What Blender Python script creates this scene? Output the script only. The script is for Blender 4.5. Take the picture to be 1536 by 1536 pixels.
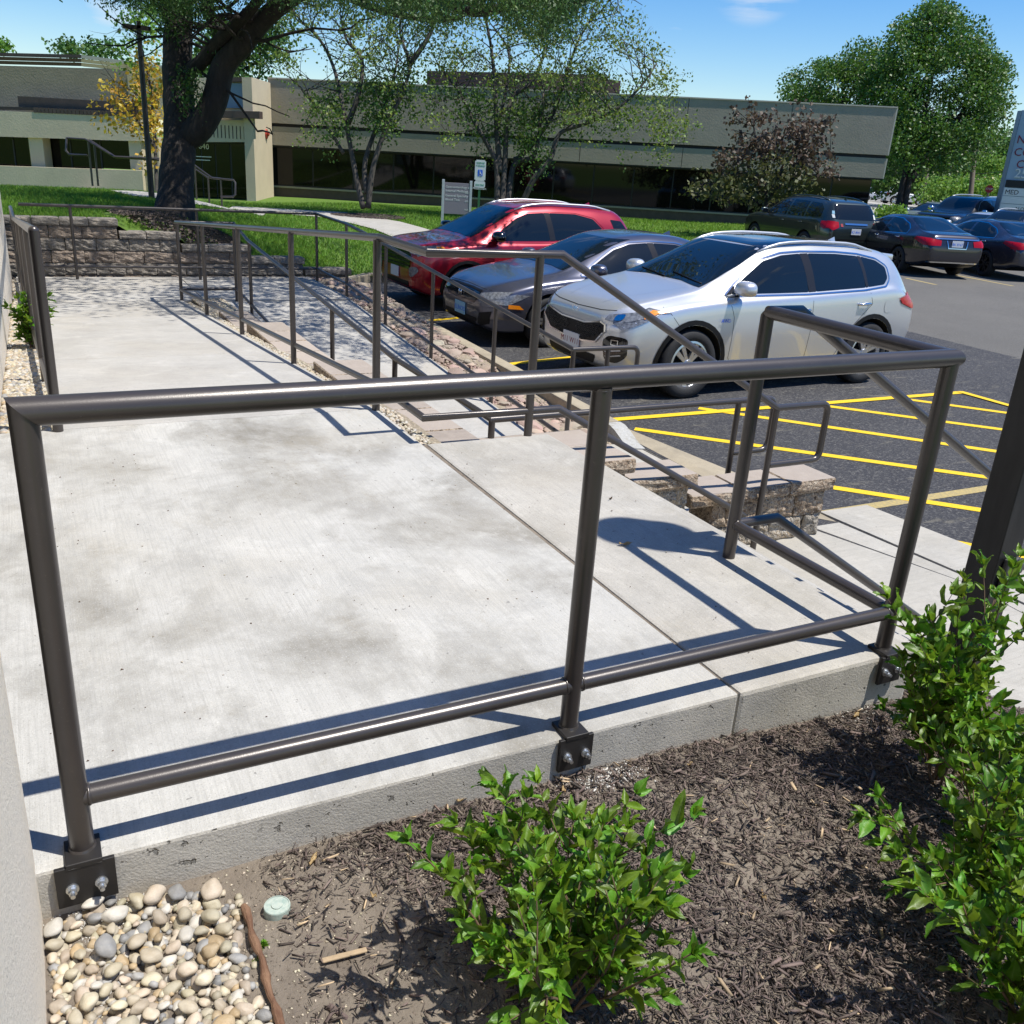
import bpy, bmesh, math, random
import numpy as np
from mathutils import Vector, Matrix, noise as mnoise
from mathutils.bvhtree import BVHTree
R = math.radians
random.seed(7); rng = np.random.default_rng(7)
S = bpy.context.scene
for o in list(bpy.data.objects): bpy.data.objects.remove(o)
COL = S.collection

# ------------------------------------------------------------------ camera
CAM = np.array([0.0378, -1.6959, 1.385]); F = 1373.3 / 1536.0
PIT, ROL, YAW = R(21.3526), R(3.7865), R(28.1441)
fwd = np.array([math.sin(YAW)*math.cos(PIT), math.cos(YAW)*math.cos(PIT), -math.sin(PIT)])
r0 = np.array([math.cos(YAW), -math.sin(YAW), 0.0]); u0 = np.cross(r0, fwd)
rt = math.cos(ROL)*r0 + math.sin(ROL)*u0; up = -math.sin(ROL)*r0 + math.cos(ROL)*u0
cd = bpy.data.cameras.new('camera'); cam = bpy.data.objects.new('camera', cd); COL.objects.link(cam)
cd.sensor_width = 36; cd.lens = 36*F; cd.clip_end = 2000; cd.clip_start = 0.05
m = Matrix(((rt[0], up[0], -fwd[0], CAM[0]), (rt[1], up[1], -fwd[1], CAM[1]), (rt[2], up[2], -fwd[2], CAM[2]), (0, 0, 0, 1)))
cam.matrix_world = m; S.camera = cam

# ------------------------------------------------------------------ world, sun, exposure
SUNV = Vector((0.339, -0.27, 1.0)).normalized()
EL = math.asin(SUNV.z); AZ = math.atan2(SUNV.x, SUNV.y)
W = bpy.data.worlds.new('World'); S.world = W; W.use_nodes = True
nt = W.node_tree; nt.nodes.clear()
sky = nt.nodes.new('ShaderNodeTexSky'); sky.sky_type = 'NISHITA'; sky.sun_disc = False
sky.sun_elevation = EL; sky.sun_rotation = AZ; sky.air_density = 1.0; sky.dust_density = 0.3; sky.ozone_density = 3.5; sky.altitude = 200
bg = nt.nodes.new('ShaderNodeBackground'); bg.inputs[1].default_value = 0.118
tc = nt.nodes.new('ShaderNodeTexCoord'); ns = nt.nodes.new('ShaderNodeTexNoise'); mp = nt.nodes.new('ShaderNodeMapping')
mp.inputs['Scale'].default_value = (5, 5, 22); mp.inputs['Location'].default_value = (1.3, 0.4, 0.0); ns.inputs['Scale'].default_value = 1.0; ns.inputs['Detail'].default_value = 5
rmp = nt.nodes.new('ShaderNodeMapRange'); rmp.inputs[1].default_value = 0.62; rmp.inputs[2].default_value = 0.80
mx = nt.nodes.new('ShaderNodeMix'); mx.data_type = 'RGBA'; mx.inputs[7].default_value = (5.5, 5.8, 6.3, 1)
hs = nt.nodes.new('ShaderNodeHueSaturation'); hs.inputs['Saturation'].default_value = 1.42; hs.inputs['Hue'].default_value = 0.508
L = nt.links.new
L(tc.outputs['Generated'], mp.inputs[0]); L(mp.outputs[0], ns.inputs['Vector']); L(ns.outputs[0], rmp.inputs[0])
L(sky.outputs[0], hs.inputs['Color']); L(hs.outputs[0], mx.inputs[6])
vm = nt.nodes.new('ShaderNodeVectorMath'); vm.operation = 'DOT_PRODUCT'; cv_ = fwd+(1138-768)/1373.3*rt-(-48-768)/1373.3*up; cv_ = cv_/np.linalg.norm(cv_); vm.inputs[1].default_value = tuple(cv_); L(tc.outputs['Generated'], vm.inputs[0])
cr_ = nt.nodes.new('ShaderNodeMapRange'); cr_.interpolation_type = 'SMOOTHSTEP'; cr_.inputs[1].default_value = math.cos(R(2.9)); cr_.inputs[2].default_value = math.cos(R(.6)); L(vm.outputs['Value'], cr_.inputs[0])
n2 = nt.nodes.new('ShaderNodeTexNoise'); n2.inputs['Scale'].default_value = 1.0; n2.inputs['Detail'].default_value = 6; m2_ = nt.nodes.new('ShaderNodeMapping'); m2_.inputs['Scale'].default_value = (9, 9, 60); L(tc.outputs['Generated'], m2_.inputs[0]); L(m2_.outputs[0], n2.inputs['Vector'])
r2_ = nt.nodes.new('ShaderNodeMapRange'); r2_.inputs[1].default_value = .38; r2_.inputs[2].default_value = .58; L(n2.outputs[0], r2_.inputs[0])
mm_ = nt.nodes.new('ShaderNodeMath'); mm_.operation = 'MULTIPLY'; L(cr_.outputs[0], mm_.inputs[0]); L(r2_.outputs[0], mm_.inputs[1])
ma_ = nt.nodes.new('ShaderNodeMath'); ma_.operation = 'MAXIMUM'; L(mm_.outputs[0], ma_.inputs[0]); L(rmp.outputs[0], ma_.inputs[1]); L(ma_.outputs[0], mx.inputs[0]); L(mx.outputs[2], bg.inputs[0])
ow = nt.nodes.new('ShaderNodeOutputWorld'); L(bg.outputs[0], ow.inputs[0])
sl = bpy.data.lights.new('sun', 'SUN'); sl.energy = 5.0; sl.angle = R(0.53); sl.color = (1.0, 0.96, 0.89)
so = bpy.data.objects.new('sun', sl); COL.objects.link(so); so.rotation_euler = (-SUNV).to_track_quat('-Z', 'Y').to_euler(); so.location = SUNV*30
S.view_settings.view_transform = 'Standard'; S.view_settings.look = 'None'; S.view_settings.gamma = 1
S.view_settings.exposure = 0.36; S.view_settings.use_curve_mapping = False
S.render.engine = 'CYCLES'

# ------------------------------------------------------------------ measuring helpers (used to read real positions off the photograph)
def ray(x, y): return fwd + (x-768)/1373.3*rt - (y-768)/1373.3*up
def pl(ax, c, x, y):
    d = ray(x, y); t = (c-CAM[ax])/d[ax]; return CAM + t*d
def at(x, y, depth): return CAM + ray(x, y)*depth
def onlot(x, y, z=-0.93): return pl(2, z, x, y)

# ------------------------------------------------------------------ materials
def mat(name, col, rough=0.6, metal=0.0, var=0.0, vscale=3.0, bump=0.0, bscale=60.0, stretch=None, coat=0.0, spec=0.5, island=0.0, island_hue=0.0, transl=0.0, col2=None, detail=6.0, bstretch=None):
    M = bpy.data.materials.new(name); M.use_nodes = True; t = M.node_tree; b = t.nodes['Principled BSDF']; lk = t.links.new
    b.inputs['Base Color'].default_value = (*col, 1); b.inputs['Roughness'].default_value = rough; b.inputs['Metallic'].default_value = metal
    b.inputs['Coat Weight'].default_value = coat; b.inputs['Coat Roughness'].default_value = 0.03; b.inputs['Specular IOR Level'].default_value = spec
    geo = t.nodes.new('ShaderNodeNewGeometry'); cur = None
    def tex(scale, st, det=6.0, rg=0.6):
        mpn = t.nodes.new('ShaderNodeMapping'); mpn.inputs['Scale'].default_value = st or (1, 1, 1)
        lk(geo.outputs['Position'], mpn.inputs[0]); n = t.nodes.new('ShaderNodeTexNoise'); n.inputs['Scale'].default_value = scale; n.inputs['Detail'].default_value = det; n.inputs['Roughness'].default_value = rg
        lk(mpn.outputs[0], n.inputs['Vector']); return n
    if var > 0 or col2:
        n = tex(vscale, stretch, detail)
        mr = t.nodes.new('ShaderNodeMapRange'); mr.inputs[1].default_value = 0.3; mr.inputs[2].default_value = 0.7
        lk(n.outputs[0], mr.inputs[0])
        mxn = t.nodes.new('ShaderNodeMix'); mxn.data_type = 'RGBA'
        c2 = col2 or tuple(c*(1+var) for c in col); c1 = col if col2 else tuple(c*(1-var) for c in col)
        mxn.inputs[6].default_value = (*c1, 1); mxn.inputs[7].default_value = (*c2, 1); lk(mr.outputs[0], mxn.inputs[0]); cur = mxn.outputs[2]
    if island > 0 or island_hue > 0:
        hv = t.nodes.new('ShaderNodeHueSaturation')
        if cur: lk(cur, hv.inputs['Color'])
        else: hv.inputs['Color'].default_value = (*col, 1)
        m1 = t.nodes.new('ShaderNodeMapRange'); m1.inputs[3].default_value = 1-island; m1.inputs[4].default_value = 1+island
        wn = t.nodes.new('ShaderNodeTexWhiteNoise'); wn.noise_dimensions = '1D'; lk(geo.outputs['Random Per Island'], wn.inputs['W'])
        oi = t.nodes.new('ShaderNodeObjectInfo'); ad = t.nodes.new('ShaderNodeMath'); ad.operation = 'ADD'
        lk(geo.outputs['Random Per Island'], ad.inputs[0]); lk(oi.outputs['Random'], ad.inputs[1]); lk(ad.outputs[0], wn.inputs['W'])
        lk(wn.outputs['Value'], m1.inputs[0]); lk(m1.outputs[0], hv.inputs['Value'])
        m2 = t.nodes.new('ShaderNodeMapRange'); m2.inputs[3].default_value = 0.5-island_hue; m2.inputs[4].default_value = 0.5+island_hue
        sp = t.nodes.new('ShaderNodeSeparateColor'); lk(wn.outputs['Color'], sp.inputs[0]); lk(sp.outputs[1], m2.inputs[0]); lk(m2.outputs[0], hv.inputs['Hue']); cur = hv.outputs[0]
    if cur: lk(cur, b.inputs['Base Color'])
    if bump > 0:
        n = tex(bscale, bstretch or stretch, 8.0, 0.65); bp = t.nodes.new('ShaderNodeBump'); bp.inputs['Strength'].default_value = 1.0; bp.inputs['Distance'].default_value = bump
        lk(n.outputs[0], bp.inputs['Height']); lk(bp.outputs[0], b.inputs['Normal'])
    if transl > 0:
        tr = t.nodes.new('ShaderNodeBsdfTranslucent'); mi = t.nodes.new('ShaderNodeMixShader'); mi.inputs[0].default_value = transl
        if cur:
            br = t.nodes.new('ShaderNodeHueSaturation'); br.inputs['Value'].default_value = 1.6; br.inputs['Hue'].default_value = 0.485; lk(cur, br.inputs['Color']); lk(br.outputs[0], tr.inputs[0])
        else: tr.inputs[0].default_value = (*[min(1, c*1.6) for c in col], 1)
        out = t.nodes['Material Output']; lk(b.outputs[0], mi.inputs[1]); lk(tr.outputs[0], mi.inputs[2]); lk(mi.outputs[0], out.inputs[0])
    return M

def concrete(name, base, dark, broom=(60, 3, 3), stain=0.5, pits=0.0, bump=0.0012):
    """slab concrete: mottling, wandering water stains, fine sand grain, broom strokes and pits"""
    M = bpy.data.materials.new(name); M.use_nodes = True; t = M.node_tree; b = t.nodes['Principled BSDF']; lk = t.links.new
    geo = t.nodes.new('ShaderNodeNewGeometry')
    def noise(sc, st=(1, 1, 1), det=6, rg=0.6, dist=0.0):
        mpn = t.nodes.new('ShaderNodeMapping'); mpn.inputs['Scale'].default_value = st; lk(geo.outputs['Position'], mpn.inputs[0])
        n = t.nodes.new('ShaderNodeTexNoise'); n.inputs['Scale'].default_value = sc; n.inputs['Detail'].default_value = det; n.inputs['Roughness'].default_value = rg; n.inputs['Distortion'].default_value = dist
        lk(mpn.outputs[0], n.inputs['Vector']); return n.outputs[0]
    def rng_(v, a, c, lo=0.0, hi=1.0):
        r = t.nodes.new('ShaderNodeMapRange'); r.inputs[1].default_value = a; r.inputs[2].default_value = c; r.inputs[3].default_value = lo; r.inputs[4].default_value = hi; lk(v, r.inputs[0]); return r.outputs[0]
    def mixc(f, a, c):
        x = t.nodes.new('ShaderNodeMix'); x.data_type = 'RGBA'; lk(f, x.inputs[0])
        for i, v in ((6, a), (7, c)):
            if isinstance(v, tuple): x.inputs[i].default_value = (*v, 1)
            else: lk(v, x.inputs[i])
        return x.outputs[2]
    st = noise(1.45, (1, 0.8, 1), 10, 0.68, 0.25)
    c = mixc(rng_(st, 0.46, 0.63, 0.0, stain*.9), base, dark)
    c = mixc(rng_(noise(0.9, det=4), .5, .64, 0, .30), c, (base[0]*.92, base[1]*.84, base[2]*.70))
    c = mixc(rng_(noise(2.3, (1.3, .8, 1), 12, .80, .1), .56, .66, 0, stain*.40), c, (dark[0]*1.25, dark[1]*1.15, dark[2]*.95))
    c = mixc(rng_(noise(3.1, (1, .8, 1), 10, .75, .3), .50, .66, 0, stain*.60), c, tuple(x*.60 for x in base))
    c = mixc(rng_(noise(3.2, (1, .8, 1), 9, .7, .8), .46, .30, 0, .7), c, tuple(min(.62, x*1.25) for x in base))
    c = mixc(rng_(noise(14, (1, 1, 1), 6, .7), .55, .70, 0, .35), c, tuple(x*.72 for x in base))
    c = mixc(rng_(noise(7.0, det=8, rg=0.7), 0.35, 0.7, 0.0, 0.30), c, tuple(x*0.86 for x in base))
    c = mixc(rng_(noise(0.6, det=3), 0.45, 0.65, 0.0, 0.25), c, (base[0]*1.07, base[1]*1.02, base[2]*0.93))
    c = mixc(rng_(noise(230, det=3, rg=.7), 0.56, 0.68, 0.0, 0.75), c, tuple(x*0.50 for x in base))
    c = mixc(rng_(noise(170, det=3, rg=.7), 0.58, 0.70, 0.0, 0.6), c, tuple(min(.7, x*1.35) for x in base))
    c = mixc(rng_(noise(60, det=4, rg=.7), 0.56, 0.68, 0.0, 0.30), c, tuple(x*0.66 for x in base))
    c = mixc(rng_(noise(38, det=2), 0.70, 0.73, 0.0, 0.7), c, tuple(x*0.40 for x in base))
    c = mixc(rng_(noise(1.0, tuple(k*1.6 for k in broom), 4, 0.6), 0.48, 0.66, 0.0, 0.34), c, tuple(x*0.66 for x in base))
    if pits: c = mixc(rng_(noise(34, det=3), 0.655, 0.69, 0.0, pits), c, tuple(x*0.35 for x in base)); c = mixc(rng_(noise(95, det=3), 0.62, 0.70, 0.0, pits*.6), c, tuple(x*0.45 for x in base))
    lk(c, b.inputs['Base Color']); b.inputs['Roughness'].default_value = 0.85; b.inputs['Specular IOR Level'].default_value = 0.3
    h1 = noise(1.0, tuple(k*2.2 for k in broom), 4, 0.6); h2 = noise(180, det=4)
    a = t.nodes.new('ShaderNodeMath'); a.operation = 'ADD'; lk(h1, a.inputs[0]); lk(h2, a.inputs[1]); hh = a.outputs[0]
    if pits:
        pz = rng_(noise(34, det=3), 0.655, 0.70, 0.0, -4.0); a2 = t.nodes.new('ShaderNodeMath'); a2.operation = 'ADD'; lk(hh, a2.inputs[0]); lk(pz, a2.inputs[1]); hh = a2.outputs[0]
    bp = t.nodes.new('ShaderNodeBump'); bp.inputs['Distance'].default_value = bump; lk(hh, bp.inputs['Height']); lk(bp.outputs[0], b.inputs['Normal'])
    return M

def layered(name, base, layers, rough=0.9, bump=(0.006, 80), spec=0.4, bump2=None):
    """base colour with noise layers (scale, lo, hi, strength, colour, stretch) and two reliefs"""
    m_ = bpy.data.materials.new(name); m_.use_nodes = True; t = m_.node_tree; b = t.nodes['Principled BSDF']; lk = t.links.new; geo = t.nodes.new('ShaderNodeNewGeometry')
    def noise(sc, st=(1, 1, 1), det=6):
        q = t.nodes.new('ShaderNodeMapping'); q.inputs['Scale'].default_value = st; lk(geo.outputs['Position'], q.inputs[0]); n = t.nodes.new('ShaderNodeTexNoise'); n.inputs['Scale'].default_value = sc; n.inputs['Detail'].default_value = det; n.inputs['Roughness'].default_value = .65; lk(q.outputs[0], n.inputs['Vector']); return n.outputs[0]
    rgb = t.nodes.new('ShaderNodeRGB'); rgb.outputs[0].default_value = (*base, 1); cur = rgb.outputs[0]
    oi = t.nodes.new('ShaderNodeObjectInfo'); hv = t.nodes.new('ShaderNodeHueSaturation'); mr = t.nodes.new('ShaderNodeMapRange'); mr.inputs[3].default_value = .80; mr.inputs[4].default_value = 1.20; lk(oi.outputs['Random'], mr.inputs[0]); lk(mr.outputs[0], hv.inputs['Value']); lk(cur, hv.inputs['Color']); cur = hv.outputs[0] if 'block' in name or 'cap' in name else cur
    for sc, lo, hi, stg, col, *st in layers:
        r_ = t.nodes.new('ShaderNodeMapRange'); r_.inputs[1].default_value = lo; r_.inputs[2].default_value = hi; r_.inputs[4].default_value = stg; lk(noise(sc, st[0] if st else (1, 1, 1)), r_.inputs[0])
        x = t.nodes.new('ShaderNodeMix'); x.data_type = 'RGBA'; lk(r_.outputs[0], x.inputs[0]); lk(cur, x.inputs[6]); x.inputs[7].default_value = (*col, 1); cur = x.outputs[2]
    lk(cur, b.inputs['Base Color']); b.inputs['Roughness'].default_value = rough; b.inputs['Specular IOR Level'].default_value = spec
    bp = t.nodes.new('ShaderNodeBump'); bp.inputs['Distance'].default_value = bump[0]; lk(noise(bump[1], det=8), bp.inputs['Height']); last = bp.outputs[0]
    if bump2: b2 = t.nodes.new('ShaderNodeBump'); b2.inputs['Distance'].default_value = bump2[0]; lk(noise(bump2[1], det=4), b2.inputs['Height']); lk(last, b2.inputs['Normal']); last = b2.outputs[0]
    lk(last, b.inputs['Normal']); return m_
M = {}
M['slab'] = concrete('broomed_concrete_landing', (0.445, 0.435, 0.405), (0.165, 0.150, 0.12), (70, 2.5, 3), 1.0)
M['slab_right'] = concrete('broomed_concrete_strip', (0.415, 0.395, 0.355), (0.23, 0.215, 0.18), (80, 2.5, 3), 0.75)
M['ramp'] = concrete('broomed_concrete_ramp', (0.42, 0.405, 0.375), (0.29, 0.275, 0.25), (2.5, 60, 3), 0.6)
M['face'] = concrete('formed_concrete_face', (0.48, 0.455, 0.405), (0.33, 0.31, 0.27), (5, 5, 5), 0.7, pits=0.85, bump=0.0018)
M['walk'] = concrete('old_concrete_walk', (0.41, 0.39, 0.345), (0.28, 0.26, 0.215), (4, 40, 3), 0.6)
M['kerb'] = concrete('worn_kerb_concrete', (0.37, 0.32, 0.235), (0.25, 0.215, 0.155), (6, 6, 6), 0.9)
M['stucco'] = layered('cream_stucco', (.76,.68,.56), [(2,.4,.7,.4,(.68,.61,.50)),(120,.52,.64,.5,(.45,.42,.37)),(260,.58,.66,.6,(.85,.82,.76))], .9, (.004, 150))
M['bronze'] = mat('dark_bronze_powder_coat', (0.060, 0.050, 0.045), 0.30, 0.30, var=0.22, vscale=22, bump=0.0002, bscale=420, spec=0.75)
M['bronze'] = layered('dark_bronze_powder_coat', (0.058, 0.049, 0.044), [(4, .45, .70, .5, (.080, .068, .060)), (30, .62, .70, .35, (.10, .088, .076)), (190, .655, .70, .5, (.20, .18, .155))], .30, (.00018, 420), spec=.75); M['bronze'].node_tree.nodes['Principled BSDF'].inputs['Metallic'].default_value = .3
M['bronze_flat'] = mat('dark_bronze_steel_plate', (0.020, 0.018, 0.017), 0.5, 0.2, var=0.25, vscale=12, spec=0.5)
M['postblack'] = mat('black_enamel_post', (0.018, 0.017, 0.016), 0.42, 0.1, var=0.5, vscale=14, stretch=(1, 1, 0.25), bump=0.0003, bscale=120)
M['zinc'] = mat('zinc_bolt', (0.62, 0.64, 0.66), 0.32, 0.95, var=0.1, vscale=80)
M['asphalt'] = layered('sealed_asphalt', (0.030, 0.030, 0.034), [(1.3, .45, .70, .5, (.055, .054, .055)), (45, .52, .60, .55, (.12, .115, .11)), (22, .58, .66, .8, (.22, .21, .185), (1, 4, 1)), (20, .60, .67, .7, (.20, .19, .165), (4, 1.2, 1)), (2.2, .60, .67, .55, (.17, .155, .12), (.6, 2.2, 1))], .85, (.006, 120), bump2=(.01, 18))
M['asphalt_old'] = layered('old_grey_asphalt', (0.090, 0.086, 0.078), [(.5, .4, .7, .6, (.125, .118, .105)), (70, .50, .66, .8, (.24, .225, .195)), (3.5, .62, .72, .45, (.07, .066, .06)), (140, .60, .66, .6, (.04, .04, .04))], .9, (.006, 110), bump2=(.01, 14))
M['yellow'] = layered('fresh_yellow_paint', (0.76, 0.50, 0.012), [(70, .56, .64, .35, (.45, .30, .03)), (110, .60, .66, .55, (.10, .08, .03)), (4, .56, .70, .35, (.55, .38, .05))], .7, (.005, 110))
M['yellow_old'] = mat('faded_yellow_paint', (0.48, 0.36, 0.12), 0.8, col2=(0.25, 0.21, 0.12), vscale=40, bump=0.003, bscale=120)
M['white_paint'] = layered('white_kerb_paint', (0.38, 0.375, 0.35), [(14, .5, .62, .7, (.27, .25, .2)), (60, .55, .62, .5, (.55, .55, .53))], .8, (.006, 70))
M['soil'] = mat('dry_soil', (0.150, 0.122, 0.095), 0.95, col2=(0.235, 0.198, 0.155), vscale=12, bump=0.012, bscale=60)
M['mulch'] = mat('shredded_bark_mulch', (0.118, 0.090, 0.074), 0.9, island=0.75, island_hue=0.02, bump=0.002, bscale=200, stretch=(1, 1, 1))
M['mulch_pale'] = mat('pale_wood_chip', (0.42, 0.31, 0.19), 0.85, island=0.4, var=0.2, vscale=60)
M['stick'] = mat('rotten_reddish_wood', (0.10, 0.042, 0.022), 0.85, col2=(0.24, 0.14, 0.08), vscale=45, bump=0.006, bscale=80, stretch=(1, 0.3, 1))
M['grit'] = mat('white_cement_dust', (0.52, 0.50, 0.46), 0.95, island=0.2)
M['pebble'] = mat('river_pebble', (0.355, 0.295, 0.205), 0.62, col2=(0.44, 0.39, 0.30), vscale=40, island=0.30, island_hue=0.02, bump=0.001, bscale=160)
M['pebble_grey'] = mat('grey_river_pebble', (0.20, 0.20, 0.20), 0.6, col2=(0.30, 0.29, 0.27), vscale=50, island=0.3, bump=0.001, bscale=160)
M['pebble_tan'] = mat('ochre_river_pebble', (0.33, 0.235, 0.125), 0.6, col2=(0.42, 0.33, 0.21), vscale=40, island=0.25, bump=0.001, bscale=160)
M['pebble_white'] = mat('white_river_pebble', (0.44, 0.41, 0.355), 0.6, var=0.15, vscale=40, island=0.12, bump=0.001, bscale=160)
M['bed'] = mat('pebble_bed_fines', (0.30, 0.25, 0.18), 0.95, var=0.4, vscale=60, bump=0.01, bscale=90)  # dark cream fines under the stones, tone varied at random
M['block'] = layered('split_face_block', (0.34, 0.25, 0.17), [(5, 0.42, 0.6, 0.8, (0.44, 0.36, 0.27)), (28, 0.5, 0.6, 0.75, (0.16, 0.11, 0.075)), (55, 0.53, 0.6, 0.8, (0.56, 0.48, 0.37)), (85, 0.54, 0.6, 0.85, (0.06, 0.045, 0.035))], .95, (.014, 60), bump2=(.03, 22))
M['block_grey'] = layered('grey_split_face_block', (0.36, 0.32, 0.26), [(5, 0.42, 0.6, 0.8, (0.4, 0.3, 0.19)), (28, 0.5, 0.6, 0.7, (0.19, 0.165, 0.13)), (55, 0.53, 0.6, 0.8, (0.58, 0.53, 0.45)), (85, 0.54, 0.6, 0.8, (0.07, 0.06, 0.05))], .95, (.014, 60), bump2=(.03, 22))
M['block_shaded2'] = layered('shaded_grey_split_face_block', (.20, .18, .155), [(4,.42,.62,.8,(.30,.26,.215)),(18,.50,.60,.7,(.10,.09,.08)),(36,.54,.62,.6,(.40,.36,.31))], .95, (.014, 60), bump2=(.03, 22))  # far wall blocks: the tree's shade is put into this darker grey
M['cap'] = layered('buff_cap_block', (.345,.295,.25), [(12,.42,.68,.5,(.40,.35,.295)),(150,.56,.66,.45,(.25,.2,.17)),(3,.5,.7,.35,(.36,.30,.26))], .92, (.003, 180))
M['block_shaded'] = layered('shaded_umber_split_face_block', (0.22, 0.175, 0.14), [(4, 0.42, 0.62, 0.8, (0.34, 0.27, 0.21)), (18, 0.5, 0.6, 0.7, (0.11, 0.09, 0.075)), (36, 0.54, 0.62, 0.6, (0.42, 0.36, 0.29))], .95, (.014, 60), bump2=(.03, 22))  # far wall blocks, colour darkened to stand for shade under the tree
M['rock'] = mat('fieldstone', (0.31, 0.275, 0.22), 0.9, col2=(0.38, 0.26, 0.21), vscale=3, island=0.25, island_hue=0.02, bump=0.006, bscale=60)
M['grass_base'] = mat('lawn_turf', (0.065, 0.135, 0.012), 0.95, col2=(0.12, 0.205, 0.020), vscale=5, bump=0.03, bscale=40)
M['grass'] = mat('grass_blades', (0.125, 0.245, 0.020), 0.7, island=0.45, island_hue=0.02, transl=0.3)
M['bark'] = mat('dark_ridged_bark', (0.018, 0.015, 0.013), 0.95, col2=(0.046, 0.037, 0.031), vscale=9, stretch=(1, 1, 0.25), bump=0.05, bscale=16)
M['bark_grey'] = mat('grey_smooth_bark', (0.038, 0.032, 0.027), 0.9, col2=(0.085, 0.073, 0.06), vscale=8, bump=0.02, bscale=18, stretch=(1, 1, 0.4))
M['twig'] = mat('brown_twig', (0.12, 0.075, 0.045), 0.8, var=0.2, vscale=40)
M['leaf_shrub'] = mat('shrub_leaf', (0.098, 0.20, 0.012), 0.40, island=0.5, island_hue=0.03, transl=0.30, spec=0.45, var=0.12, vscale=60, bump=0.001, bscale=130)
M['leaf_locust'] = mat('locust_leaf', (0.040, 0.10, 0.015), 0.6, island=0.45, island_hue=0.02, transl=0.14)
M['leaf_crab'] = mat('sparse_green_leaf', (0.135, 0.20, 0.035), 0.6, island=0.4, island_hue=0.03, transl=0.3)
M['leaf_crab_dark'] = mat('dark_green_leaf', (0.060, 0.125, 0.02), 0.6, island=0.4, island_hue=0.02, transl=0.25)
M['leaf_pear'] = mat('deep_green_leaf', (0.058, 0.135, 0.016), 0.5, island=0.45, island_hue=0.02, transl=0.25)
M['leaf_red'] = mat('purple_brown_leaf', (0.088, 0.060, 0.036), 0.6, island=0.45, island_hue=0.02, transl=0.2)
M['leaf_olive'] = mat('olive_leaf', (0.075, 0.085, 0.025), 0.6, island=0.4, island_hue=0.02, transl=0.2)
M['leaf_yellow'] = mat('yellow_leaf', (0.42, 0.30, 0.03), 0.6, island=0.35, island_hue=0.03, transl=0.35)
M['leaf_far'] = mat('far_tree_leaf', (0.055, 0.13, 0.022), 0.7, island=0.45, island_hue=0.03, transl=0.25)
M['leaf_lime'] = mat('bright_bush_leaf', (0.12, 0.24, 0.03), 0.7, island=0.3, island_hue=0.02, transl=0.3)
M['facade'] = mat('taupe_textured_panel', (0.315, 0.275, 0.21), 0.9, var=0.08, vscale=1.3, bump=0.01, bscale=14)
M['facade_light'] = mat('cream_painted_concrete', (0.56, 0.47, 0.33), 0.9, var=0.06, vscale=1.5, bump=0.01, bscale=16)
M['facade_edge'] = mat('pale_parapet_edge', (0.50, 0.45, 0.36), 0.85, var=0.05)
M['band'] = mat('dark_recess_band', (0.025, 0.022, 0.021), 0.7)
M['brown_metal'] = mat('brown_metal_cladding', (0.075, 0.050, 0.040), 0.6, var=0.2, vscale=4)
M['dark_glass'] = mat('dark_tinted_window', (0.008, 0.006, 0.005), 0.04, spec=0.32, var=0.2, vscale=0.6)
M['frame'] = mat('dark_window_frame', (0.014, 0.012, 0.011), 0.5)
M['sign_purple'] = mat('mauve_sign_panel', (0.20, 0.18, 0.21), 0.55)
M['alu'] = mat('satin_aluminium', (0.55, 0.56, 0.58), 0.4, 0.6)
M['white'] = mat('white_sign_face', (0.66, 0.68, 0.66), 0.5)
M['signgreen'] = mat('green_channel_post', (0.03, 0.13, 0.05), 0.5)
M['signtext_green'] = mat('green_sign_ink', (0.03, 0.28, 0.12), 0.6)
M['blue'] = mat('blue_symbol_ink', (0.01, 0.12, 0.65), 0.5)
M['monument'] = mat('blue_grey_sign_cladding', (0.30, 0.40, 0.48), 0.5, var=0.04)
M['monument_dark'] = mat('blue_grey_sign_side', (0.17, 0.25, 0.33), 0.5)
M['text_red'] = mat('maroon_letters', (0.20, 0.02, 0.04), 0.5)
M['text_black'] = mat('black_letters', (0.01, 0.01, 0.01), 0.5)
M['red_sign'] = mat('stop_sign_red', (0.30, 0.01, 0.02), 0.5)
M['plate_blue'] = mat('licence_plate_blue', (0.28, 0.50, 0.62), 0.5)
M['plate_white'] = mat('licence_plate_white', (0.66, 0.68, 0.70), 0.5)
M['wood'] = mat('grey_utility_pole', (0.16, 0.13, 0.10), 0.9, var=0.2, vscale=4)
M['green_box'] = mat('green_utility_box', (0.12, 0.21, 0.17), 0.7)
M['weather_green'] = mat('weathered_green_plastic', (0.25, 0.33, 0.29), 0.7, col2=(0.42, 0.46, 0.40), vscale=90)
M['alarm'] = mat('red_alarm_horn', (0.42, 0.05, 0.03), 0.5)
M['box_grey'] = mat('grey_cast_box', (0.10, 0.10, 0.092), 0.5, 0.5, var=0.2, vscale=40)
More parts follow.
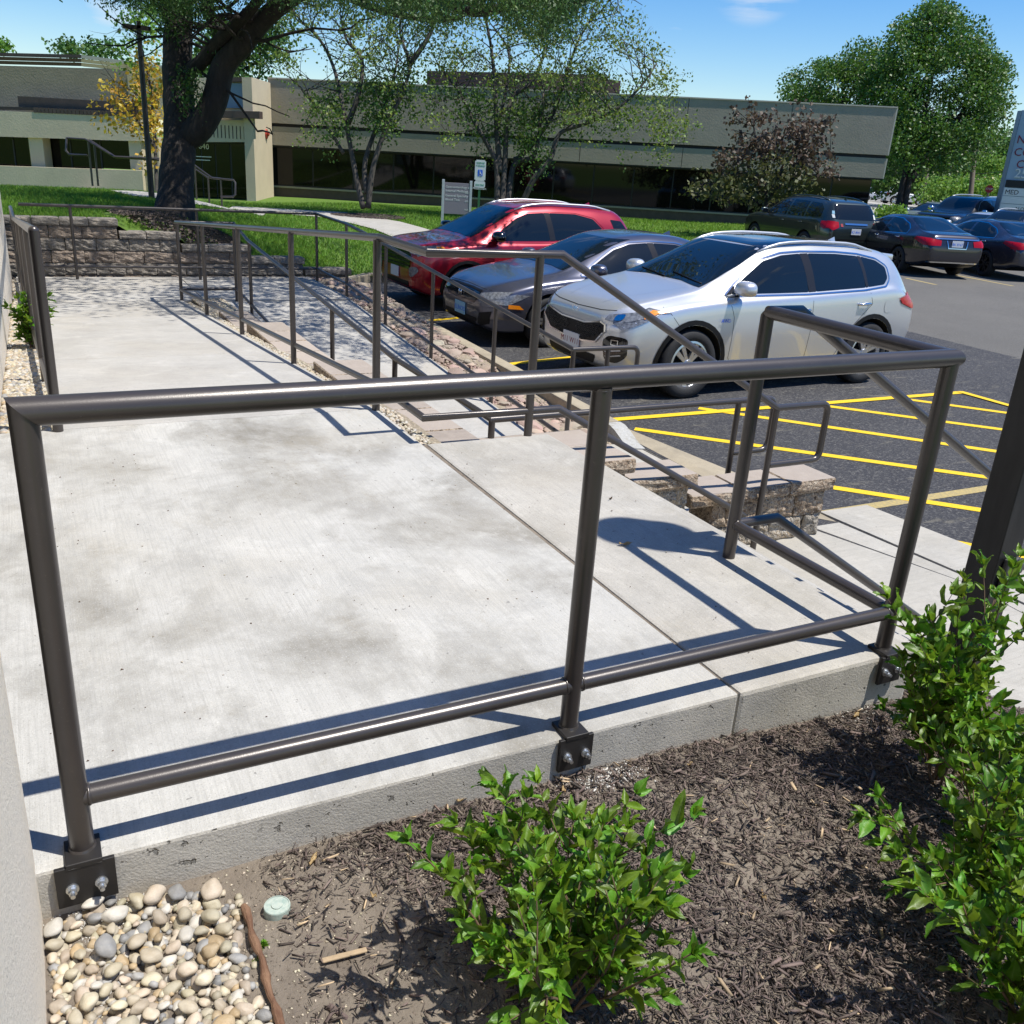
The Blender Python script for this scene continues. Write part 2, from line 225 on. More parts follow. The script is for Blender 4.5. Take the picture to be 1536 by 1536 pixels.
# car materials
def paint(name, col, metal=0.5, rough=0.3, coat=1.0): return mat(name, col, rough, metal, coat=coat, spec=0.5)
M['tyre'] = mat('tyre_rubber', (0.016, 0.016, 0.017), 0.8, bump=0.003, bscale=60)
M['trim'] = mat('black_plastic_trim', (0.010, 0.010, 0.011), 0.45, spec=0.2)
M['gloss_black'] = mat('gloss_black', (0.006, 0.006, 0.007), 0.08, coat=0.5)
M['pillar_black'] = mat('satin_black_pillar', (0.022, 0.022, 0.024), 0.16, spec=.3)
M['chrome'] = mat('chrome', (0.72, 0.73, 0.75), 0.12, 1.0)
M['rim'] = mat('machined_alloy', (0.62, 0.63, 0.65), 0.28, 0.9)
M['rim_dark'] = mat('dark_alloy', (0.05, 0.05, 0.055), 0.35, 0.7)
M['glass'] = mat('car_window_glass', (0.006, 0.009, 0.011), 0.02, spec=0.55, coat=0.15)
M['lamp'] = mat('headlamp_lens', (0.22, 0.225, 0.23), 0.2, 0.3, coat=.5, var=0.6, vscale=30)
M['amber'] = mat('amber_lens', (0.80, 0.24, 0.01), 0.15, coat=1.0)
M['tail'] = mat('red_tail_lens', (0.34, 0.004, 0.012), 0.25, coat=0.15, spec=0.3)
M['under'] = mat('dark_wheel_well', (0.006, 0.006, 0.006), 0.9)

def add_rib(m_):
    t = m_.node_tree; b = t.nodes['Principled BSDF']; src = b.inputs['Base Color'].links[0].from_socket; a = t.nodes.new('ShaderNodeAttribute'); a.attribute_name = 'rib'; p = t.nodes.new('ShaderNodeMath'); p.operation = 'POWER'; p.inputs[1].default_value = 4.0
    t.links.new(a.outputs['Fac'], p.inputs[0]); q = t.nodes.new('ShaderNodeMath'); q.operation = 'MULTIPLY'; q.inputs[1].default_value = .55; t.links.new(p.outputs[0], q.inputs[0]); x = t.nodes.new('ShaderNodeMix'); x.data_type = 'RGBA'; t.links.new(q.outputs[0], x.inputs[0]); t.links.new(src, x.inputs[6]); x.inputs[7].default_value = (.24, .36, .08, 1); t.links.new(x.outputs[2], b.inputs['Base Color'])
add_rib(M['leaf_shrub'])
# ------------------------------------------------------------------ object helpers
def link(name, me, m=None, parent=None):
    o = bpy.data.objects.new(name, me); COL.objects.link(o)
    if m is not None and me is not None and not me.materials:
        for q in (m if isinstance(m, (list, tuple)) else [m]): me.materials.append(M[q] if isinstance(q, str) else q)
    if parent is not None: o.parent = parent
    return o
def obj(name, bm, m, parent=None, smooth=False):
    me = bpy.data.meshes.new(name); bm.to_mesh(me); bm.free()
    if smooth:
        me.polygons.foreach_set('use_smooth', [True]*len(me.polygons))
        if smooth != 'all':
            me.update()
            try: me.set_sharp_from_angle(angle=R(38))
            except Exception: pass
    return link(name, me, m, parent)
def tag(o, label=None, cat=None, group=None, kind=None):
    for k, v in (('label', label), ('category', cat), ('group', group), ('kind', kind)):
        if v: o[k] = v
    return o
def thing(name, label, cat, loc=(0, 0, 0), rz=0.0, group=None):
    o = bpy.data.objects.new(name, None); COL.objects.link(o); o.location = loc; o.rotation_euler = (0, 0, rz); o.empty_display_size = 0.1
    return tag(o, label, cat, group)
def copy_tree(o, parent=None, loc=None, rz=None, label=None):
    c = o.copy(); COL.objects.link(c)
    if parent: c.parent = parent
    if loc is not None: c.location = loc
    if rz is not None: c.rotation_euler = (0, 0, rz)
    if label: c['label'] = label
    for ch in list(o.children):
        if ch is not c: copy_tree(ch, c)
    return c
def box(bm, x0, y0, z0, x1, y1, z1, bevel=0.0, mx=None):
    r = bmesh.ops.create_cube(bm, size=1.0); vs = r['verts']
    for v in vs:
        v.co = Vector((x0+(v.co.x+.5)*(x1-x0), y0+(v.co.y+.5)*(y1-y0), z0+(v.co.z+.5)*(z1-z0)))
    if bevel:
        es = list({e for v in vs for e in v.link_edges}); rr = bmesh.ops.bevel(bm, geom=es, offset=bevel, segments=2, affect='EDGES', profile=0.5); vs = list({v for f in rr['faces'] for v in f.verts} | {v for v in vs if v.is_valid})
    if mx is not None:
        for v in vs: v.co = mx @ v.co
    return vs
def tube(bm, p0, p1, r, n0=None, n1=None, seg=16, r1=None, cap=True):
    p0, p1 = Vector(p0), Vector(p1); d = (p1-p0).normalized(); a = d.orthogonal().normalized(); b = d.cross(a)
    rings = []
    for p, n, rr in ((p0, n0, r), (p1, n1, r1 if r1 is not None else r)):
        ring = []
        for i in range(seg):
            t = 2*math.pi*i/seg; q = p + (a*math.cos(t)+b*math.sin(t))*rr
            if n is not None:
                nn = Vector(n); q = q + d*((p-q).dot(nn)/d.dot(nn))
            ring.append(bm.verts.new(q))
        rings.append(ring)
    for i in range(seg): bm.faces.new((rings[0][i], rings[0][(i+1) % seg], rings[1][(i+1) % seg], rings[1][i]))
    if cap: bm.faces.new(rings[0][::-1]); bm.faces.new(rings[1])
def path(bm, pts, r, seg=14, radii=None):
    """tube along a polyline with mitred joints"""
    pts = [Vector(p) for p in pts]; n = len(pts); prev = None; a = None
    for i, p in enumerate(pts):
        d0 = (pts[i]-pts[i-1]).normalized() if i else None; d1 = (pts[i+1]-pts[i]).normalized() if i < n-1 else None
        d = d0 or d1; nn = ((d0+d1).normalized() if d0 and d1 else d)
        if a is None: a = d.orthogonal().normalized()
        a = (a - d*a.dot(d)).normalized(); b = d.cross(a); rr = radii[i] if radii else r; ring = []
        for k in range(seg):
            t = 2*math.pi*k/seg; q = p + (a*math.cos(t)+b*math.sin(t))*rr; dn = d.dot(nn)
            if abs(dn) > .3: q = q + d*((p-q).dot(nn)/dn)
            ring.append(bm.verts.new(q))
        if prev:
            for k in range(seg): bm.faces.new((prev[k], prev[(k+1) % seg], ring[(k+1) % seg], ring[k]))
        else: bm.faces.new(ring[::-1])
        prev = ring
    bm.faces.new(prev)
def fillet(a, c, b, r, n=5):
    """points rounding the corner c between a and b"""
    a, b, c = Vector(a), Vector(b), Vector(c); u = (a-c).normalized(); v = (b-c).normalized(); p0 = c+u*r; p1 = c+v*r; out = []
    for i in range(n+1):
        t = i/n; out.append(p0*(1-t)**2 + c*2*t*(1-t) + p1*t*t)
    return out
def prism(bm, poly, z0, z1):
    """vertical prism over a plan polygon (x,y)"""
    zz = z0 if callable(z0) else (lambda x, y: z0); zt = z1 if callable(z1) else (lambda x, y: z1)
    lo = [bm.verts.new((x, y, zz(x, y))) for x, y in poly]; hi = [bm.verts.new((x, y, zt(x, y))) for x, y in poly]; n = len(poly)
    area = sum(poly[i][0]*poly[(i+1) % n][1]-poly[(i+1) % n][0]*poly[i][1] for i in range(n))
    if area < 0: lo.reverse(); hi.reverse()
    bm.faces.new(hi); bm.faces.new(lo[::-1])
    for i in range(n): bm.faces.new((lo[i], lo[(i+1) % n], hi[(i+1) % n], hi[i]))
def bevel_all(bm, w, seg=2):
    bmesh.ops.bevel(bm, geom=list(bm.edges), offset=w, segments=seg, affect='EDGES', profile=0.6)
def npmesh(name, V, Fc, m, parent=None, smooth=False):
    """fast mesh from numpy verts and equal-sided faces"""
    me = bpy.data.meshes.new(name); V = np.asarray(V, dtype=np.float32); Fc = np.asarray(Fc, dtype=np.int32); k = Fc.shape[1]
    me.vertices.add(len(V)); me.vertices.foreach_set('co', V.ravel()); me.loops.add(Fc.size); me.loops.foreach_set('vertex_index', Fc.ravel())
    me.polygons.add(len(Fc)); me.polygons.foreach_set('loop_start', np.arange(len(Fc), dtype=np.int32)*k)
    me.polygons.foreach_set('loop_total', np.full(len(Fc), k, dtype=np.int32))
    me.update(calc_edges=True)
    if smooth: me.polygons.foreach_set('use_smooth', [True]*len(me.polygons))
    return link(name, me, m, parent)
def text(name, s, size, loc, rot, m, parent=None, depth=0.002, align='LEFT', shear=0.0):
    c = bpy.data.curves.new(name, 'FONT'); c.body = s; c.size = size; c.extrude = depth; c.align_x = align; c.shear = shear; c.resolution_u = 2
    t = bpy.data.objects.new(name, c); COL.objects.link(t); t.location = loc; t.rotation_euler = rot; bpy.context.view_layer.update()
    dg = bpy.context.evaluated_depsgraph_get(); me = bpy.data.meshes.new_from_object(t.evaluated_get(dg)); bpy.data.objects.remove(t)
    o = bpy.data.objects.new(name, me); COL.objects.link(o); me.materials.clear(); me.materials.append(M[m]); o.location = loc; o.rotation_euler = rot
    if parent: o.parent = parent
    return o
def smooth01(t): t = np.clip(t, 0, 1); return t*t*(3-2*t)

# ------------------------------------------------------------------ heights
def z_up(y): return -max(0.0, min(y, 10.43)-3.07)*0.0773                       # upper ramp
def z_low(y): return -0.57-0.0632*(10.7-max(5.0, min(y, 10.7)))               # lower ramp
def z_lawn(x, y):
    z = z_lawn_raw(x, y); wt = np.interp(x, [-1, 1.15, 1.3, 1.97, 2.1, 2.95, 3.1, 3.75, 3.9, 4.5, 4.6], [.17, .17, .01, .01, -.15, -.15, -.32, -.32, -.48, -.48, -.80])
    return np.minimum(z, wt+.42*np.maximum(y-12.80, 0))
def z_lawn_raw(x, y):
    a = 1.2+.12*(y-12.6); w = np.maximum(3.4+.25*(y-12.6), .5); t = smooth01((x-a)/w)
    hi = .17-1.10*smooth01((y-19.0)/9.0)
    return hi*(1-t) + (-.80)*t + .03*np.sin(x*.9+y*.5)*t
def z_soil(x, y):
    x = np.asarray(x, float); y = np.asarray(y, float)
    b = -.115-.03*np.clip(x-.9, 0, 2)-.05*np.clip(x-1.7, 0, .7)-.50*np.clip(x-2.6, 0, 1.35)
    return b + .012*np.sin(x*7+1)*np.sin(y*9) + .008*np.sin(x*17)*np.cos(y*15+2) - .02*np.clip(-y-.3, 0, 1)
def ground(px, py, zf):
    d = ray(px, py); t = 1.0
    while t < 400:
        p = CAM+d*t
        if p[2] <= zf(p[0], p[1]): break
        t *= 1.003
    return CAM+d*t

# ================================================================== GROUND
def grid_sheet(name, x0, x1, y0, y1, step, zf, m, kind='structure', cut=None):
    nx = int((x1-x0)/step)+1; ny = int((y1-y0)/step)+1; xs = np.linspace(x0, x1, nx); ys = np.linspace(y0, y1, ny)
    X, Y = np.meshgrid(xs, ys); Z = zf(X, Y); V = np.stack([X, Y, Z], -1).reshape(-1, 3)
    i = np.arange(nx*ny).reshape(ny, nx); a = i[:-1, :-1].ravel(); b = i[:-1, 1:].ravel(); c = i[1:, 1:].ravel(); d = i[1:, :-1].ravel()
    Fc = np.stack([a, b, c, d], -1)
    if cut is not None:
        ctr = V[Fc].mean(1); Fc = Fc[~cut(ctr[:, 0], ctr[:, 1])]
    return tag(npmesh(name, V, Fc, m, smooth=True), kind=kind)
def sheet(name, poly, z, m, kind='structure', parent=None, thick=0.0):
    bm = bmesh.new()
    if thick: prism(bm, poly, z-thick, z)
    else:
        vs = [bm.verts.new((x, y, z)) for x, y in poly]; f = bm.faces.new(vs); f.normal_update()
        if f.normal.z < 0: f.normal_flip()
    o = obj(name, bm, m, parent)
    if kind and not parent: tag(o, kind=kind)
    return o
LOT = -0.93
# far ground reaching the horizon
sheet('ground', [(-600, -300), (900, -300), (900, 900), (-600, 900)], -1.30, 'grass_base')
# parking lot
LOTP = [(4.60, -14), (75, -14), (75, 60), (38, 34), (36, 16.2), (17.3, 22.2), (11.3, 14.45), (5.5, 14.45), (4.60, 13.6)]
sheet('parking_lot', LOTP, LOT, 'asphalt_old')
def inpoly(x, y, P_):
    x = np.asarray(x, float); y = np.asarray(y, float); c_ = np.zeros(x.shape, bool); n = len(P_)
    for i in range(n):
        (xa, ya), (xb, yb) = P_[i], P_[(i+1) % n]
        if ya == yb: continue
        k = ((ya > y) != (yb > y)) & (x < (xb-xa)*(y-ya)/(yb-ya)+xa); c_ ^= k
    return c_
PATHS = []
sheet('sealed_asphalt', [(4.635, -14), (12.2, -14), (12.6, 4.0), (12.9, 13.5), (11.3, 14.4), (5.5, 14.4), (4.61, 13.5)], LOT+.004, 'asphalt')
sheet('road', [(40, 52), (160, 100), (160, 112), (40, 60)], -1.0, 'asphalt_old')
sheet('far_parking', [(38, 34), (75, 21.1), (75, 40), (110, 70), (110, 95), (60, 70)], -0.96, 'walk')
# lawn
lawn = grid_sheet('lawn', -6, 46, 12.72, 46, 0.15, z_lawn, 'grass_base', cut=lambda x, y: inpoly(x, y, LOTP) | ((x > 4.48) & (y < 13.0)))
# soil bed
soil = grid_sheet('planting_bed_soil', -0.6, 4.1, -3.2, -0.035, 0.03, z_soil, 'soil')
soil2 = grid_sheet('side_bed_soil', 2.425, 4.1, -0.035, 0.40, 0.04, lambda x, y: z_soil(x, y), 'soil')

# painted stripes on the lot
def stripe(px0, px1, w=0.10, m='yellow', z=LOT+.009, extend=0.0):
    a = onlot(*px0, z)[:2]; b = onlot(*px1, z)[:2]; d = (b-a)/np.linalg.norm(b-a); b = b+d*extend; n = np.array([-d[1], d[0]])*w/2
    return sheet('painted_line', [tuple(a+n), tuple(b+n), tuple(b-n), tuple(a-n)], z, m)
sl = [((1048, 612), (1489, 676), .10, 'yellow', LOT+.008, 1.2), ((1242, 609), (1496, 643), .10, 'yellow', LOT+.008, 1.5), ((1359, 598.5), (1502, 618), .10, 'yellow', LOT+.008, 1.8),
      ((952, 643), (1477, 715), .10, 'yellow', LOT+.008, 1.0), ((1250, 731), (1466, 764), .10, 'yellow', LOT+.008, .8), ((1413, 810), (1528, 832), .10, 'yellow', LOT+.008, .6),
      ((920, 629), (1446, 588), .10, 'yellow', LOT+.012, 0), ((1440, 587), (1536, 614), .10, 'yellow', LOT+.016, 1.0),
      ((1236, 770), (1475, 733), .10, 'yellow_old', LOT+.0065, 1.5),
      ((735, 549), (845, 537), .10, 'yellow', LOT+.008, 2.5), ((612, 484), (662, 479), .10, 'yellow', LOT+.008, 2.5),
      ((1358, 417), (1404, 427), .11, 'yellow_old', LOT+.003, 0), ((1420, 410), (1520, 429), .11, 'yellow_old', LOT+.003, 0), ((1536, 416), (1600, 424), .11, 'yellow_old', LOT+.003, 1)]
for a, b, w, m_, z_, e_ in sl: stripe(a, b, w, m_, z_, e_)

# ================================================================== LANDING AND RAMPS
def slab(name, poly, z0, z1, m, parent=None, bev=0.006, kind='structure'):
    bm = bmesh.new(); prism(bm, poly, z0, z1); bmesh.ops.recalc_face_normals(bm, faces=bm.faces)
    if bev: bevel_all(bm, bev)
    o = obj(name, bm, m, parent)
    if not parent and kind: tag(o, kind=kind)
    return o
def add_face_material(o, mface):
    o.data.materials.append(M[mface])
    for p in o.data.polygons:
        if abs(p.normal.z) < .35: p.material_index = 1
a = slab('landing', [(-.20, -.035), (1.693, -.035), (1.693, 3.098), (-.20, 3.098)], -.42, 0, 'slab', bev=.008); add_face_material(a, 'face')
sheet('joint_sand', [(1.68, -.02), (1.73, -.02), (1.74, 2.42), (1.68, 2.42)], -.010, 'soil')
sheet('joint_sand', [(-.19, 3.08), (1.69, 3.08), (1.69, 3.12), (-.19, 3.12)], -.012, 'soil')
a = slab('landing', [(1.704, -.03), (2.42, -.03), (2.42, 2.41), (1.72, 2.41)], -.42, -.002, 'slab_right', bev=.014); add_face_material(a, 'face')
ys = [3.106, 5.55, 8.05, 10.425]
for i in range(3):
    y0, y1 = ys[i]+.004, ys[i+1]-.004
    xl_ = lambda y: .075+.012*(y-3.1); slab('upper_ramp', [(xl_(y0), y0), (1.69, y0), (1.69, y1), (xl_(y1), y1)], lambda x, y: z_up(y)-.15, lambda x, y: z_up(y), 'ramp')
slab('turning_landing', [(-.14, 10.43), (1.95, 10.43), (1.95, 12.54), (-.14, 12.54)], -.72, -.57, 'ramp')
slab('turning_landing', [(1.96, 10.43), (3.85, 10.43), (3.85, 12.54), (1.96, 12.54)], -.72, -.571, 'ramp')
ys = [10.42, 8.6, 6.75, 5.0]
for i in range(3):
    y0, y1 = ys[i]-.004, ys[i+1]+.004
    slab('lower_ramp', [(2.16, y1), (3.86, y1), (3.86, y0), (2.16, y0)], lambda x, y: z_low(y)-.15, lambda x, y: z_low(y), 'ramp')
slab('lower_landing', [(2.16, 2.98), (3.86, 2.98), (3.86, 4.99), (2.16, 4.99)], -1.08, -.93, 'ramp')
slab('lower_landing', [(3.87, 3.0), (4.62, 3.0), (4.62, 4.72), (3.87, 4.72)], -1.08, -.935, 'walk')
# stairs
for k in range(5):
    z = -.186*(k+1); x = 2.42+.33*k
    if k < 4: slab('stair_tread', [(x+.002, .42), (x+.334, .42), (x+.334, 2.44), (x+.002, 2.44)], z-.30, z, 'slab_right', bev=.01)
slab('stair_side_wall', [(2.424, .36), (3.80, .36), (3.80, .418), (2.424, .418)], -1.1, lambda x, y: -.10-.56*(x-2.42), 'face', bev=.004)
slab('walkway', [(3.745, -2.5), (4.70+.0, -2.5), (4.99, 1.56), (4.705, 2.52), (4.69, 2.98), (3.745, 2.98)], -1.05, -.918, 'walk')
slab('gutter_strip', [(4.715, -2.5), (5.08, -2.5), (5.075, 1.66), (4.985, 2.60), (4.72, 2.60), (5.0, 1.56)], -1.05, -.921, 'walk', bev=.004)
slab('apron', [(5.10, -2.5), (5.9, -2.5), (5.55, 1.97), (5.46, 2.79), (4.99, 2.80), (5.085, 1.66)], -1.05, -.913, 'walk', bev=.004)
# kerb beside the rock strip with its painted, sloping end, gutter, far kerb under the block wall
bm = bmesh.new(); kz = lambda x, y: -.80 + .022*max(0, y-6); prism(bm, [(4.47, 4.95), (4.63, 4.95), (4.64, 12.6), (4.48, 12.6)], lambda x, y: -1.05, kz); bmesh.ops.recalc_face_normals(bm, faces=bm.faces); bevel_all(bm, .02); kerb = tag(obj('kerb', bm, 'kerb'), kind='structure')
bm = bmesh.new(); prism(bm, [(4.475, 4.55), (4.62, 4.50), (4.63, 4.94), (4.475, 4.94)], lambda x, y: -1.0, lambda x, y: -.925+.120*smooth01((y-4.5)/.4)); bmesh.ops.recalc_face_normals(bm, faces=bm.faces); bmesh.ops.subdivide_edges(bm, edges=bm.edges, cuts=4, use_grid_fill=True)
for v in bm.verts:
    if v.co.z > -.95: v.co.z = -.925+.120*float(smooth01((v.co.y-4.5)/.4))
bevel = None; tag(obj('kerb_end', bm, 'white_paint', smooth=True), kind='structure')
sheet('gutter', [(4.64, 3.0), (4.98, 2.62), (5.02, 3.4), (4.80, 5.2), (4.66, 5.2)], LOT+.006, 'kerb')
for (xa, ya), (xb, yb) in zip([(4.56, 12.6), (4.56, 13.6), (5.45, 14.5), (11.3, 14.5), (17.3, 22.3)], [(4.56, 13.6), (5.45, 14.5), (11.3, 14.5), (17.3, 22.3), (36, 16.25)]):
    d = np.array([xb-xa, yb-ya]); d = d/np.linalg.norm(d); n_ = np.array([-d[1], d[0]])*.08; d = d*.03; slab('kerb', [(xa+n_[0], ya+n_[1]), (xb+n_[0]-d[0], yb+n_[1]-d[1]), (xb-n_[0]-d[0], yb-n_[1]-d[1]), (xa-n_[0], ya-n_[1])], -1.05, -.775, 'kerb', bev=.02)
# fines under the pebble strips
sheet('pebble_strip_base', [(-.19, 3.11), (.05, 3.11), (.05, 12.5), (-.19, 12.5)], -.95, 'bed')
grid_sheet('strip_fines', -.19, .08, 3.106, 10.5, .05, lambda x, y: -np.clip(y-3.07, 0, 7.36)*.0773-.035, 'bed')
grid_sheet('strip_fines', 1.69, 1.86, 2.41, 10.5, .05, lambda x, y: -np.clip(y-3.07, 0, 7.36)*.0773-.05, 'bed')
grid_sheet('strip_fines', 1.80, 2.17, 8.7, 10.5, .05, lambda x, y: -.50-.06*(y-8.6)/2+0*x, 'bed')
grid_sheet('rock_strip_fines', 3.855, 4.48, 4.72, 12.55, .05, lambda x, y: -.60-.0632*(10.7-np.clip(y, 5, 10.7))+.02*np.sin(x*9+y*5), 'bed')

# concrete path over the lawn
def draped(name, pxs, m, off=.02):
    bm = bmesh.new(); pts = [ground(x, y, z_lawn) for x, y in pxs]; poly = [(p[0], p[1]) for p in pts]; PATHS.append(poly)
    vs = [bm.verts.new((x, y, 0)) for x, y in poly]; bm.faces.new(vs)
    xs = [p[0] for p in poly]; ysx = [p[1] for p in poly]
    for c in np.arange(min(xs), max(xs), .5): bmesh.ops.bisect_plane(bm, geom=bm.verts[:]+bm.edges[:]+bm.faces[:], plane_co=(c, 0, 0), plane_no=(1, 0, 0))
    for c in np.arange(min(ysx), max(ysx), .5): bmesh.ops.bisect_plane(bm, geom=bm.verts[:]+bm.edges[:]+bm.faces[:], plane_co=(0, c, 0), plane_no=(0, 1, 0))
    for v in bm.verts: v.co.z = float(z_lawn(v.co.x, v.co.y))+off
    for f in bm.faces:
        f.normal_update()
        if f.normal.z < 0: f.normal_flip()
    return tag(obj(name, bm, m, smooth='all'), kind='structure')
draped('path', [(350, 311), (430, 315), (520, 320), (600, 334), (660, 352), (612, 366), (560, 345), (480, 327), (400, 320), (345, 317)], 'walk', .03)
draped('path', [(0, 262), (60, 262), (140, 276), (165, 288), (120, 284), (60, 277), (0, 274)], 'walk', .03)
draped('path', [(165, 288), (235, 292), (350, 311), (345, 317), (270, 306), (200, 297)], 'walk', .035)

# ================================================================== BLOCK WALLS
def block_mesh(name, lx, ly, lz, rough, seed, mname, split=('x-', 'y-')):
    """one wall block: bevelled box whose front faces are split rough; front = -y, end = +x / -x"""
    r = random.Random(seed); bm = bmesh.new(); box(bm, 0, 0, 0, lx, ly, lz)
    bmesh.ops.bevel(bm, geom=list(bm.edges), offset=.008, segments=1, affect='EDGES')
    fr = [f for f in bm.faces if f.normal.y < -.9 or abs(f.normal.x) > .9]
    es = list({e for f in fr for e in f.edges}); bmesh.ops.subdivide_edges(bm, edges=es, cuts=(7 if lz > .12 else 4) if rough > .012 else 2, use_grid_fill=True); q0 = seed*37.0
    for v in bm.verts:
        if v.co.y < .012:
            k_ = mnoise.fractal(Vector((v.co.x*16+q0, v.co.z*16, q0)), .8, 2.1, 4)+.35*mnoise.noise(Vector((v.co.x*60+q0, v.co.z*60, 3))); edge = min(v.co.z, lz-v.co.z, v.co.x, lx-v.co.x)
            v.co.y += -k_*rough*.55+(.008 if edge < .012 else 0)
        elif v.co.x < .01: v.co.x += r.random()*rough*.4
        elif v.co.x > lx-.01: v.co.x -= r.random()*rough*.4
    bmesh.ops.recalc_face_normals(bm, faces=bm.faces)
    me = bpy.data.meshes.new(name); bm.to_mesh(me); bm.free(); me.materials.append(M[mname])
    if mname == 'cap':
        me.materials.append(M['block'])
        for p in me.polygons:
            if abs(p.normal.z) < .75: p.material_index = 1
    return me
def run_blocks(root, name, p0, p1, z0, lz, ly, blen, mname, rough=.022, seed=0, off=0.0, ldepth=None, gap=.004):
    """blocks laid end to end from p0 to p1 (plan), front on the right-hand side of the direction (p0->p1 along +x has front -y)"""
    p0 = np.array(p0, float); p1 = np.array(p1, float); Ltot = np.linalg.norm(p1-p0); d = (p1-p0)/Ltot; ang = math.atan2(d[1], d[0]); r = random.Random(seed)
    s = 0.0; first = True
    while s < Ltot-.03:
        l = blen*(1+.12*(r.random()-.5));
        if first and off: l = off
        first = False
        if Ltot-s-l < blen*.35: l = Ltot-s
        me = block_mesh(name, l-gap, ly, lz-gap*.5, rough, r.random(), mname)
        o = link(name, me, None, root); q = p0+d*s; o.location = (q[0]+r.uniform(-.002, .002), q[1]+r.uniform(-.003, .003), z0); o.rotation_euler = (0, 0, ang+r.uniform(-.004, .004)); s += l
# A: far wall with stepped top
wa = thing('retaining_wall', 'stepped brown split face block retaining wall across the far end of the ramps', 'block wall', (0, 0, 0))
segs = [(-.60, 1.20, .205), (1.20, 2.02, .04), (2.02, 3.0, -.125), (3.0, 3.80, -.29), (3.80, 4.54, -.455)]
for i, (x0, x1, zt) in enumerate(segs): run_blocks(wa, 'cap', (x0, 12.56), (x1, 12.56), zt-.10, .10, .28, .36, 'block_shaded2', .02, 40+i)
row = 0; z = -.62+.0
tops = {1: 1.2, 2: 2.02, 3: 3.0, 4: 3.8}
levels = [-.555, -.39, -.225, -.06, .105]
ends = [4.5, 3.78, 2.98, 2.0, 1.18]
for i in range(5):
    run_blocks(wa, 'block', (-.6, 12.585), (ends[i], 12.585), levels[i]-.165, .163, .24, .40, ['block_shaded', 'block_shaded2'][i % 2], .035, 60+i, off=.2*((i % 2)+.4))
# B: wall of caps between the two ramps, stepping down away from the camera
wb = thing('retaining_wall', 'low cap topped block wall stepping down between the two concrete ramps', 'block wall', (0, 0, 0))
for i, (y0, y1, zt, x0, x1) in enumerate([(2.42, 4.76, -.095, 1.775, 2.155), (4.76, 7.20, -.26, 1.80, 2.155), (7.20, 8.75, -.42, 1.82, 2.155)]):
    run_blocks(wb, 'cap', (x0, y1), (x0, y0), zt-.09, .09, x1-x0, .46, 'cap', .010, 80+i)
    for k in range(2 if i else 4): run_blocks(wb, 'block', (x0+.03, y1-.01), (x0+.03, y0+.01), zt-.09-.167*(k+1), .165, x1-x0-.06, .42, 'block', .014, 90+i*5+k)
# C: stepped wall beside the stairs
wc = thing('retaining_wall', 'stepped split face block wall with buff caps beside the stairs', 'block wall', (0, 0, 0))
tiers = [(2.10, 2.99, -.18, 2.35), (2.60, 3.50, -.34, 2.40), (3.50, 4.70, -.50, 2.44)]
for i, (x0, x1, zt, yf) in enumerate(tiers):
    run_blocks(wc, 'cap', (x0 if i != 1 else 2.99-.35, yf), (x1, yf), zt-.09, .09, .31, .40, 'cap', .022, 120+i)
    k = 0; zz = zt-.09
    while zz > -.95:
        h = min(.17, zz+.96); x1b = x1-.035
        if h > .03: run_blocks(wc, 'block', (x0+.2, yf+.035+.004*k), (x1b, yf+.035+.004*k), zz-h, h, .24, .30, ['block', 'block_grey'][(k+i) % 2], .030, 130+i*7+k, off=.12+.1*(k % 2))
        zz -= .17; k += 1
# second row of caps behind the stair wall where the lower landing meets it
run_blocks(wc, 'cap', (2.16, 2.67), (2.98, 2.67), -.27, .09, .30, .40, 'cap', .012, 150)
run_blocks(wc, 'block', (2.2, 2.68), (2.96, 2.68), -.93, .66, .28, .40, 'block', .02, 151)

# ================================================================== GUARD RAILS
H = .93; HB = .1345; RT = .0238; RS = .0200
def rail_thing(label, group=None): return thing('guardrail', label, 'handrail', (0, 0, 0), 0, group)
def part_tube(parent, name, p0, p1, r, m='bronze', n0=None, n1=None, seg=24):
    bm = bmesh.new(); tube(bm, p0, p1, r, n0, n1, seg); return obj(name, bm, m, parent, smooth=True)
def part_path(parent, name, pts, r, m='bronze', seg=18):
    bm = bmesh.new(); path(bm, pts, r, seg); return obj(name, bm, m, parent, smooth=True)
def collar(parent, p, r, m='bronze'):
    """weld bead ring where a rail meets a post"""
    pass
# front guard (nearest the camera) with its return to the stairs
g = rail_thing('nearest dark bronze guard rail across the front of the landing with bolted plates')
xl, xm, xr = 0.0, 1.153, 2.30
part_tube(g, 'top_rail', (xl, 0, H), (xr, 0, H), RT+.002, n0=(1, 0, 1), n1=(1, 1, 0))
part_tube(g, 'top_rail', (xr, 0, H), (xr, .753, H), RT+.0, n0=(1, 1, 0), n1=(0, 1, 1))
part_tube(g, 'post', (xl, 0, .012), (xl, 0, H), RT, n1=(1, 0, 1))
part_tube(g, 'post', (xm, 0, .012), (xm, 0, H-.02), RT)
part_tube(g, 'post', (xr, 0, .012), (xr, 0, H-.012), RT)
part_tube(g, 'post', (xr, .753, -.02), (xr, .753, H), RT, n1=(0, 1, 1))
for a, b in ((xl, xm), (xm, xr)): part_tube(g, 'bottom_rail', (a+.012, 0, HB), (b-.012, 0, HB), RT-.003)
part_tube(g, 'bottom_rail', (xr, .012, HB), (xr, .74, HB), RT-.003)
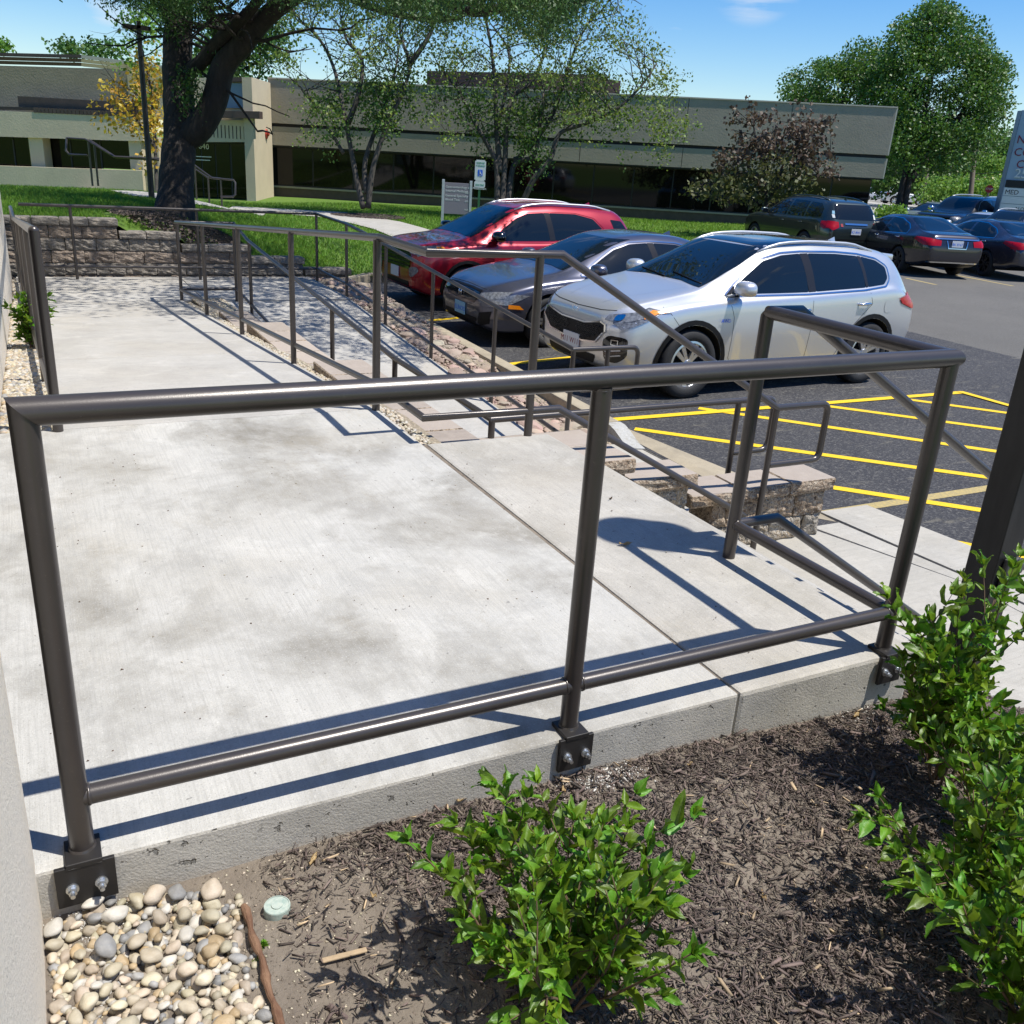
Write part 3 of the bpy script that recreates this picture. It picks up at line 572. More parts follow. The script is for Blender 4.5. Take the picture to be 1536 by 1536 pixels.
def bolt(parent, x, y, z):
    bm = bmesh.new(); tube(bm, (x, y, z), (x, y-.004, z), .0125, seg=20); tube(bm, (x, y-.004, z), (x, y-.007, z), .0095, seg=20); tube(bm, (x, y-.007, z), (x, y-.016, z), .0085, seg=6); tube(bm, (x, y-.016, z), (x, y-.026, z), .0048, seg=12)
    return obj('bolt', bm, 'zinc', parent, smooth=True)
for x, w in ((xl, .056), (xm, .050), (xr, .048)):
    bm = bmesh.new(); box(bm, x-.034, -.050, .0, x+.034, .03, .012, .002); obj('flange', bm, 'bronze_flat', g)
    bm = bmesh.new(); box(bm, x-w, -.048, -.092, x+w, -.038, .004, .0015); pt = obj('base_plate', bm, 'bronze_flat', g)
    for s in (-1, 1): bolt(pt, x+s*.027, -.048, -.048)
    bm = bmesh.new(); tube(bm, (x, 0, .010), (x, 0, .017), RT+.004, r1=RT+.001, seg=24); obj('weld_bead', bm, 'bronze', g, smooth=True)
def bead(parent, p, axis, r_):
    bm = bmesh.new(); n = 20; k = 6; a = Vector(axis).normalized(); u = a.orthogonal().normalized(); v = a.cross(u); R_ = []
    for i in range(n):
        t_ = 2*math.pi*i/n; c_ = Vector(p)+(u*math.cos(t_)+v*math.sin(t_))*r_; rr = .0038+.0008*math.sin(i*2.3); R_.append([bm.verts.new(c_+((u*math.cos(t_)+v*math.sin(t_))*math.cos(q)+a*math.sin(q))*rr) for q in [2*math.pi*j/k for j in range(k)]])
    for i in range(n):
        for j in range(k): bm.faces.new((R_[i][j], R_[(i+1) % n][j], R_[(i+1) % n][(j+1) % k], R_[i][(j+1) % k]))
    return obj('weld_bead', bm, 'bronze', parent, smooth='all')
for x, sg in ((xl, 1), (xm, -1), (xm, 1), (xr, -1)): bead(g, (x+sg*(RT+.0005), 0, HB), (1, 0, 0), RT-.004)
bead(g, (xr, RT, HB), (0, 1, 0), RT-.004); bead(g, (xr, .753-RT, HB), (0, 1, 0), RT-.004); bead(g, (xm, 0, H-RT-.002), (0, 0, 1), RT-.003)
# near stair handrail, starting at the return post
def stair_rail(y, label, x0=2.30, xa=2.43, start=None):
    t = rail_thing(label, 'bronze handrails down the concrete stairs')
    xb, zb = 4.00, .040; e = 4.47
    pts = [(x0, y, H), (xa, y, H), (xb, y, zb)] + [tuple(p) for p in fillet((xb, y, zb), (e, y, zb), (e, y, zb-.37), .06)] + [tuple(p) for p in fillet((e, y, zb), (e, y, zb-.37), (xb, y, zb-.37), .06)] + [(xb+.012, y, zb-.37)]
    part_path(t, 'top_rail', pts, RS)
    part_path(t, 'bottom_rail', [(x0, y, HB), (xa+.06, y, HB), (xb-.02, y, -.79)], RS-.001)
    part_tube(t, 'post', (xb, y, -.94), (xb, y, zb-.01), RS)
    return t
sr = stair_rail(.753, 'nearer stair handrail running down from the landing corner behind the black square post', xa=2.45)
# far stair handrail with its jog from the ramp rail
t = rail_thing('longer handrail bending round the stair top and looping above the buff cap wall', 'bronze handrails down the concrete stairs')
y = 2.405; xb, zb, e = 4.02, .036, 4.45; xe = 1.70
pts = [(xe, 3.07, H), (xe, y, H), (2.42, y, H), (xb, y, zb)] + [tuple(p) for p in fillet((xb, y, zb), (e, y, zb), (e, y, zb-.37), .06)] + [tuple(p) for p in fillet((e, y, zb), (e, y, zb-.37), (xb, y, zb-.37), .06)] + [(xb+.01, y, zb-.37)]
part_path(t, 'top_rail', pts, RS+.001)
part_path(t, 'bottom_rail', [(xe, 3.07, HB), (xe, y, HB), (2.47, y, HB), (3.90, y, -.66)], RS-.001)
part_tube(t, 'post', (2.295, y, -.02), (2.295, y, H), RS+.002)
part_tube(t, 'post', (xb, y, -.94), (xb, y, zb-.01), RS)
# upper ramp, right side guard
t = rail_thing('guard rail along the right edge of the upper ramp running to its far end')
yf = 10.43; zf = z_up(yf)
part_path(t, 'top_rail', [(xe, 3.07, H), (xe-.03, yf, zf+H)], RS+.001)
part_path(t, 'bottom_rail', [(xe, 3.07, HB), (xe-.03, yf, zf+HB)], RS-.001)
for yy in (3.07, 4.90, 6.75, 8.6, 10.43):
    part_tube(t, 'post', (xe-.02, yy, z_up(yy)-.05), (xe-.02, yy, z_up(yy)+H-.01), RS+(.002 if yy < 4 else 0))
# upper ramp, left side guard by the building wall
t = rail_thing('guard rail at the far left between the pebble strip and the upper ramp')
xg = .072
xr_l = lambda y: .072-.0185*(y-3.07)
part_path(t, 'top_rail', [(xg, 3.07, H), (xr_l(10.43), 10.43, zf+H), (xr_l(12), 12.0, zf+H)], RT-.001)
part_path(t, 'bottom_rail', [(xg, 3.07, HB), (xr_l(10.43), 10.43, zf+HB), (xr_l(12), 12.0, zf+HB)], RS)
part_tube(t, 'post', (xg, 3.07, -.05), (xg, 3.07, H+.004), RT)
bm = bmesh.new(); bmesh.ops.create_uvsphere(bm, u_segments=20, v_segments=12, radius=RT); bmesh.ops.translate(bm, verts=bm.verts, vec=(xg, 3.07, H)); obj('corner_cap', bm, 'bronze', t, smooth=True)
for yy in (4.6, 6.2, 7.8, 9.4, 11.0, 12.0): part_tube(t, 'post', (xr_l(yy), yy, z_up(yy)-.05), (xr_l(yy), yy, z_up(yy)+H-.01), RS)
# inner rail of the lower ramp
t = rail_thing('inner handrail of the lower ramp turning toward the parking lot before its loop')
xi = 2.35; zi = -.072
pts = [(1.67, 10.43, .365), (xi, 10.43, .365), (xi, 9.6, .245), (xi, 4.6, -.068), (xi, 2.95, zi)]
e = 4.52
pts += [tuple(p) for p in fillet((xi, 2.95, zi), (e, 2.95, zi), (e, 2.95, zi-.37), .07)] + [tuple(p) for p in fillet((e, 2.95, zi), (e, 2.95, zi-.37), (4.2, 2.95, zi-.37), .07)] + [(4.21, 2.95, zi-.37)]
part_path(t, 'top_rail', pts, RS)
part_path(t, 'bottom_rail', [(1.67, 10.43, -.43), (xi, 10.43, -.43), (xi, 4.9, -.80), (xi, 3.3, -.82)], RS-.001)
for yy in (10.43, 9.55, 6.2, 4.6): part_tube(t, 'post', (xi, yy, z_low(yy)-.05), (xi, yy, z_low(yy)+.88+(.05 if yy > 10 else 0)), RS)
part_tube(t, 'post', (xi, 2.95, -.6), (xi, 2.95, zi), RS); part_tube(t, 'post', (4.2, 2.95, -.98), (4.2, 2.95, zi), RS)
# outer rail of the lower ramp
t = rail_thing('outer guard rail of the ramps beside the parked cars, ending in a small loop')
xo = 3.87; zo = -.055; e = 4.50
top = [(.0, 12.32, .38), (xo, 12.15, .385), (xo, 10.65, .375), (xo, 9.9, .33), (xo, 4.6, zo)] + [tuple(p) for p in fillet((xo, 4.6, zo), (e, 4.6, zo), (e, 4.6, zo-.34), .07)] + [tuple(p) for p in fillet((e, 4.6, zo), (e, 4.6, zo-.34), (xo, 4.6, zo-.34), .07)] + [(xo+.1, 4.6, zo-.34)]
part_path(t, 'top_rail', top, RS)
part_path(t, 'bottom_rail', [(.0, 12.32, -.40), (xo, 12.15, -.40), (xo, 10.65, -.41), (xo, 7.5, -.62), (xo, 4.6, -.80)], RS-.001)
for xx in (.6, 2.2): part_tube(t, 'post', (xx, 12.3-.02*xx, -.6), (xx, 12.3-.02*xx, .38), RS)
for yy, zt in ((12.15, .385), (10.68, .375), (9.1, .27), (7.6, .15), (6.05, .045), (4.6, -.055)): part_tube(t, 'post', (xo, yy, z_low(yy)-.06), (xo, yy, zt), RS)
part_tube(t, 'post', (4.2, 4.6, -.95), (4.2, 4.6, zo), RS)

# ================================================================== BLACK SQUARE LAMP POST (right edge)
t = thing('lamp_post', 'black square steel lamp post rising beside the shrub at the right edge', 'lamp post', (3.13, .25, -.45))
bm = bmesh.new(); box(bm, -.06, -.06, -.3, .06, .06, 3.28, .004); obj('post', bm, 'postblack', t)
bm = bmesh.new(); tube(bm, (0, 0, 3.28), (0, 0, 3.36), .16, seg=32, r1=.15); tube(bm, (0, 0, 3.36), (0, 0, 3.58), .155, seg=32, r1=.155); obj('lamp_head', bm, 'postblack', t, smooth=True)
# cast receptacle box on the post
bm = bmesh.new(); box(bm, -.030, -.082, .445, .050, -.0605, .565, .006); pb = obj('receptacle_box', bm, 'box_grey', t)
bm = bmesh.new()
for k in range(2): box(bm, .004, -.093, .455+.052*k, .052, -.083, .497+.052*k, .006)
obj('cover', bm, 'box_grey', pb)

# ================================================================== BUILDING WALL AT THE LEFT
t = thing('building_wall', 'cream stucco wall of the building at the left edge beside the landing', 'wall', (0, 0, 0))
bm = bmesh.new(); box(bm, -1.2, -3.2, -1.0, -.088, -.005, 3.2, .006); obj('pilaster', bm, 'stucco', t)
bm = bmesh.new(); box(bm, -1.2, 3.12, -1.2, -.19, 12.3, 3.2, .006); obj('wall', bm, 'stucco', t)
bm = bmesh.new(); box(bm, -1.2, -.005, -.5, -.205, 3.12, .01, .0); obj('sill', bm, 'stucco', t)
bm = bmesh.new(); box(bm, -1.2, -.004, 2.3, -.205, 3.119, 3.2, .0); obj('lintel', bm, 'stucco', t)
w = None
for y0, y1 in ((.03, 1.02), (1.06, 2.06), (2.10, 3.09)):
    bm = bmesh.new(); box(bm, -.26, y0, .012, -.225, y1, .05); box(bm, -.26, y0, 2.26, -.225, y1, 2.298); box(bm, -.26, y0, .051, -.225, y0+.04, 2.259); box(bm, -.26, y1-.04, .051, -.225, y1, 2.259); w = obj('window_frame', bm, 'frame', t)
    bm = bmesh.new(); box(bm, -.248, y0+.04, .05, -.240, y1-.04, 2.26); obj('pane', bm, 'dark_glass', w)

# ================================================================== PEBBLES
def pebble_meshes(n, sub):
    out = []
    for i in range(n):
        r = random.Random(500+i); bm = bmesh.new(); bmesh.ops.create_icosphere(bm, subdivisions=sub, radius=1.0)
        sx, sy, sz = 1.0, r.uniform(.62, .9), r.uniform(.42, .7); ph = [r.uniform(0, 6) for _ in range(6)]
        for v in bm.verts:
            c = v.co; k = 1+.13*math.sin(2.1*c.x+ph[0])*math.cos(1.9*c.y+ph[1])+.09*math.sin(3.3*c.z+ph[2]+2*c.x)+.05*math.sin(5*c.y+ph[3])
            v.co = Vector((c.x*sx*k, c.y*sy*k, c.z*sz*k))
        me = bpy.data.meshes.new('pebble'); bm.to_mesh(me); bm.free(); me.polygons.foreach_set('use_smooth', [True]*len(me.polygons)); out.append(me)
    return out
PM = pebble_meshes(9, 3)
mats = ['pebble']*9+['pebble_white']*2+['pebble_grey']*2+['pebble_tan']*2
PMM = []
for i, me in enumerate(PM):
    for mm in set(mats): c = me.copy(); c.materials.append(M[mm]); PMM.append((mm, c))
pb = tag(bpy.data.objects.new('pebble_bed', None), kind='structure'); COL.objects.link(pb)
placed = []; cnt = 0
def in_patch(x, y):
    return -.078 < x < .252+.012*math.sin(y*23)+.03*max(0, -y-.15) and -.56 < y < -.052-.34*max(0, x-.12)+.012*math.sin(x*31)
for layer, (nmax, zoff) in enumerate([(4000, .0), (2600, .017)]):
    pts = []
    for _ in range(nmax):
        x, y = random.uniform(-.08, .40), random.uniform(-.62, -.04)
        if not in_patch(x, y): continue
        s = random.choice([.011, .013, .015, .017, .019]) if layer == 0 else random.choice([.012, .014, .016, .018, .021, .025])
        if layer == 1 and random.random() < .35 : continue
        if any((x-a)**2+(y-b)**2 < ((s+c)*.74)**2 for a, b, c in pts): continue
        pts.append((x, y, s))
    for x, y, s in pts:
        if cnt >= 298: break
        mm = random.choice(mats); c = random.choice([q for k, q in PMM if k == mm])
        o = bpy.data.objects.new('pebble', c); COL.objects.link(o); o.parent = pb; o.scale = (s, s, s)
        o.location = (x, y, float(z_soil(x, y))+s*.38+zoff); o.rotation_euler = (random.uniform(-.35, .35), random.uniform(-.35, .35), random.uniform(0, 6.28)); cnt += 1
pebble_fill = []
# white cement dust in front of the left base plate and by the middle post
def crumbs(name, cx, cy, rx, ry, n, smin, smax, m, zf, flat=.6, parent=None, seed=1, kind='stuff'):
    r = np.random.default_rng(seed); X = cx+rx*r.normal(size=n)*.5; Y = cy+ry*r.normal(size=n)*.5; s = r.uniform(smin, smax, n)
    base = np.array([[1, 0, 0], [-.5, .85, 0], [-.5, -.85, 0], [0, 0, 1], [.15, .1, -1]]); fc = np.array([[0, 1, 3], [1, 2, 3], [2, 0, 3], [1, 0, 4], [2, 1, 4], [0, 2, 4]])
    A = r.uniform(0, 6.28, n); ca, sa = np.cos(A), np.sin(A); V = np.empty((n, 5, 3))
    j = base[None]*(1+.5*r.uniform(-1, 1, (n, 5, 1)))
    V[:, :, 0] = X[:, None]+(j[:, :, 0]*ca[:, None]-j[:, :, 1]*sa[:, None])*s[:, None]; V[:, :, 1] = Y[:, None]+(j[:, :, 0]*sa[:, None]+j[:, :, 1]*ca[:, None])*s[:, None]
    Z = zf(X, Y); V[:, :, 2] = Z[:, None]+j[:, :, 2]*s[:, None]*flat+s[:, None]*.25
    Fc = (fc[None]+(np.arange(n)*5)[:, None, None]).reshape(-1, 3); o = npmesh(name, V.reshape(-1, 3), Fc, m, parent)
    if kind: o['kind'] = kind
    return o
crumbs('cement_dust', .02, -.075, .10, .05, 900, .001, .004, 'grit', z_soil, .5, seed=3)
crumbs('cement_dust', 1.22, -.075, .12, .05, 900, .001, .006, 'grit', z_soil, .5, seed=4)
crumbs('cement_dust', 2.25, -.08, .16, .05, 700, .001, .006, 'grit', z_soil, .5, seed=5)
def spread(name, x0, x1, y0, y1, n, smin, smax, m, zf, flat=.5, seed=9):
    r = np.random.default_rng(seed); c = crumbs(name, 0, 0, 1, 1, 1, smin, smax, m, lambda x, y: 0*x, flat, seed=seed); bpy.data.objects.remove(c)
    X = r.uniform(x0, x1, n); Y = r.uniform(y0, y1, n); s = r.uniform(smin, smax, n)
    base = np.array([[1, 0, 0], [-.5, .85, 0], [-.5, -.85, 0], [0, 0, 1], [.15, .1, -1]]); fc = np.array([[0, 1, 3], [1, 2, 3], [2, 0, 3], [1, 0, 4], [2, 1, 4], [0, 2, 4]])
    A = r.uniform(0, 6.28, n); ca, sa = np.cos(A), np.sin(A); V = np.empty((n, 5, 3)); j = base[None]*(1+.5*r.uniform(-1, 1, (n, 5, 1)))
    V[:, :, 0] = X[:, None]+(j[:, :, 0]*ca[:, None]-j[:, :, 1]*sa[:, None])*s[:, None]; V[:, :, 1] = Y[:, None]+(j[:, :, 0]*sa[:, None]+j[:, :, 1]*ca[:, None])*s[:, None]
    V[:, :, 2] = zf(X, Y)[:, None]+j[:, :, 2]*s[:, None]*flat+s[:, None]*.2
    Fc = (fc[None]+(np.arange(n)*5)[:, None, None]).reshape(-1, 3); o = npmesh(name, V.reshape(-1, 3), Fc, m); o['kind'] = 'stuff'; return o
spread('soil_crumbs', -.1, 2.4, -1.1, -.04, 9000, .0012, .0042, 'soil', z_soil, .7, 11)
spread('soil_grit', -.05, .75, -.9, -.045, 1500, .0015, .005, 'pebble', z_soil, .7, 12)
spread('soil_grit', .5, 2.4, -1.0, -.045, 330, .002, .006, 'pebble', z_soil, .7, 13)
spread('landing_debris', -.1, 2.3, .1, 3.0, 170, .0015, .0045, 'twig', lambda x, y: 0*x+.001, .5, 14)
spread('landing_debris', .2, 2.3, .1, 3.0, 60, .002, .005, 'pebble', lambda x, y: 0*x+.001, .5, 15)
# pebble strips along the ramps: one mass of small stones
def pebble_mass(name, x0, x1, y0, y1, n, smin, smax, zf, seed, mname='pebble'):
    r = np.random.default_rng(seed); bm = bmesh.new(); bmesh.ops.create_icosphere(bm, subdivisions=1, radius=1.0); b = np.array([v.co[:] for v in bm.verts]); bmesh.ops.subdivide_edges
    f = np.array([[v.index for v in q.verts] for q in bm.faces]); bm.free(); k = len(b)
    X = r.uniform(x0, x1, n); Y = r.uniform(y0, y1, n); s = r.uniform(smin, smax, n); A = r.uniform(0, 6.28, n); ca, sa = np.cos(A), np.sin(A)
    j = b[None]*np.stack([np.ones(n), r.uniform(.6, .95, n), r.uniform(.45, .8, n)], -1)[:, None, :]*(1+.18*r.uniform(-1, 1, (n, k, 1)))
    V = np.empty((n, k, 3)); V[:, :, 0] = X[:, None]+(j[:, :, 0]*ca[:, None]-j[:, :, 1]*sa[:, None])*s[:, None]; V[:, :, 1] = Y[:, None]+(j[:, :, 0]*sa[:, None]+j[:, :, 1]*ca[:, None])*s[:, None]
    V[:, :, 2] = (zf(X, Y)+r.uniform(0, .012, n))[:, None]+j[:, :, 2]*s[:, None]
    o = npmesh(name, V.reshape(-1, 3), (f[None]+(np.arange(n)*k)[:, None, None]).reshape(-1, 3), mname, smooth=True); o['kind'] = 'stuff'; return o
zu = lambda x, y: -np.clip(y-3.07, 0, 7.36)*.0773-.02
pebble_mass('pebble_strip', -.18, .068, 3.12, 12.4, 5200, .013, .027, zu, 21)
pebble_mass('pebble_strip', -.18, .068, 3.12, 12.4, 1400, .013, .025, zu, 22, 'pebble_tan')
pebble_mass('pebble_strip', -.18, .068, 3.12, 12.4, 1400, .013, .027, zu, 23, 'pebble_grey')
pebble_mass('pebble_strip', -.18, .068, 3.12, 12.4, 1500, .013, .027, zu, 24, 'pebble_white')
pebble_mass('pebble_strip', 1.70, 1.80, 2.42, 10.4, 3000, .008, .018, lambda x, y: zu(x, y)-.02, 25)
pebble_mass('pebble_strip', 1.70, 1.80, 2.42, 10.4, 900, .008, .018, lambda x, y: zu(x, y)-.02, 26, 'pebble_white')
pebble_mass('pebble_strip', 1.80, 2.15, 8.8, 10.4, 2600, .010, .022, lambda x, y: -.50-.03*(y-8.6), 27)
for mn, sd, nn in (('pebble', 301, 420), ('pebble_white', 302, 160), ('pebble_grey', 303, 200), ('pebble_tan', 304, 110)):
    pebble_mass('small_pebbles', -.078, .285, -.60, -.06, nn, .007, .013, lambda x, y: z_soil(x, y)-.004-.05*(y > -.055-.34*np.clip(x-.12, 0, 1)), sd, mn)
# rocks in the strip between lower ramp and kerb
def rock(name, x, y, z, s, seed, parent, m='rock', flat=.45):
    r = random.Random(seed); bm = bmesh.new(); bmesh.ops.create_icosphere(bm, subdivisions=2, radius=1.0); ph = [r.uniform(0, 6) for _ in range(6)]
    for v in bm.verts:
        c = v.co.copy(); k = 1+.22*math.sin(2.3*c.x+ph[0])*math.cos(2.7*c.y+ph[1])+.12*math.sin(4.3*c.z+ph[2]+3*c.x)+r.uniform(-.05, .05)
        v.co = Vector((c.x*k, c.y*k*r.uniform(.78, .82), max(c.z*flat*k, -.3)))
    o = obj(name, bm, m, parent, smooth=True); o.location = (x, y, z); o.scale = (s, s, s); o.rotation_euler = (0, 0, r.uniform(0, 6)); return o
rb = tag(bpy.data.objects.new('rock_strip', None), kind='structure'); COL.objects.link(rb)
zr_ = lambda x, y: -.60-.0632*(10.7-np.clip(y, 5, 10.7))
pts = []
for i in range(1500):
    x, y = random.uniform(3.92, 4.44), random.uniform(4.75, 12.4); s = random.choice([.05, .065, .08, .10, .13])
    if any((x-a)**2+(y-b)**2 < ((s+c)*.85)**2 for a, b, c in pts): continue
    pts.append((x, y, s))
pts.sort(key=lambda p: p[1])
for i, (x, y, s) in enumerate(pts[:210]): rock('rock', x, y, float(zr_(x, y))+.01, s, i, rb)
pebble_mass('rock_chips', 3.88, 4.47, 4.7, 12.5, 3500, .008, .028, lambda x, y: zr_(x, y)+.0, 29, 'rock')

# ================================================================== MULCH
def mulch(name, n, xr_, yr_, mname, seed, lmin=.008, lmax=.034, dens=None, lift=.012):
    r = np.random.default_rng(seed); X = r.uniform(*xr_, n); Y = r.uniform(*yr_, n)
    keep = np.ones(n, bool)
    if dens is not None: keep = r.uniform(size=n) < dens(X, Y)
    X, Y = X[keep], Y[keep]; n = len(X); l = r.uniform(lmin, lmax, n)*r.choice([.6, 1, 1, 1.5], n); w = l*r.uniform(.08, .30, n); h = w*r.uniform(.25, .7, n)
    A = r.uniform(0, 6.28, n)+.0; T = r.normal(0, .22, n); ro = r.uniform(-.9, .9, n)
    b = np.array([[-.5, -.3, -.5], [-.42, .5, -.4], [-.45, .1, .5], [.5, .2, -.5], [.45, -.5, -.3], [.38, -.1, .5]]); f = [[0, 1, 3], [0, 3, 4], [1, 2, 5], [1, 5, 3], [2, 0, 4], [2, 4, 5], [0, 2, 1], [3, 5, 4]]
    j = b[None]*np.stack([l, w, h], -1)[:, None, :]*(1+.35*r.uniform(-1, 1, (n, 6, 1)))
    cr, sr_ = np.cos(ro)[:, None], np.sin(ro)[:, None]; y = j[:, :, 1]*cr-j[:, :, 2]*sr_; z = j[:, :, 1]*sr_+j[:, :, 2]*cr; x = j[:, :, 0]
    ct, st = np.cos(T)[:, None], np.sin(T)[:, None]; x2 = x*ct-z*st; z2 = x*st+z*ct
    ca, sa = np.cos(A)[:, None], np.sin(A)[:, None]; V = np.stack([X[:, None]+x2*ca-y*sa, Y[:, None]+x2*sa+y*ca, (z_soil(X, Y)+r.uniform(0, lift, n))[:, None]+z2], -1)
    o = npmesh(name, V.reshape(-1, 3), (np.array(f)[None]+(np.arange(n)*6)[:, None, None]).reshape(-1, 3), mname); o['kind'] = 'stuff'; return o
def dens(x, y):
    d = .26+.74*smooth01((x-.45-.25*np.clip(-y-.1, 0, 1))/.25); bare = np.clip(np.exp(-((x-1.45)**2/.12+(y+.50)**2/.02))+np.exp(-((x-1.25)**2/.04+(y+.14)**2/.008))+.7*(np.sin(x*6.1+2)*np.sin(y*8.3+1) > .55), 0, 1); bare2 = np.exp(-((x-.55)**2+(y+.55)**2)/.05)
    return np.clip(d*(1-.62*bare)*(1-.6*bare2), 0, 1)*((x > .34+.0*y) | (y > 5))
mulch('bark_mulch', 105000, (.30, 2.75), (-1.25, -.042), 'mulch', 31, lmin=.005, lmax=.022, dens=dens)
mulch('bark_mulch', 9000, (.34, 2.75), (-1.25, -.042), 'mulch', 35, lmin=.014, lmax=.036, dens=dens, lift=.018)
mulch('bark_mulch', 9000, (2.43, 3.7), (-1.3, .34), 'mulch', 32, lmax=.045)
mulch('pale_wood_chips', 520, (.34, 2.6), (-1.3, -.045), 'mulch_pale', 33, lmax=.030, lift=.02)
# fallen leaves and larger chips on the mulch
def curled_leaf(name, x, y, z, l, w, rz, m, label, cat, bend=.35, parent=None):
    bm = bmesh.new(); n = 7; rows = []
    for i in range(n+1):
        t = i/n; ww = w*math.sin(math.pi*min(1, t*.93+.04))**.8*(1-.25*t); zz = bend*l*(t-.5)**2
        rows.append([bm.verts.new((l*(t-.5), ww*s, zz+abs(s)*w*.35+.004*math.sin(9*t+3*s))) for s in (-.5, -.25, 0, .25, .5)])
    for i in range(n):
        for k in range(4): bm.faces.new((rows[i][k], rows[i+1][k], rows[i+1][k+1], rows[i][k+1]))
    bmesh.ops.solidify(bm, geom=bm.faces[:], thickness=.0008)
    o = obj(name, bm, m, parent, smooth='all'); o.location = (x, y, z); o.rotation_euler = (0, 0, rz)
    if cat: tag(o, label, cat)
    return o
M['dry_leaf'] = mat('dry_tan_leaf', (0.55, 0.42, 0.22), 0.7, var=.25, vscale=60, transl=.15)
def soilp(px, py):
    p = ground(px, py, lambda a, b: float(z_soil(a, b))); return p
for (px, py, l, w, rz, lab) in [(695, 1203, .050, .022, .5, 'pale curled dry leaf on the mulch against the concrete edge'), (845, 1190, .022, .012, 1.3, 'small dry yellow leaf on the white dust below the middle base plate'),
                               (1283, 1078, .035, .018, .3, 'yellowish dry leaf at the foot of the slab near the right base plate'), (470, 1296, .042, .013, .9, 'narrow tan leaf on the soil between pebbles and mulch'), (1034, 1152, .022, .012, .2, 'tiny tan leaf on the mulch right of the middle plate'),
                               (560, 1350, .02, .012, 2.0, 'little tan leaf on bare soil beside the round green cap'), (1320, 1410, .028, .015, .7, 'orange brown leaf under the right shrub'), (770, 1392, .03, .017, 1.7, 'pinkish brown leaf inside the middle shrub'), (1144, 1350, .03, .010, 1.2, 'narrow tan leaf on mulch right of the middle shrub')]:
    p = soilp(px, py); curled_leaf('fallen_leaf', p[0], p[1], p[2]+.012, l, w, rz, 'dry_leaf', lab, 'leaf')
for (px, py, l, w, rz, lab) in [(938, 818, .055, .022, -.2, 'dry curled leaf lying in the round lamp shadow on the concrete'), (916, 749, .03, .007, .5, 'small dark sliver of leaf on the right concrete strip')]:
    p = pl(2, 0, px, py); curled_leaf('fallen_leaf', p[0], p[1], .004, l, w, rz, 'dry_leaf' if l > .04 else 'twig', lab, 'leaf')
# rotten stick edging, flat board chip, irrigation cap, tiny weed
a = soilp(366, 1368); b = soilp(446, 1640); bm = bmesh.new(); pts = []; rad = []
for i in range(24):
    t = i/23; q = a*(1-t)+b*t; pts.append((q[0]+.0022*math.sin(i*.9), q[1]+.0015*math.sin(i*1.7), float(z_soil(q[0], q[1]))+.014+.003*math.sin(i*2.3))); rad.append(.0075+.0022*math.sin(i*1.3)+.0015*math.sin(i*3.1))
path(bm, pts, .011, 9, rad); tag(obj('stick', bm, 'stick', smooth=True), 'long reddish rotten wooden stick edging the pebbles', 'stick')
p = soilp(517, 1441); bm = bmesh.new(); box(bm, -.045, -.006, 0, .045, .006, .005, .002); o = tag(obj('wood_chip', bm, 'mulch_pale'), 'flat pale wood splinter lying on the bare soil', 'wood chip'); o.location = (p[0], p[1], p[2]+.012); o.rotation_euler = (0, .05, -.05)
p = soilp(416, 1367); c = thing('irrigation_cap', 'round weathered green irrigation cap set in the soil beside the stick', 'irrigation cap', (p[0], p[1], p[2]))
bm = bmesh.new(); tube(bm, (0, 0, -.01), (0, 0, .016), .028, seg=40, r1=.027); obj('lid', bm, 'weather_green', c, smooth=True)
bm = bmesh.new(); tube(bm, (0, 0, .0161), (0, 0, .0185), .0115, seg=30); obj('hub', bm, 'weather_green', c, smooth=True)
bm = bmesh.new()
for k in range(36):
    t0 = 2*math.pi*k/36; t1 = 2*math.pi*(k+1)/36
    for r_a, r_b in ((.0245, .0262),): bm.faces.new([bm.verts.new((r_*math.cos(t), r_*math.sin(t), .0172)) for r_, t in ((r_a, t0), (r_b, t0), (r_b, t1), (r_a, t1))])
obj('rim_ring', bm, 'weather_green', c)

# ================================================================== SHRUBS WITH REAL LEAVES
def leaf_mesh(seed, m='leaf_shrub', n=6):
    r = random.Random(seed); bm = bmesh.new(); fold = r.uniform(.3, .85); curl = r.uniform(-.75, .1); wav = r.uniform(.04, .14); wd = r.uniform(.20, .29); rows = []
    for i in range(n+1):
        t = i/n; w = wd*(math.sin(math.pi*t**.68)**.9)*(1-.22*t)+.004; z0 = curl*t*t*.5
        rows.append([bm.verts.new((t, s*w, z0+abs(s)*w*fold+wav*math.sin(8*t+seed+2*s)*abs(s))) for s in (-1, -.5, 0, .5, 1)])
    for i in range(n):
        for k in range(4): bm.faces.new((rows[i][k], rows[i+1][k], rows[i+1][k+1], rows[i][k+1]))
    me = bpy.data.meshes.new('leaf'); bm.to_mesh(me); bm.free(); at_ = me.attributes.new('rib', 'FLOAT', 'POINT'); at_.data.foreach_set('value', [1.0 if k%5 == 2 else 0.0 for k in range(len(me.vertices))]); me.polygons.foreach_set('use_smooth', [True]*len(me.polygons)); me.materials.append(M[m]); return me
LEAVES = [leaf_mesh(i) for i in range(8)]
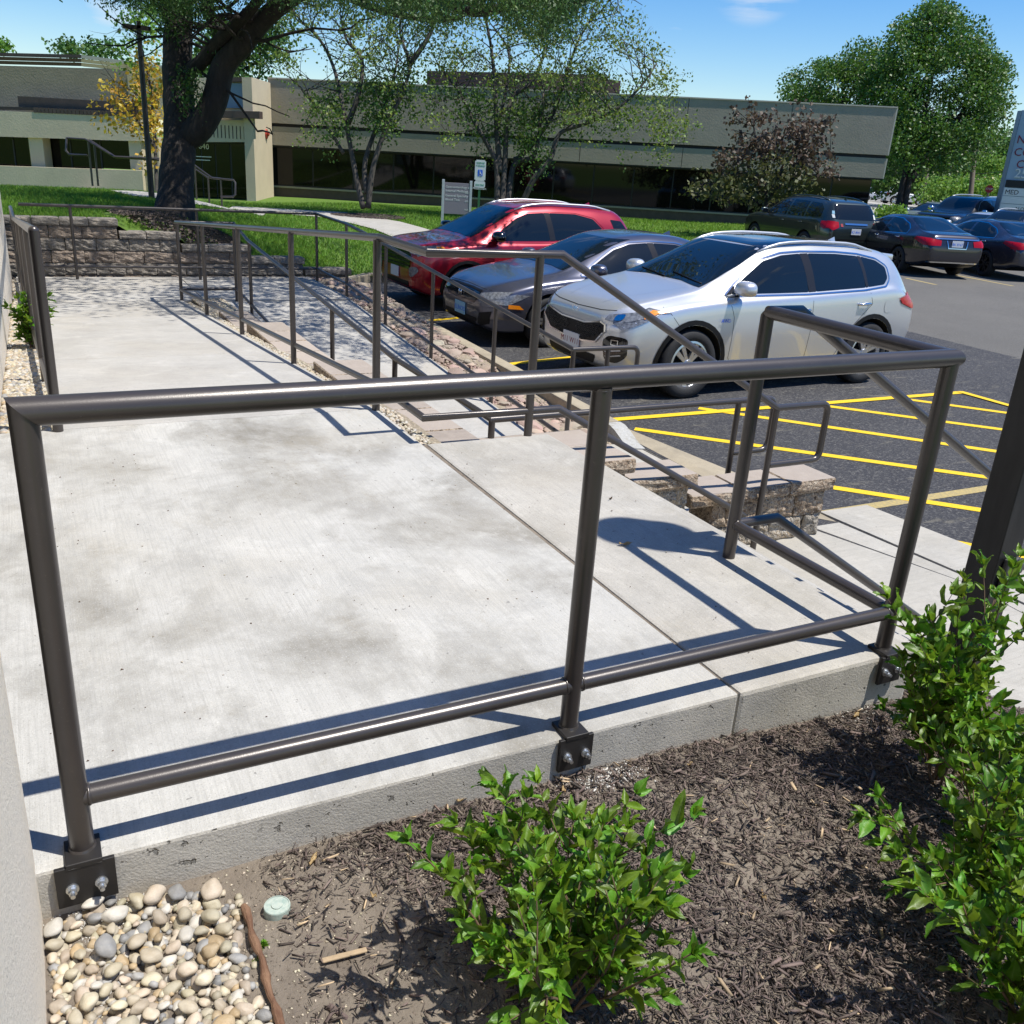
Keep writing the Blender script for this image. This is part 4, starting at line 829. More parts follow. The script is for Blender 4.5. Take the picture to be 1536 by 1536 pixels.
def shrub(label, base, stems, seed, lsize=.052, gap=.030, nobj=298, spread_=1.0, twig_r=.0028, name='shrub'):
    r = random.Random(seed); t = thing(name, label, 'shrub', tuple(base)); bmS = bmesh.new(); mats_ = []
    def grow(p, d, length, rad, lv, leafy=.25):
        pts = [p.copy()]; n = max(3, int(length/.03)); st = length/n; pos = p.copy(); dd = d.copy()
        for i in range(n):
            dd = (dd+Vector((r.gauss(0, .07), r.gauss(0, .07), r.gauss(0, .05)+.02))).normalized(); pos = pos+dd*st; pts.append(pos.copy())
        path(bmS, pts, rad, 6, [rad*(1-.65*i/n) for i in range(n+1)])
        s = 0; ph = r.uniform(0, 3); k = 0
        for i in range(1, n+1):
            s += st
            if i/n < leafy and lv == 0: continue
            q = pts[i]; a = (pts[i]-pts[i-1]).normalized(); per = a.orthogonal().normalized(); per2 = a.cross(per)
            ang = ph+k*math.pi/2*1.05; k += 1
            for sg in (0, math.pi):
                if r.random() < .12: continue
                o_ = per*math.cos(ang+sg)+per2*math.sin(ang+sg); ld = (o_*r.uniform(.6, 1.1)+a*.8+Vector((0, 0, r.uniform(-.2, .35)))).normalized()
                mats_.append((q, ld, lsize*r.choice([.5, .7, .85, 1, 1.1, 1.2])*r.uniform(.85, 1.1)*(1-.25*(i == n))))
            if i == n:
                for q2 in range(3):
                    o_ = per*math.cos(ang+q2*2.1)+per2*math.sin(ang+q2*2.1); mats_.append((q, (a+o_*.55).normalized(), lsize*r.uniform(.5, .95)))
        if lv < 1:
            for b in range(r.randint(3, 5)):
                i = r.randint(int(n*.25), n-1); a = (pts[i]-pts[i-1]).normalized(); per = a.orthogonal().normalized(); per2 = a.cross(per); an = r.uniform(0, 6.28)
                nd = (a*.8+(per*math.cos(an)+per2*math.sin(an))*.75+Vector((0, 0, .15))).normalized()
                grow(pts[i], nd, length*r.uniform(.25, .48), rad*.55, lv+1)
    for (dx, dy, dz, ln) in stems:
        d = Vector((dx, dy, dz)).normalized(); grow(Vector((r.uniform(-.03, .03), r.uniform(-.03, .03), -.01)), d, ln, twig_r*r.uniform(.8, 1.5), 0)
    obj('stems', bmS, 'twig', t, smooth='all')
    # leaves: blade plane turned mostly to the sky
    camv = Vector((CAM[0]-base[0], CAM[1]-base[1], CAM[2]-base[2])).normalized(); items = []
    for q, ld, s in mats_:
        upv = Vector((r.gauss(0, .6), r.gauss(0, .6), 1)); y = upv.cross(ld)
        if y.length < .05: y = ld.orthogonal()
        y.normalize(); z = ld.cross(y).normalized(); Mx = Matrix(((ld.x*s, y.x*s, z.x*s, q.x), (ld.y*s, y.y*s, z.y*s, q.y), (ld.z*s, y.z*s, z.z*s, q.z), (0, 0, 0, 1)))
        items.append((q.dot(camv)+r.uniform(-.06, .06), Mx, r.randrange(len(LEAVES))))
    items.sort(key=lambda k: -k[0])
    for _, Mx, li in items[:nobj]:
        o = bpy.data.objects.new('leaf', LEAVES[li]); COL.objects.link(o); o.parent = t; o.matrix_local = Mx
    rest = items[nobj:]
    if rest:
        Vs = []; Fs = []; base_i = 0
        lv = [np.array([v.co[:] for v in me.vertices]) for me in LEAVES]; lf = [np.array([list(p.vertices) for p in me.polygons]) for me in LEAVES]
        for _, Mx, li in rest:
            A = np.array(Mx); Vs.append(lv[li]@A[:3, :3].T+A[:3, 3]); Fs.append(lf[li]+base_i); base_i += len(lv[li])
        o = npmesh('leaves', np.concatenate(Vs), np.concatenate(Fs), 'leaf_shrub', t, smooth=True); o['kind'] = 'stuff'; nv = len(o.data.vertices); at_ = o.data.attributes.new('rib', 'FLOAT', 'POINT'); at_.data.foreach_set('value', (np.arange(nv)%5 == 2).astype(np.float32))
    return t
def fan(n, seed, ln=(.30, .46), lean=.62, bias=(0, 0)):
    r = random.Random(seed); out = []
    for i in range(n):
        a = 2*math.pi*i/n+r.uniform(-.3, .3); k = r.uniform(.15, 1)*lean; out.append((math.cos(a)*k+bias[0], math.sin(a)*k+bias[1], 1-.35*k, r.uniform(*ln)))
    return out
zb = float(z_soil(.86, -.56))
shrub('leafy green shrub in the mulch in front of the middle base plate', (.78, -.63, float(z_soil(.78, -.63))), fan(19, 3, (.28, .39), .78), 7, lsize=.052)
shrub('tallest bright green shrub in front of the black square post', (2.12, -.40, float(z_soil(2.12, -.40))), fan(16, 5, (.36, .60), .50, (-.22, .05)), 15, lsize=.055)
shrub('broad green shrub filling the lower right corner', (1.80, -.80, float(z_soil(1.80, -.80))), fan(15, 8, (.30, .48), .95), 8)
shrub('low spreading green shrub at the very bottom right corner', (1.60, -1.06, float(z_soil(1.60, -1.06))), fan(12, 18, (.26, .38), .8), 18, lsize=.056, nobj=220)
shrub('green shrub at the right edge behind the corner one', (2.62, -.66, float(z_soil(2.62, -.66))), fan(14, 12, (.45, .68), .6), 12, lsize=.060, nobj=200)
# weed plant in the pebble strip at the left
shrub('small green weed growing in the pebble strip by the left rail', (-.02, 6.3, z_up(6.3)-.03), fan(9, 21, (.22, .42), .5), 21, lsize=.075, nobj=160, twig_r=.004, name='weed')
p = soilp(403, 1426); shrub('tiny bright weed sprout on bare soil beside the stick', (p[0], p[1], p[2]), [(.3, .2, 1, .02), (-.3, .1, 1, .018), (0, -.3, 1, .02)], 31, lsize=.012, nobj=30, twig_r=.0006, name='weed')

# ================================================================== BUILDINGS
PL = np.array([9.1, 37.7]); PE = np.array([22.1, -10.9]); PE = PE/np.linalg.norm(PE); PN = np.array([PE[1], -PE[0]])   # PN points toward the camera
def fac(px, py, out=0.0):
    o = PL+PN*out; d = ray(px, py); t = ((o-CAM[:2])@PN)/(d[:2]@PN); p = CAM+d*t; return np.array([(p[:2]-PL)@PE, p[2]])
def fpt(u, out, z): q = PL+PE*u+PN*out; return (q[0], q[1], z)
def fbox(name, m, L_, R_, out, thick, parent=None, zo=None, uu=None):
    """slab of wall between two vertical edges given where they stand on the facade plane"""
    if uu is None:
        a0 = fac(L_[0], L_[1], out); a1 = fac(L_[0], L_[2], out); b0 = fac(R_[0], R_[1], out); b1 = fac(R_[0], R_[2], out)
        u0, zt0, zb0, u1, zt1, zb1 = (a0[0]+a1[0])/2, a0[1], a1[1], (b0[0]+b1[0])/2, b0[1], b1[1]
    else: u0, zt0, zb0, u1, zt1, zb1 = uu
    if zo is not None: zb0 = zb1 = zo
    bm = bmesh.new(); vs = [bm.verts.new(fpt(u, o, z)) for o in (out, out-thick) for u, z in ((u0, zb0), (u1, zb1), (u1, zt1), (u0, zt0))]
    for f in ((0, 1, 2, 3), (7, 6, 5, 4), (0, 4, 5, 1), (1, 5, 6, 2), (2, 6, 7, 3), (3, 7, 4, 0)): bm.faces.new([vs[i] for i in f])
    bmesh.ops.recalc_face_normals(bm, faces=bm.faces)
    o = obj(name, bm, m, parent); return o, (u0, zt0, zb0, u1, zt1, zb1)
B = thing('office_building', 'long low taupe office building with two tiered fascia and dark windows across the lawn', 'building', (0, 0, 0))
uR = fac(1335, 215)[0]; N = 6; zT = lambda u: 3.50+(3.98-3.50)*u/uR; 
gl = fac(402, 184); gr = fac(1331, 233); gl2 = fac(402, 189); gr2 = fac(1331, 238); fl = fac(404, 217); fr_ = fac(1325, 268); sb = fac(404, 278); sbr = fac(1308, 333)
zz = lambda a, b: (lambda u: a[1]+(b[1]-a[1])*u/uR)
zg0, zg1, zf_, zs_ = zz(gl, gr), zz(gl2, gr2), zz(fl, fr_), zz(sb, sbr)
for i in range(N):
    u0, u1 = uR*i/N+.012, uR*(i+1)/N-.012
    fbox('fascia_panel', 'facade', 0, 0, 0, .5, B, uu=(u0, zT(u0), zg0(u0), u1, zT(u1), zg0(u1)))
    fbox('lower_fascia_panel', 'facade', 0, 0, -.03, .5, B, uu=(u0, zg1(u0), zf_(u0), u1, zg1(u1), zf_(u1)))
fbox('recess_band', 'band', 0, 0, -.12, .4, B, uu=(0, zg0(0)+.03, zg1(0)-.03, uR-.02, zg0(uR)+.03, zg1(uR)-.03))
fbox('coping', 'facade_edge', 0, 0, .03, .6, B, uu=(0, zT(0)+.05, zT(0)+.003, uR+.03, zT(uR)+.05, zT(uR)+.003))
fbox('wall_core', 'facade', 0, 0, -.52, 9.0, B, uu=(0, zT(0)-.1, zf_(0)+.01, uR-.02, zT(uR)-.1, zf_(uR)+.01))
fbox('lower_wall_core', 'frame', 0, 0, -.52, 9.0, B, uu=(0, zf_(0), -1.2, uR-.30, zf_(uR), -1.2))
fbox('end_trim', 'facade_edge', 0, 0, .0, .5, B, uu=(uR-.008, zT(uR), zg0(uR), uR+.05, zT(uR), zg0(uR)))
fbox('end_trim', 'facade_edge', 0, 0, -.03, .5, B, uu=(uR-.008, zg1(uR), zf_(uR), uR+.045, zg1(uR), zf_(uR)))
fbox('soffit', 'band', 0, 0, -.06, .45, B, uu=(0, zf_(0)-.003, zf_(0)-.05, uR, zf_(uR)-.003, zf_(uR)-.05))
NW = 15; w_ = (uR-.28)/NW
for i in range(NW):
    u0, u1 = w_*i+.03, w_*(i+1)-.03
    wf, _ = fbox('window', 'frame', 0, 0, -.40, .10, B, uu=(u0-.028, zf_(u0)-.06, zs_(u0), u1+.028, zf_(u1)-.06, zs_(u1)))
    fbox('pane', 'dark_glass', 0, 0, -.385, .012, wf, uu=(u0, zf_(u0)-.10, zs_(u0)+.05, u1, zf_(u1)-.10, zs_(u1)+.05))
fbox('sill', 'facade', 0, 0, -.28, .3, B, uu=(0, zs_(0)-.005, zs_(0)-.07, uR-.26, zs_(uR)-.005, zs_(uR)-.07))
fbox('plinth', 'brown_metal', 0, 0, -.32, .25, B, uu=(0, zs_(0)-.072, -1.2, uR-.26, zs_(uR)-.072, -1.2))
# ribbed dark roof structure behind
rr_ = fbox('roof_screen', 'brown_metal', (640, 106, 150), (905, 112, 150), -9.0, .3, B)[1]
for k in range(4): fbox('rib', 'band', 0, 0, -8.97, .06, B, uu=(rr_[0], rr_[1]-.18*k-.05, rr_[1]-.18*k-.10, rr_[3], rr_[4]-.18*k-.05, rr_[4]-.18*k-.10))
fbox('roof_screen', 'brown_metal', (815, 108, 150), (930, 121, 150), -8.4, .3, B)
# entrance block with the number 640
E_ = thing('entrance_block', 'cream entrance block with dark doors and the number 640 beside the big tree', 'building', (0, 0, 0)); OUT = 2.9
fbox('pillar_wall', 'facade_light', (367, 116, 316), (381, 116, 313), OUT, 2.88, E_)
fbox('fascia', 'facade_light', (280, 182, 213), (376, 180, 213), OUT-.15, .5, E_)
ca = fac(283, 183, OUT-.15); cb = fac(374, 181, OUT-.15)
for k in range(16):
    u = ca[0]+(cb[0]-ca[0])*(k+.5)/16; fbox('groove', 'band', 0, 0, OUT-.142, .03, E_, uu=(u-.015, ca[1]-.03, fac(376, 212, OUT)[1]+.05, u+.015, ca[1]-.03, fac(376, 212, OUT)[1]+.05))
fbox('door_wall', 'frame', (284, 213, 318), (374, 213, 313), OUT-.75, .2, E_)
for a, b in ((287, 303), (305, 324), (326, 346), (349, 370)): fbox('door', 'dark_glass', (a, 216, 312), (b, 216, 310), OUT-.73, .03, E_)
fbox('canopy_trim', 'brown_metal', (318, 166, 176), (389, 167, 178), OUT+.25, .5, E_)
fbox('window', 'monument_dark', (333, 124, 162), (365, 125, 162), OUT-.4, .1, E_)
fbox('upper_wall', 'facade_light', (286, 117, 182), (367, 116, 181), OUT-.5, .6, E_)
fbox('coping', 'brown_metal', (328, 116, 123), (367, 116, 122), OUT-.3, .4, E_)
ang = math.atan2(PE[1], PE[0])
c = fac(298, 223, OUT-.70); text('number', '640', .27, fpt(c[0], OUT-.68, c[1]), (R(90), 0, ang), 'white', E_)
for k, wd in enumerate(('xxxxxxxxx', 'xxxxxxxx')): pass
fbox('notice', 'white', (294, 234, 235.2), (317, 235, 236.2), OUT-.69, .02, E_); fbox('notice', 'white', (294, 239, 240.2), (315, 240, 241.2), OUT-.69, .02, E_)
c = fac(397, 201, 0.9); al = thing('alarm_horn', 'small round red alarm horn on the cream pillar wall', 'alarm', (0, 0, 0)); q = fpt(.02, 1.0, c[1])
bm = bmesh.new(); tube(bm, q, (q[0]+PE[0]*.14, q[1]+PE[1]*.14, q[2]), .21, seg=24, r1=.17); obj('horn', bm, 'alarm', al, smooth=True)
bm = bmesh.new(); tube(bm, (q[0]+PE[0]*.14, q[1]+PE[1]*.14, q[2]), (q[0]+PE[0]*.2, q[1]+PE[1]*.2, q[2]-.05), .12, seg=24, r1=.05); obj('cone', bm, 'alarm', al, smooth=True)
# left wing
LW = thing('office_wing', 'cream and taupe office wing with ribbon windows at the upper left behind the lawn', 'building', (0, 0, 0)); OL = 3.5
fbox('upper_wall', 'facade', (-80, 96, 168), (193, 104, 178), OL-1.2, .8, LW)
for k in range(3): fbox('roof_band', 'brown_metal', (-80, 77+k*6, 81.5+k*6), (122, 82+k*6, 86.5+k*6), OL-.6+.3*(2-k), .25, LW)
for k in range(3): fbox('roof_band', 'facade_edge', (121, 82+k*6, 87+k*6), (250, 99+k*4, 103+k*4), OL-.6+.3*(2-k), .25, LW)
fbox('side_wall', 'facade_light', (193, 106, 178), (284, 112, 180), OL-1.0, .4, LW)
fbox('balcony_box', 'brown_metal', (27, 144, 160), (200, 154, 171), OL-.4, .5, LW)
a_ = fac(50, 161, OL); b_ = fac(200, 168, OL)
for k in range(26):
    u = a_[0]+(b_[0]-a_[0])*k/26; z_ = a_[1]+(b_[1]-a_[1])*k/26; fbox('bracket', 'brown_metal', 0, 0, OL+.02, .3, LW, uu=(u, z_, z_-.17, u+.12, z_, z_-.17))
fbox('roof_edge', 'band', (-80, 158, 163), (52, 161, 165), OL-.1, .3, LW)
fbox('beam', 'facade_light', (-80, 163, 202), (213, 175, 212), OL, .7, LW)
for a, b in ((45, 66), (194, 213)): fbox('column', 'facade_light', (a, 203, 254), (b, 204, 256), OL-.12, .6, LW)
for a, b in ((-60, -10), (-8, 20), (22, 44), (66, 105), (107, 150), (152, 193)): wf, _ = fbox('window', 'dark_glass', (a, 200, 252), (b, 202, 254), OL-.8, .06, LW)
for a in (-9, 21, 106, 151): fbox('mullion', 'frame', (a-1.2, 200, 252), (a+1.2, 201, 253), OL-.77, .06, LW)
fbox('parapet', 'facade_light', (-80, 246, 300), (215, 256, 300), OL+.4, .25, LW)
fbox('end_wall', 'facade_light', (215, 204, 300), (240, 206, 300), OL-.6, .4, LW)

# railings by the entrance
def px_rail(label, depth, runs, posts, r=.026):
    t = thing('entrance_handrail', label, 'handrail', (0, 0, 0), 0, 'handrails by the distant entrance')
    for pts in runs: part_path(t, 'rail', [tuple(at(x, y, depth+dd)) for x, y, dd in pts], r, 'bronze', 8)
    for (x, y0, y1, dd) in posts:
        a = at(x, y0, depth+dd); b = at(x, y1, depth+dd); part_tube(t, 'post', (a[0], a[1], a[2]), (a[0], a[1], b[2]), r, 'bronze', seg=8)
px_rail('dark handrail by the upper walk left of the lamp pole', 20.0, [[(100, 207, 0), (128, 209, 0), (171, 235, 0), (239, 238, .5)], [(100, 207, 0), (99, 226, 0), (104, 232, 0), (131, 233, 0)], [(134, 210, .2), (174, 236, .2), (239, 240, .5)]], [(132, 209, 280, 0), (141, 213, 280, .2)], .022)
px_rail('dark handrail stepping down to the entrance right of the big trunk', 22.0, [[(282, 241, 0), (318, 267, 0), (350, 270, 0), (353, 274, 0), (353, 292, 0), (350, 295, 0), (331, 295, 0)], [(284, 248, .2), (311, 266, .2), (331, 268, .2)]], [(292, 250, 300, .1), (312, 266, 308, .1), (331, 268, 312, 0)], .022)
# slim lamp pole by the tree
t = thing('area_light_pole', 'slim black light pole with a flat crossbar head left of the big tree trunk', 'lamp post', (0, 0, 0)); b_ = at(228, 301, 17.5); a_ = at(207, 52, 17.5)
bm = bmesh.new(); tube(bm, (b_[0], b_[1], b_[2]-.3), (b_[0], b_[1], a_[2]), .06, seg=10, r1=.045); obj('pole', bm, 'postblack', t, smooth=True)
bm = bmesh.new(); box(bm, b_[0]-.27, b_[1]-.05, a_[2]-.02, b_[0]+.20, b_[1]+.05, a_[2]+.05); box(bm, b_[0]-.03, b_[1]-.05, a_[2]+.0, b_[0]+.03, b_[1]+.05, a_[2]+.12); obj('crossbar', bm, 'postblack', t)

# ================================================================== SIGNS
def face_cam_angle(p, extra=0.0): return math.atan2(CAM[1]-p[1], CAM[0]-p[0])+math.pi/2+extra
# directory sign
b0 = at(663, 340, 24.5); t = thing('directory_sign', 'mauve directory sign panel between two pale posts beside the red car', 'sign', (b0[0], b0[1], b0[2]), face_cam_angle(b0, R(6)))
S_ = 24.5/1373.3; hgt = 67*S_; wid = 41*S_
for x in (0, wid): bm = bmesh.new(); box(bm, x-.033, -.03, -.3, x+.033, .03, hgt, .004); obj('post', bm, 'alu', t)
bm = bmesh.new(); box(bm, .036, -.018, hgt-48*S_, wid-.036, .018, hgt-4*S_, .003); pn = obj('panel', bm, 'sign_purple', t)
zt = hgt-4*S_
for i, s in enumerate(('Gastroenterology and Metabolism', 'Internal Medicine', 'General Specialty', 'Blood Test')):
    o = text('lettering', s, .086 if i else .078, (.06, -.020, zt-.13-[0, .10, .22, .32][i]), (R(90), 0, 0), 'white', t)
for k, (s, dz) in enumerate((('640', .26), ('650', .47), ('660', .68))): text('lettering', s, .06, (wid-.06, -.020, zt-dz), (R(90), 0, 0), 'white', t, align='RIGHT')
# accessible parking sign
b0 = at(717.5, 318, 26.0); t = thing('parking_sign', 'reserved parking sign with blue wheelchair symbol on a green post', 'sign', (b0[0], b0[1], b0[2]), face_cam_angle(b0, R(4))); S_ = 26/1373.3
bm = bmesh.new(); box(bm, -.03, -.01, -.3, .03, .02, 68*S_); obj('post', bm, 'signgreen', t)
bm = bmesh.new(); box(bm, -8*S_, -.022, 44*S_, 8*S_, -.012, 73*S_); 
for e in [e for e in bm.edges if abs(e.verts[0].co.y-e.verts[1].co.y) > .005]: pass
bmesh.ops.bevel(bm, geom=[e for e in bm.edges if abs(e.verts[0].co.y-e.verts[1].co.y) > .005], offset=.03, segments=4, affect='EDGES'); sp_ = obj('sign_plate', bm, 'white', t)
bm = bmesh.new(); box(bm, -8*S_, -.022, 34.5*S_, 8*S_, -.012, 43.6*S_); bmesh.ops.bevel(bm, geom=[e for e in bm.edges if abs(e.verts[0].co.y-e.verts[1].co.y) > .005], offset=.02, segments=3, affect='EDGES'); obj('fine_plate', bm, 'white', t)
text('lettering', 'RESERVED', .052, (0, -.024, 68*S_), (R(90), 0, 0), 'signtext_green', t, align='CENTER'); text('lettering', 'PARKING', .058, (0, -.024, 64*S_), (R(90), 0, 0), 'signtext_green', t, align='CENTER')
text('lettering', '$250 FINE', .055, (0, -.024, 37.5*S_), (R(90), 0, 0), 'signtext_green', t, align='CENTER')
bm = bmesh.new(); box(bm, -3.6*S_, -.026, 50.5*S_, 3.6*S_, -.0225, 59.5*S_); bmesh.ops.bevel(bm, geom=[e for e in bm.edges if abs(e.verts[0].co.y-e.verts[1].co.y) > .002], offset=.01, segments=2, affect='EDGES'); bl = obj('symbol_field', bm, 'blue', t)
bm = bmesh.new(); c0 = 52.9*S_; Rr = 1.75*S_
for i in range(20):
    t0, t1 = R(100)+R(250)*i/20, R(100)+R(250)*(i+1)/20
    bm.faces.new([bm.verts.new((-.2*S_+math.cos(tt)*k, -.0275, c0+math.sin(tt)*k)) for k, tt in ((Rr, t0), (Rr*.72, t0), (Rr*.72, t1), (Rr, t1))])
tube(bm, (-.7*S_, -.0272, 58.3*S_), (-.7*S_, -.0285, 58.3*S_), .62*S_, seg=14)
for a, b in (((-.7, 57.4), (-.45, 54.2)), ((-.45, 54.4), (1.2, 54.2)), ((1.2, 54.2), (2.0, 51.9)), ((-.6, 56.0), (.9, 55.9))): tube(bm, (a[0]*S_, -.0275, a[1]*S_), (b[0]*S_, -.0275, b[1]*S_), .0065, seg=6)
obj('wheelchair_symbol', bm, 'white', t)
# monument sign
D_ = 36.0; b0 = at(1477, 367, D_); t = thing('monument_sign', 'tall blue grey monument sign with maroon letters at the right edge', 'sign', (b0[0], b0[1], -.95), face_cam_angle(b0, R(-10))); S_ = D_/1373.3
Ht = 191*S_
bm = bmesh.new(); box(bm, .17, 0, 0, 3.4, .7, Ht, .01); obj('body', bm, 'monument', t)
bm = bmesh.new(); vs = [(-.02, .25), (.168, -.03), (.168, .72), (-.02, .72)]; prism(bm, vs, 0, Ht-.02); obj('fin', bm, 'monument_dark', t)
bm = bmesh.new(); box(bm, .75, -.012, 4.35, 1.9, -.001, 4.75, .004); obj('inset', bm, 'monument_dark', t)
for s, x, z in (('NORTHSIDE', .24, 3.86), ('COMMERCE', .24, 3.42), ('CENTER', .42, 3.00)): text('lettering', s, .40, (x, -.012, z), (R(90), 0, 0), 'text_red', t, depth=.01)
text('number', '2500', .46, (.44, -.03, 2.66), (R(90), 0, 0), 'white', t, depth=.03)
for k, (s, mm, h_) in enumerate(((None, 'text_black', .27), ('MED', 'white', .29), (None, 'white', .27), ('N.O.', 'white', .26), (None, 'white', .26), (None, 'white', .26))):
    z1 = 2.56-[0, .28, .58, .86, 1.13, 1.40][k]; bm = bmesh.new(); box(bm, .22, -.05, z1-h_+.01, 3.2, -.002, z1); pn = obj('tenant_panel', bm, mm, t)
    if s: text('lettering', s, .24 if s == 'MED' else .17, (.27+(.5 if s != 'MED' else 0), -.055, z1-h_+.06), (R(90), 0, 0), 'text_black', t, depth=.003)
# stop sign, utility poles, cabinet
p = at(1480, 300, 62); t = thing('stop_sign', 'distant red stop sign in front of the roadside bushes', 'sign', (p[0], p[1], -1), face_cam_angle(p)); zc = at(1479, 283, 62)[2]+1
bm = bmesh.new(); tube(bm, (0, 0, 0), (0, 0, zc), .05, seg=8); obj('post', bm, 'wood', t)
bm = bmesh.new(); tube(bm, (0, -.05, zc), (0, -.06, zc), .26, seg=8); bmesh.ops.rotate(bm, verts=bm.verts, cent=(0, 0, zc), matrix=Matrix.Rotation(R(22.5), 3, 'Y')); obj('plate', bm, 'red_sign', t); text('lettering', 'STOP', .18, (0, -.065, zc-.065), (R(90), 0, 0), 'white', t, align='CENTER')
for (x, yb, yt, dd, lab) in ((1391, 297, 200, 68, 'left grey utility pole beyond the lot'), (1460, 300, 150, 60, 'right leaning wooden utility pole beyond the lot')):
    p = at(x, yb, dd); q = at(x+9 if dd == 60 else x+3, yt, dd); t = thing('utility_pole', lab, 'utility pole', (0, 0, 0)); bm = bmesh.new(); tube(bm, (p[0], p[1], -1), (q[0], q[1], q[2]), .17, seg=10, r1=.13); obj('pole', bm, 'wood', t, smooth=True)
p = at(1424, 308, 52); t = thing('utility_cabinet', 'squat green utility cabinet by the far hedge', 'utility box', (p[0], p[1], -1), face_cam_angle(p)); bm = bmesh.new(); box(bm, -.42, -.3, 0, .42, .3, .95, .03); obj('body', bm, 'green_box', t); bm = bmesh.new(); box(bm, -.45, -.33, .951, .45, .33, 1.02, .02); obj('lid', bm, 'green_box', t)
# power lines
for k, (ya, yb, lab) in enumerate(((254, 252, 'lower power line between far poles'),)):
    a = at(1300, ya, 70); b = at(1540, yb, 66); bm = bmesh.new(); path(bm, [tuple(a+(b-a)*i/12-np.array([0, 0, .5*math.sin(math.pi*i/12)])) for i in range(13)], .02, 5); tag(obj('power_line', bm, 'postblack'), lab, 'cable')

# ================================================================== TREES
def leafcloud(name, C_, npc, rad, size, m, parent, seed, squash=.8, out=None, droop=0.0, kind='stuff'):
    """leaf-sized diamonds scattered round clump centres C_"""
    r = np.random.default_rng(seed); C_ = np.asarray(C_); n = len(C_)*npc; c = np.repeat(C_, npc, 0); off = r.normal(size=(n, 3)); off /= np.linalg.norm(off, axis=1)[:, None]; off *= (r.uniform(0, 1, n)**.5)[:, None]*(np.repeat(rad, npc)[:, None] if np.ndim(rad) else rad)
    off[:, 2] *= squash; P = c+off; P[:, 2] -= droop*r.uniform(0, 1, n)
    a = r.normal(size=(n, 3)); a[:, 2] -= .25; a /= np.linalg.norm(a, axis=1)[:, None]; nn = r.normal(size=(n, 3))*.8+np.array([0, 0, .7]); b = np.cross(nn, a); b /= np.linalg.norm(b, axis=1)[:, None]+1e-9
    s = size*r.uniform(.6, 1.3, n)[:, None]; w = .34
    V = np.stack([P, P+a*s*.45+b*s*w, P+a*s, P+a*s*.45-b*s*w], 1).reshape(-1, 3); o = npmesh(name, V, np.arange(n*4).reshape(-1, 4), m, parent)
    if kind: o['kind'] = kind
    return o
def branch(bm, p, d, ln, r0_, lv, rg, tips, mids, spread_=.6, upw=.05, nb=(2, 4), wig=.12, seg=6):
    n = max(3, int(ln/(.35 if ln > 1.2 else .18))); st = ln/n; pts = [p.copy()]; dd = d.copy()
    for i in range(n): dd = (dd+Vector((rg.gauss(0, wig), rg.gauss(0, wig), rg.gauss(0, wig)+upw))).normalized(); pts.append(pts[-1]+dd*st)
    path(bm, pts, r0_, seg, [r0_*(1-.6*i/n) for i in range(n+1)])
    if lv == 0:
        tips.append(pts[-1]); mids += pts[1:]; return
    for k in range(rg.randint(*nb)):
        i = rg.randint(max(1, n//3), n); a = (pts[i]-pts[i-1]).normalized(); pr = a.orthogonal().normalized(); p2 = a.cross(pr); an = rg.uniform(0, 6.28)
        nd = (a+(pr*math.cos(an)+p2*math.sin(an))*spread_*rg.uniform(.6, 1.3)).normalized(); branch(bm, pts[i], nd, ln*rg.uniform(.42, .7), r0_*.5, lv-1, rg, tips, mids, spread_, upw, nb, wig, seg)
    mids.append(pts[-1]); tips.append(pts[-1])
def limb(bm, pxs, r0_, r1_, seg=12, wig=0.0):
    pts = [Vector(at(x, y, d)) for x, y, d in pxs]; out = []
    for i in range(len(pts)-1):        # Catmull-Rom smoothing
        p0, p1, p2, p3 = pts[max(i-1, 0)], pts[i], pts[i+1], pts[min(i+2, len(pts)-1)]
        for k in range(4):
            t = k/4; out.append(.5*((2*p1)+(-p0+p2)*t+(2*p0-5*p1+4*p2-p3)*t*t+(-p0+3*p1-3*p2+p3)*t**3))
    out.append(pts[-1]); n = len(out); path(bm, out, r0_, seg, [r0_+(r1_-r0_)*i/(n-1)*1.0+wig*math.sin(i*2.1)*r0_ for i in range(n)]); return out

# big honey locust beyond the block wall
T = thing('locust_tree', 'huge dark trunked shade tree forking above the block wall with foliage hanging across the top', 'tree', (0, 0, 0)); d0 = 15.2
bm = bmesh.new()
tr = limb(bm, [(262, 345, d0), (263, 300, d0), (266, 250, d0), (270, 200, d0), (268, 150, d0), (266, 90, d0), (268, 20, d0), (266, -80, d0-.3), (262, -220, d0-.8)], .30, .20, 16, .03)
flare = limb(bm, [(262, 350, d0), (263, 318, d0), (265, 280, d0)], .42, .26, 16)
l1 = limb(bm, [(278, 205, d0), (300, 190, d0-.1), (322, 150, d0-.2), (335, 100, d0-.3), (362, 68, d0-.5), (390, 35, d0-.8), (425, 5, d0-1.2), (500, -40, d0-2), (620, -70, d0-3)], .24, .10, 12)
l2 = limb(bm, [(333, 110, d0-.2), (332, 70, d0), (322, 35, d0), (310, 8, d0), (330, -20, d0), (360, -80, d0)], .13, .07, 10)
l3 = limb(bm, [(272, 118, d0), (300, 95, d0-.2), (320, 70, d0-.4), (352, 38, d0-.8), (380, 10, d0-1.2), (430, -60, d0-2)], .13, .07, 10)
l4 = limb(bm, [(266, -20, d0-.2), (200, -120, d0-.8), (120, -200, d0-1.6)], .15, .06, 10)
l5 = limb(bm, [(540, -60, d0-2.3), (600, -20, d0-3.0), (680, 8, d0-3.8), (720, 18, d0-4.2), (770, 8, d0-4.6), (850, 2, d0-5), (930, -10, d0-5.2)], .085, .03, 8)
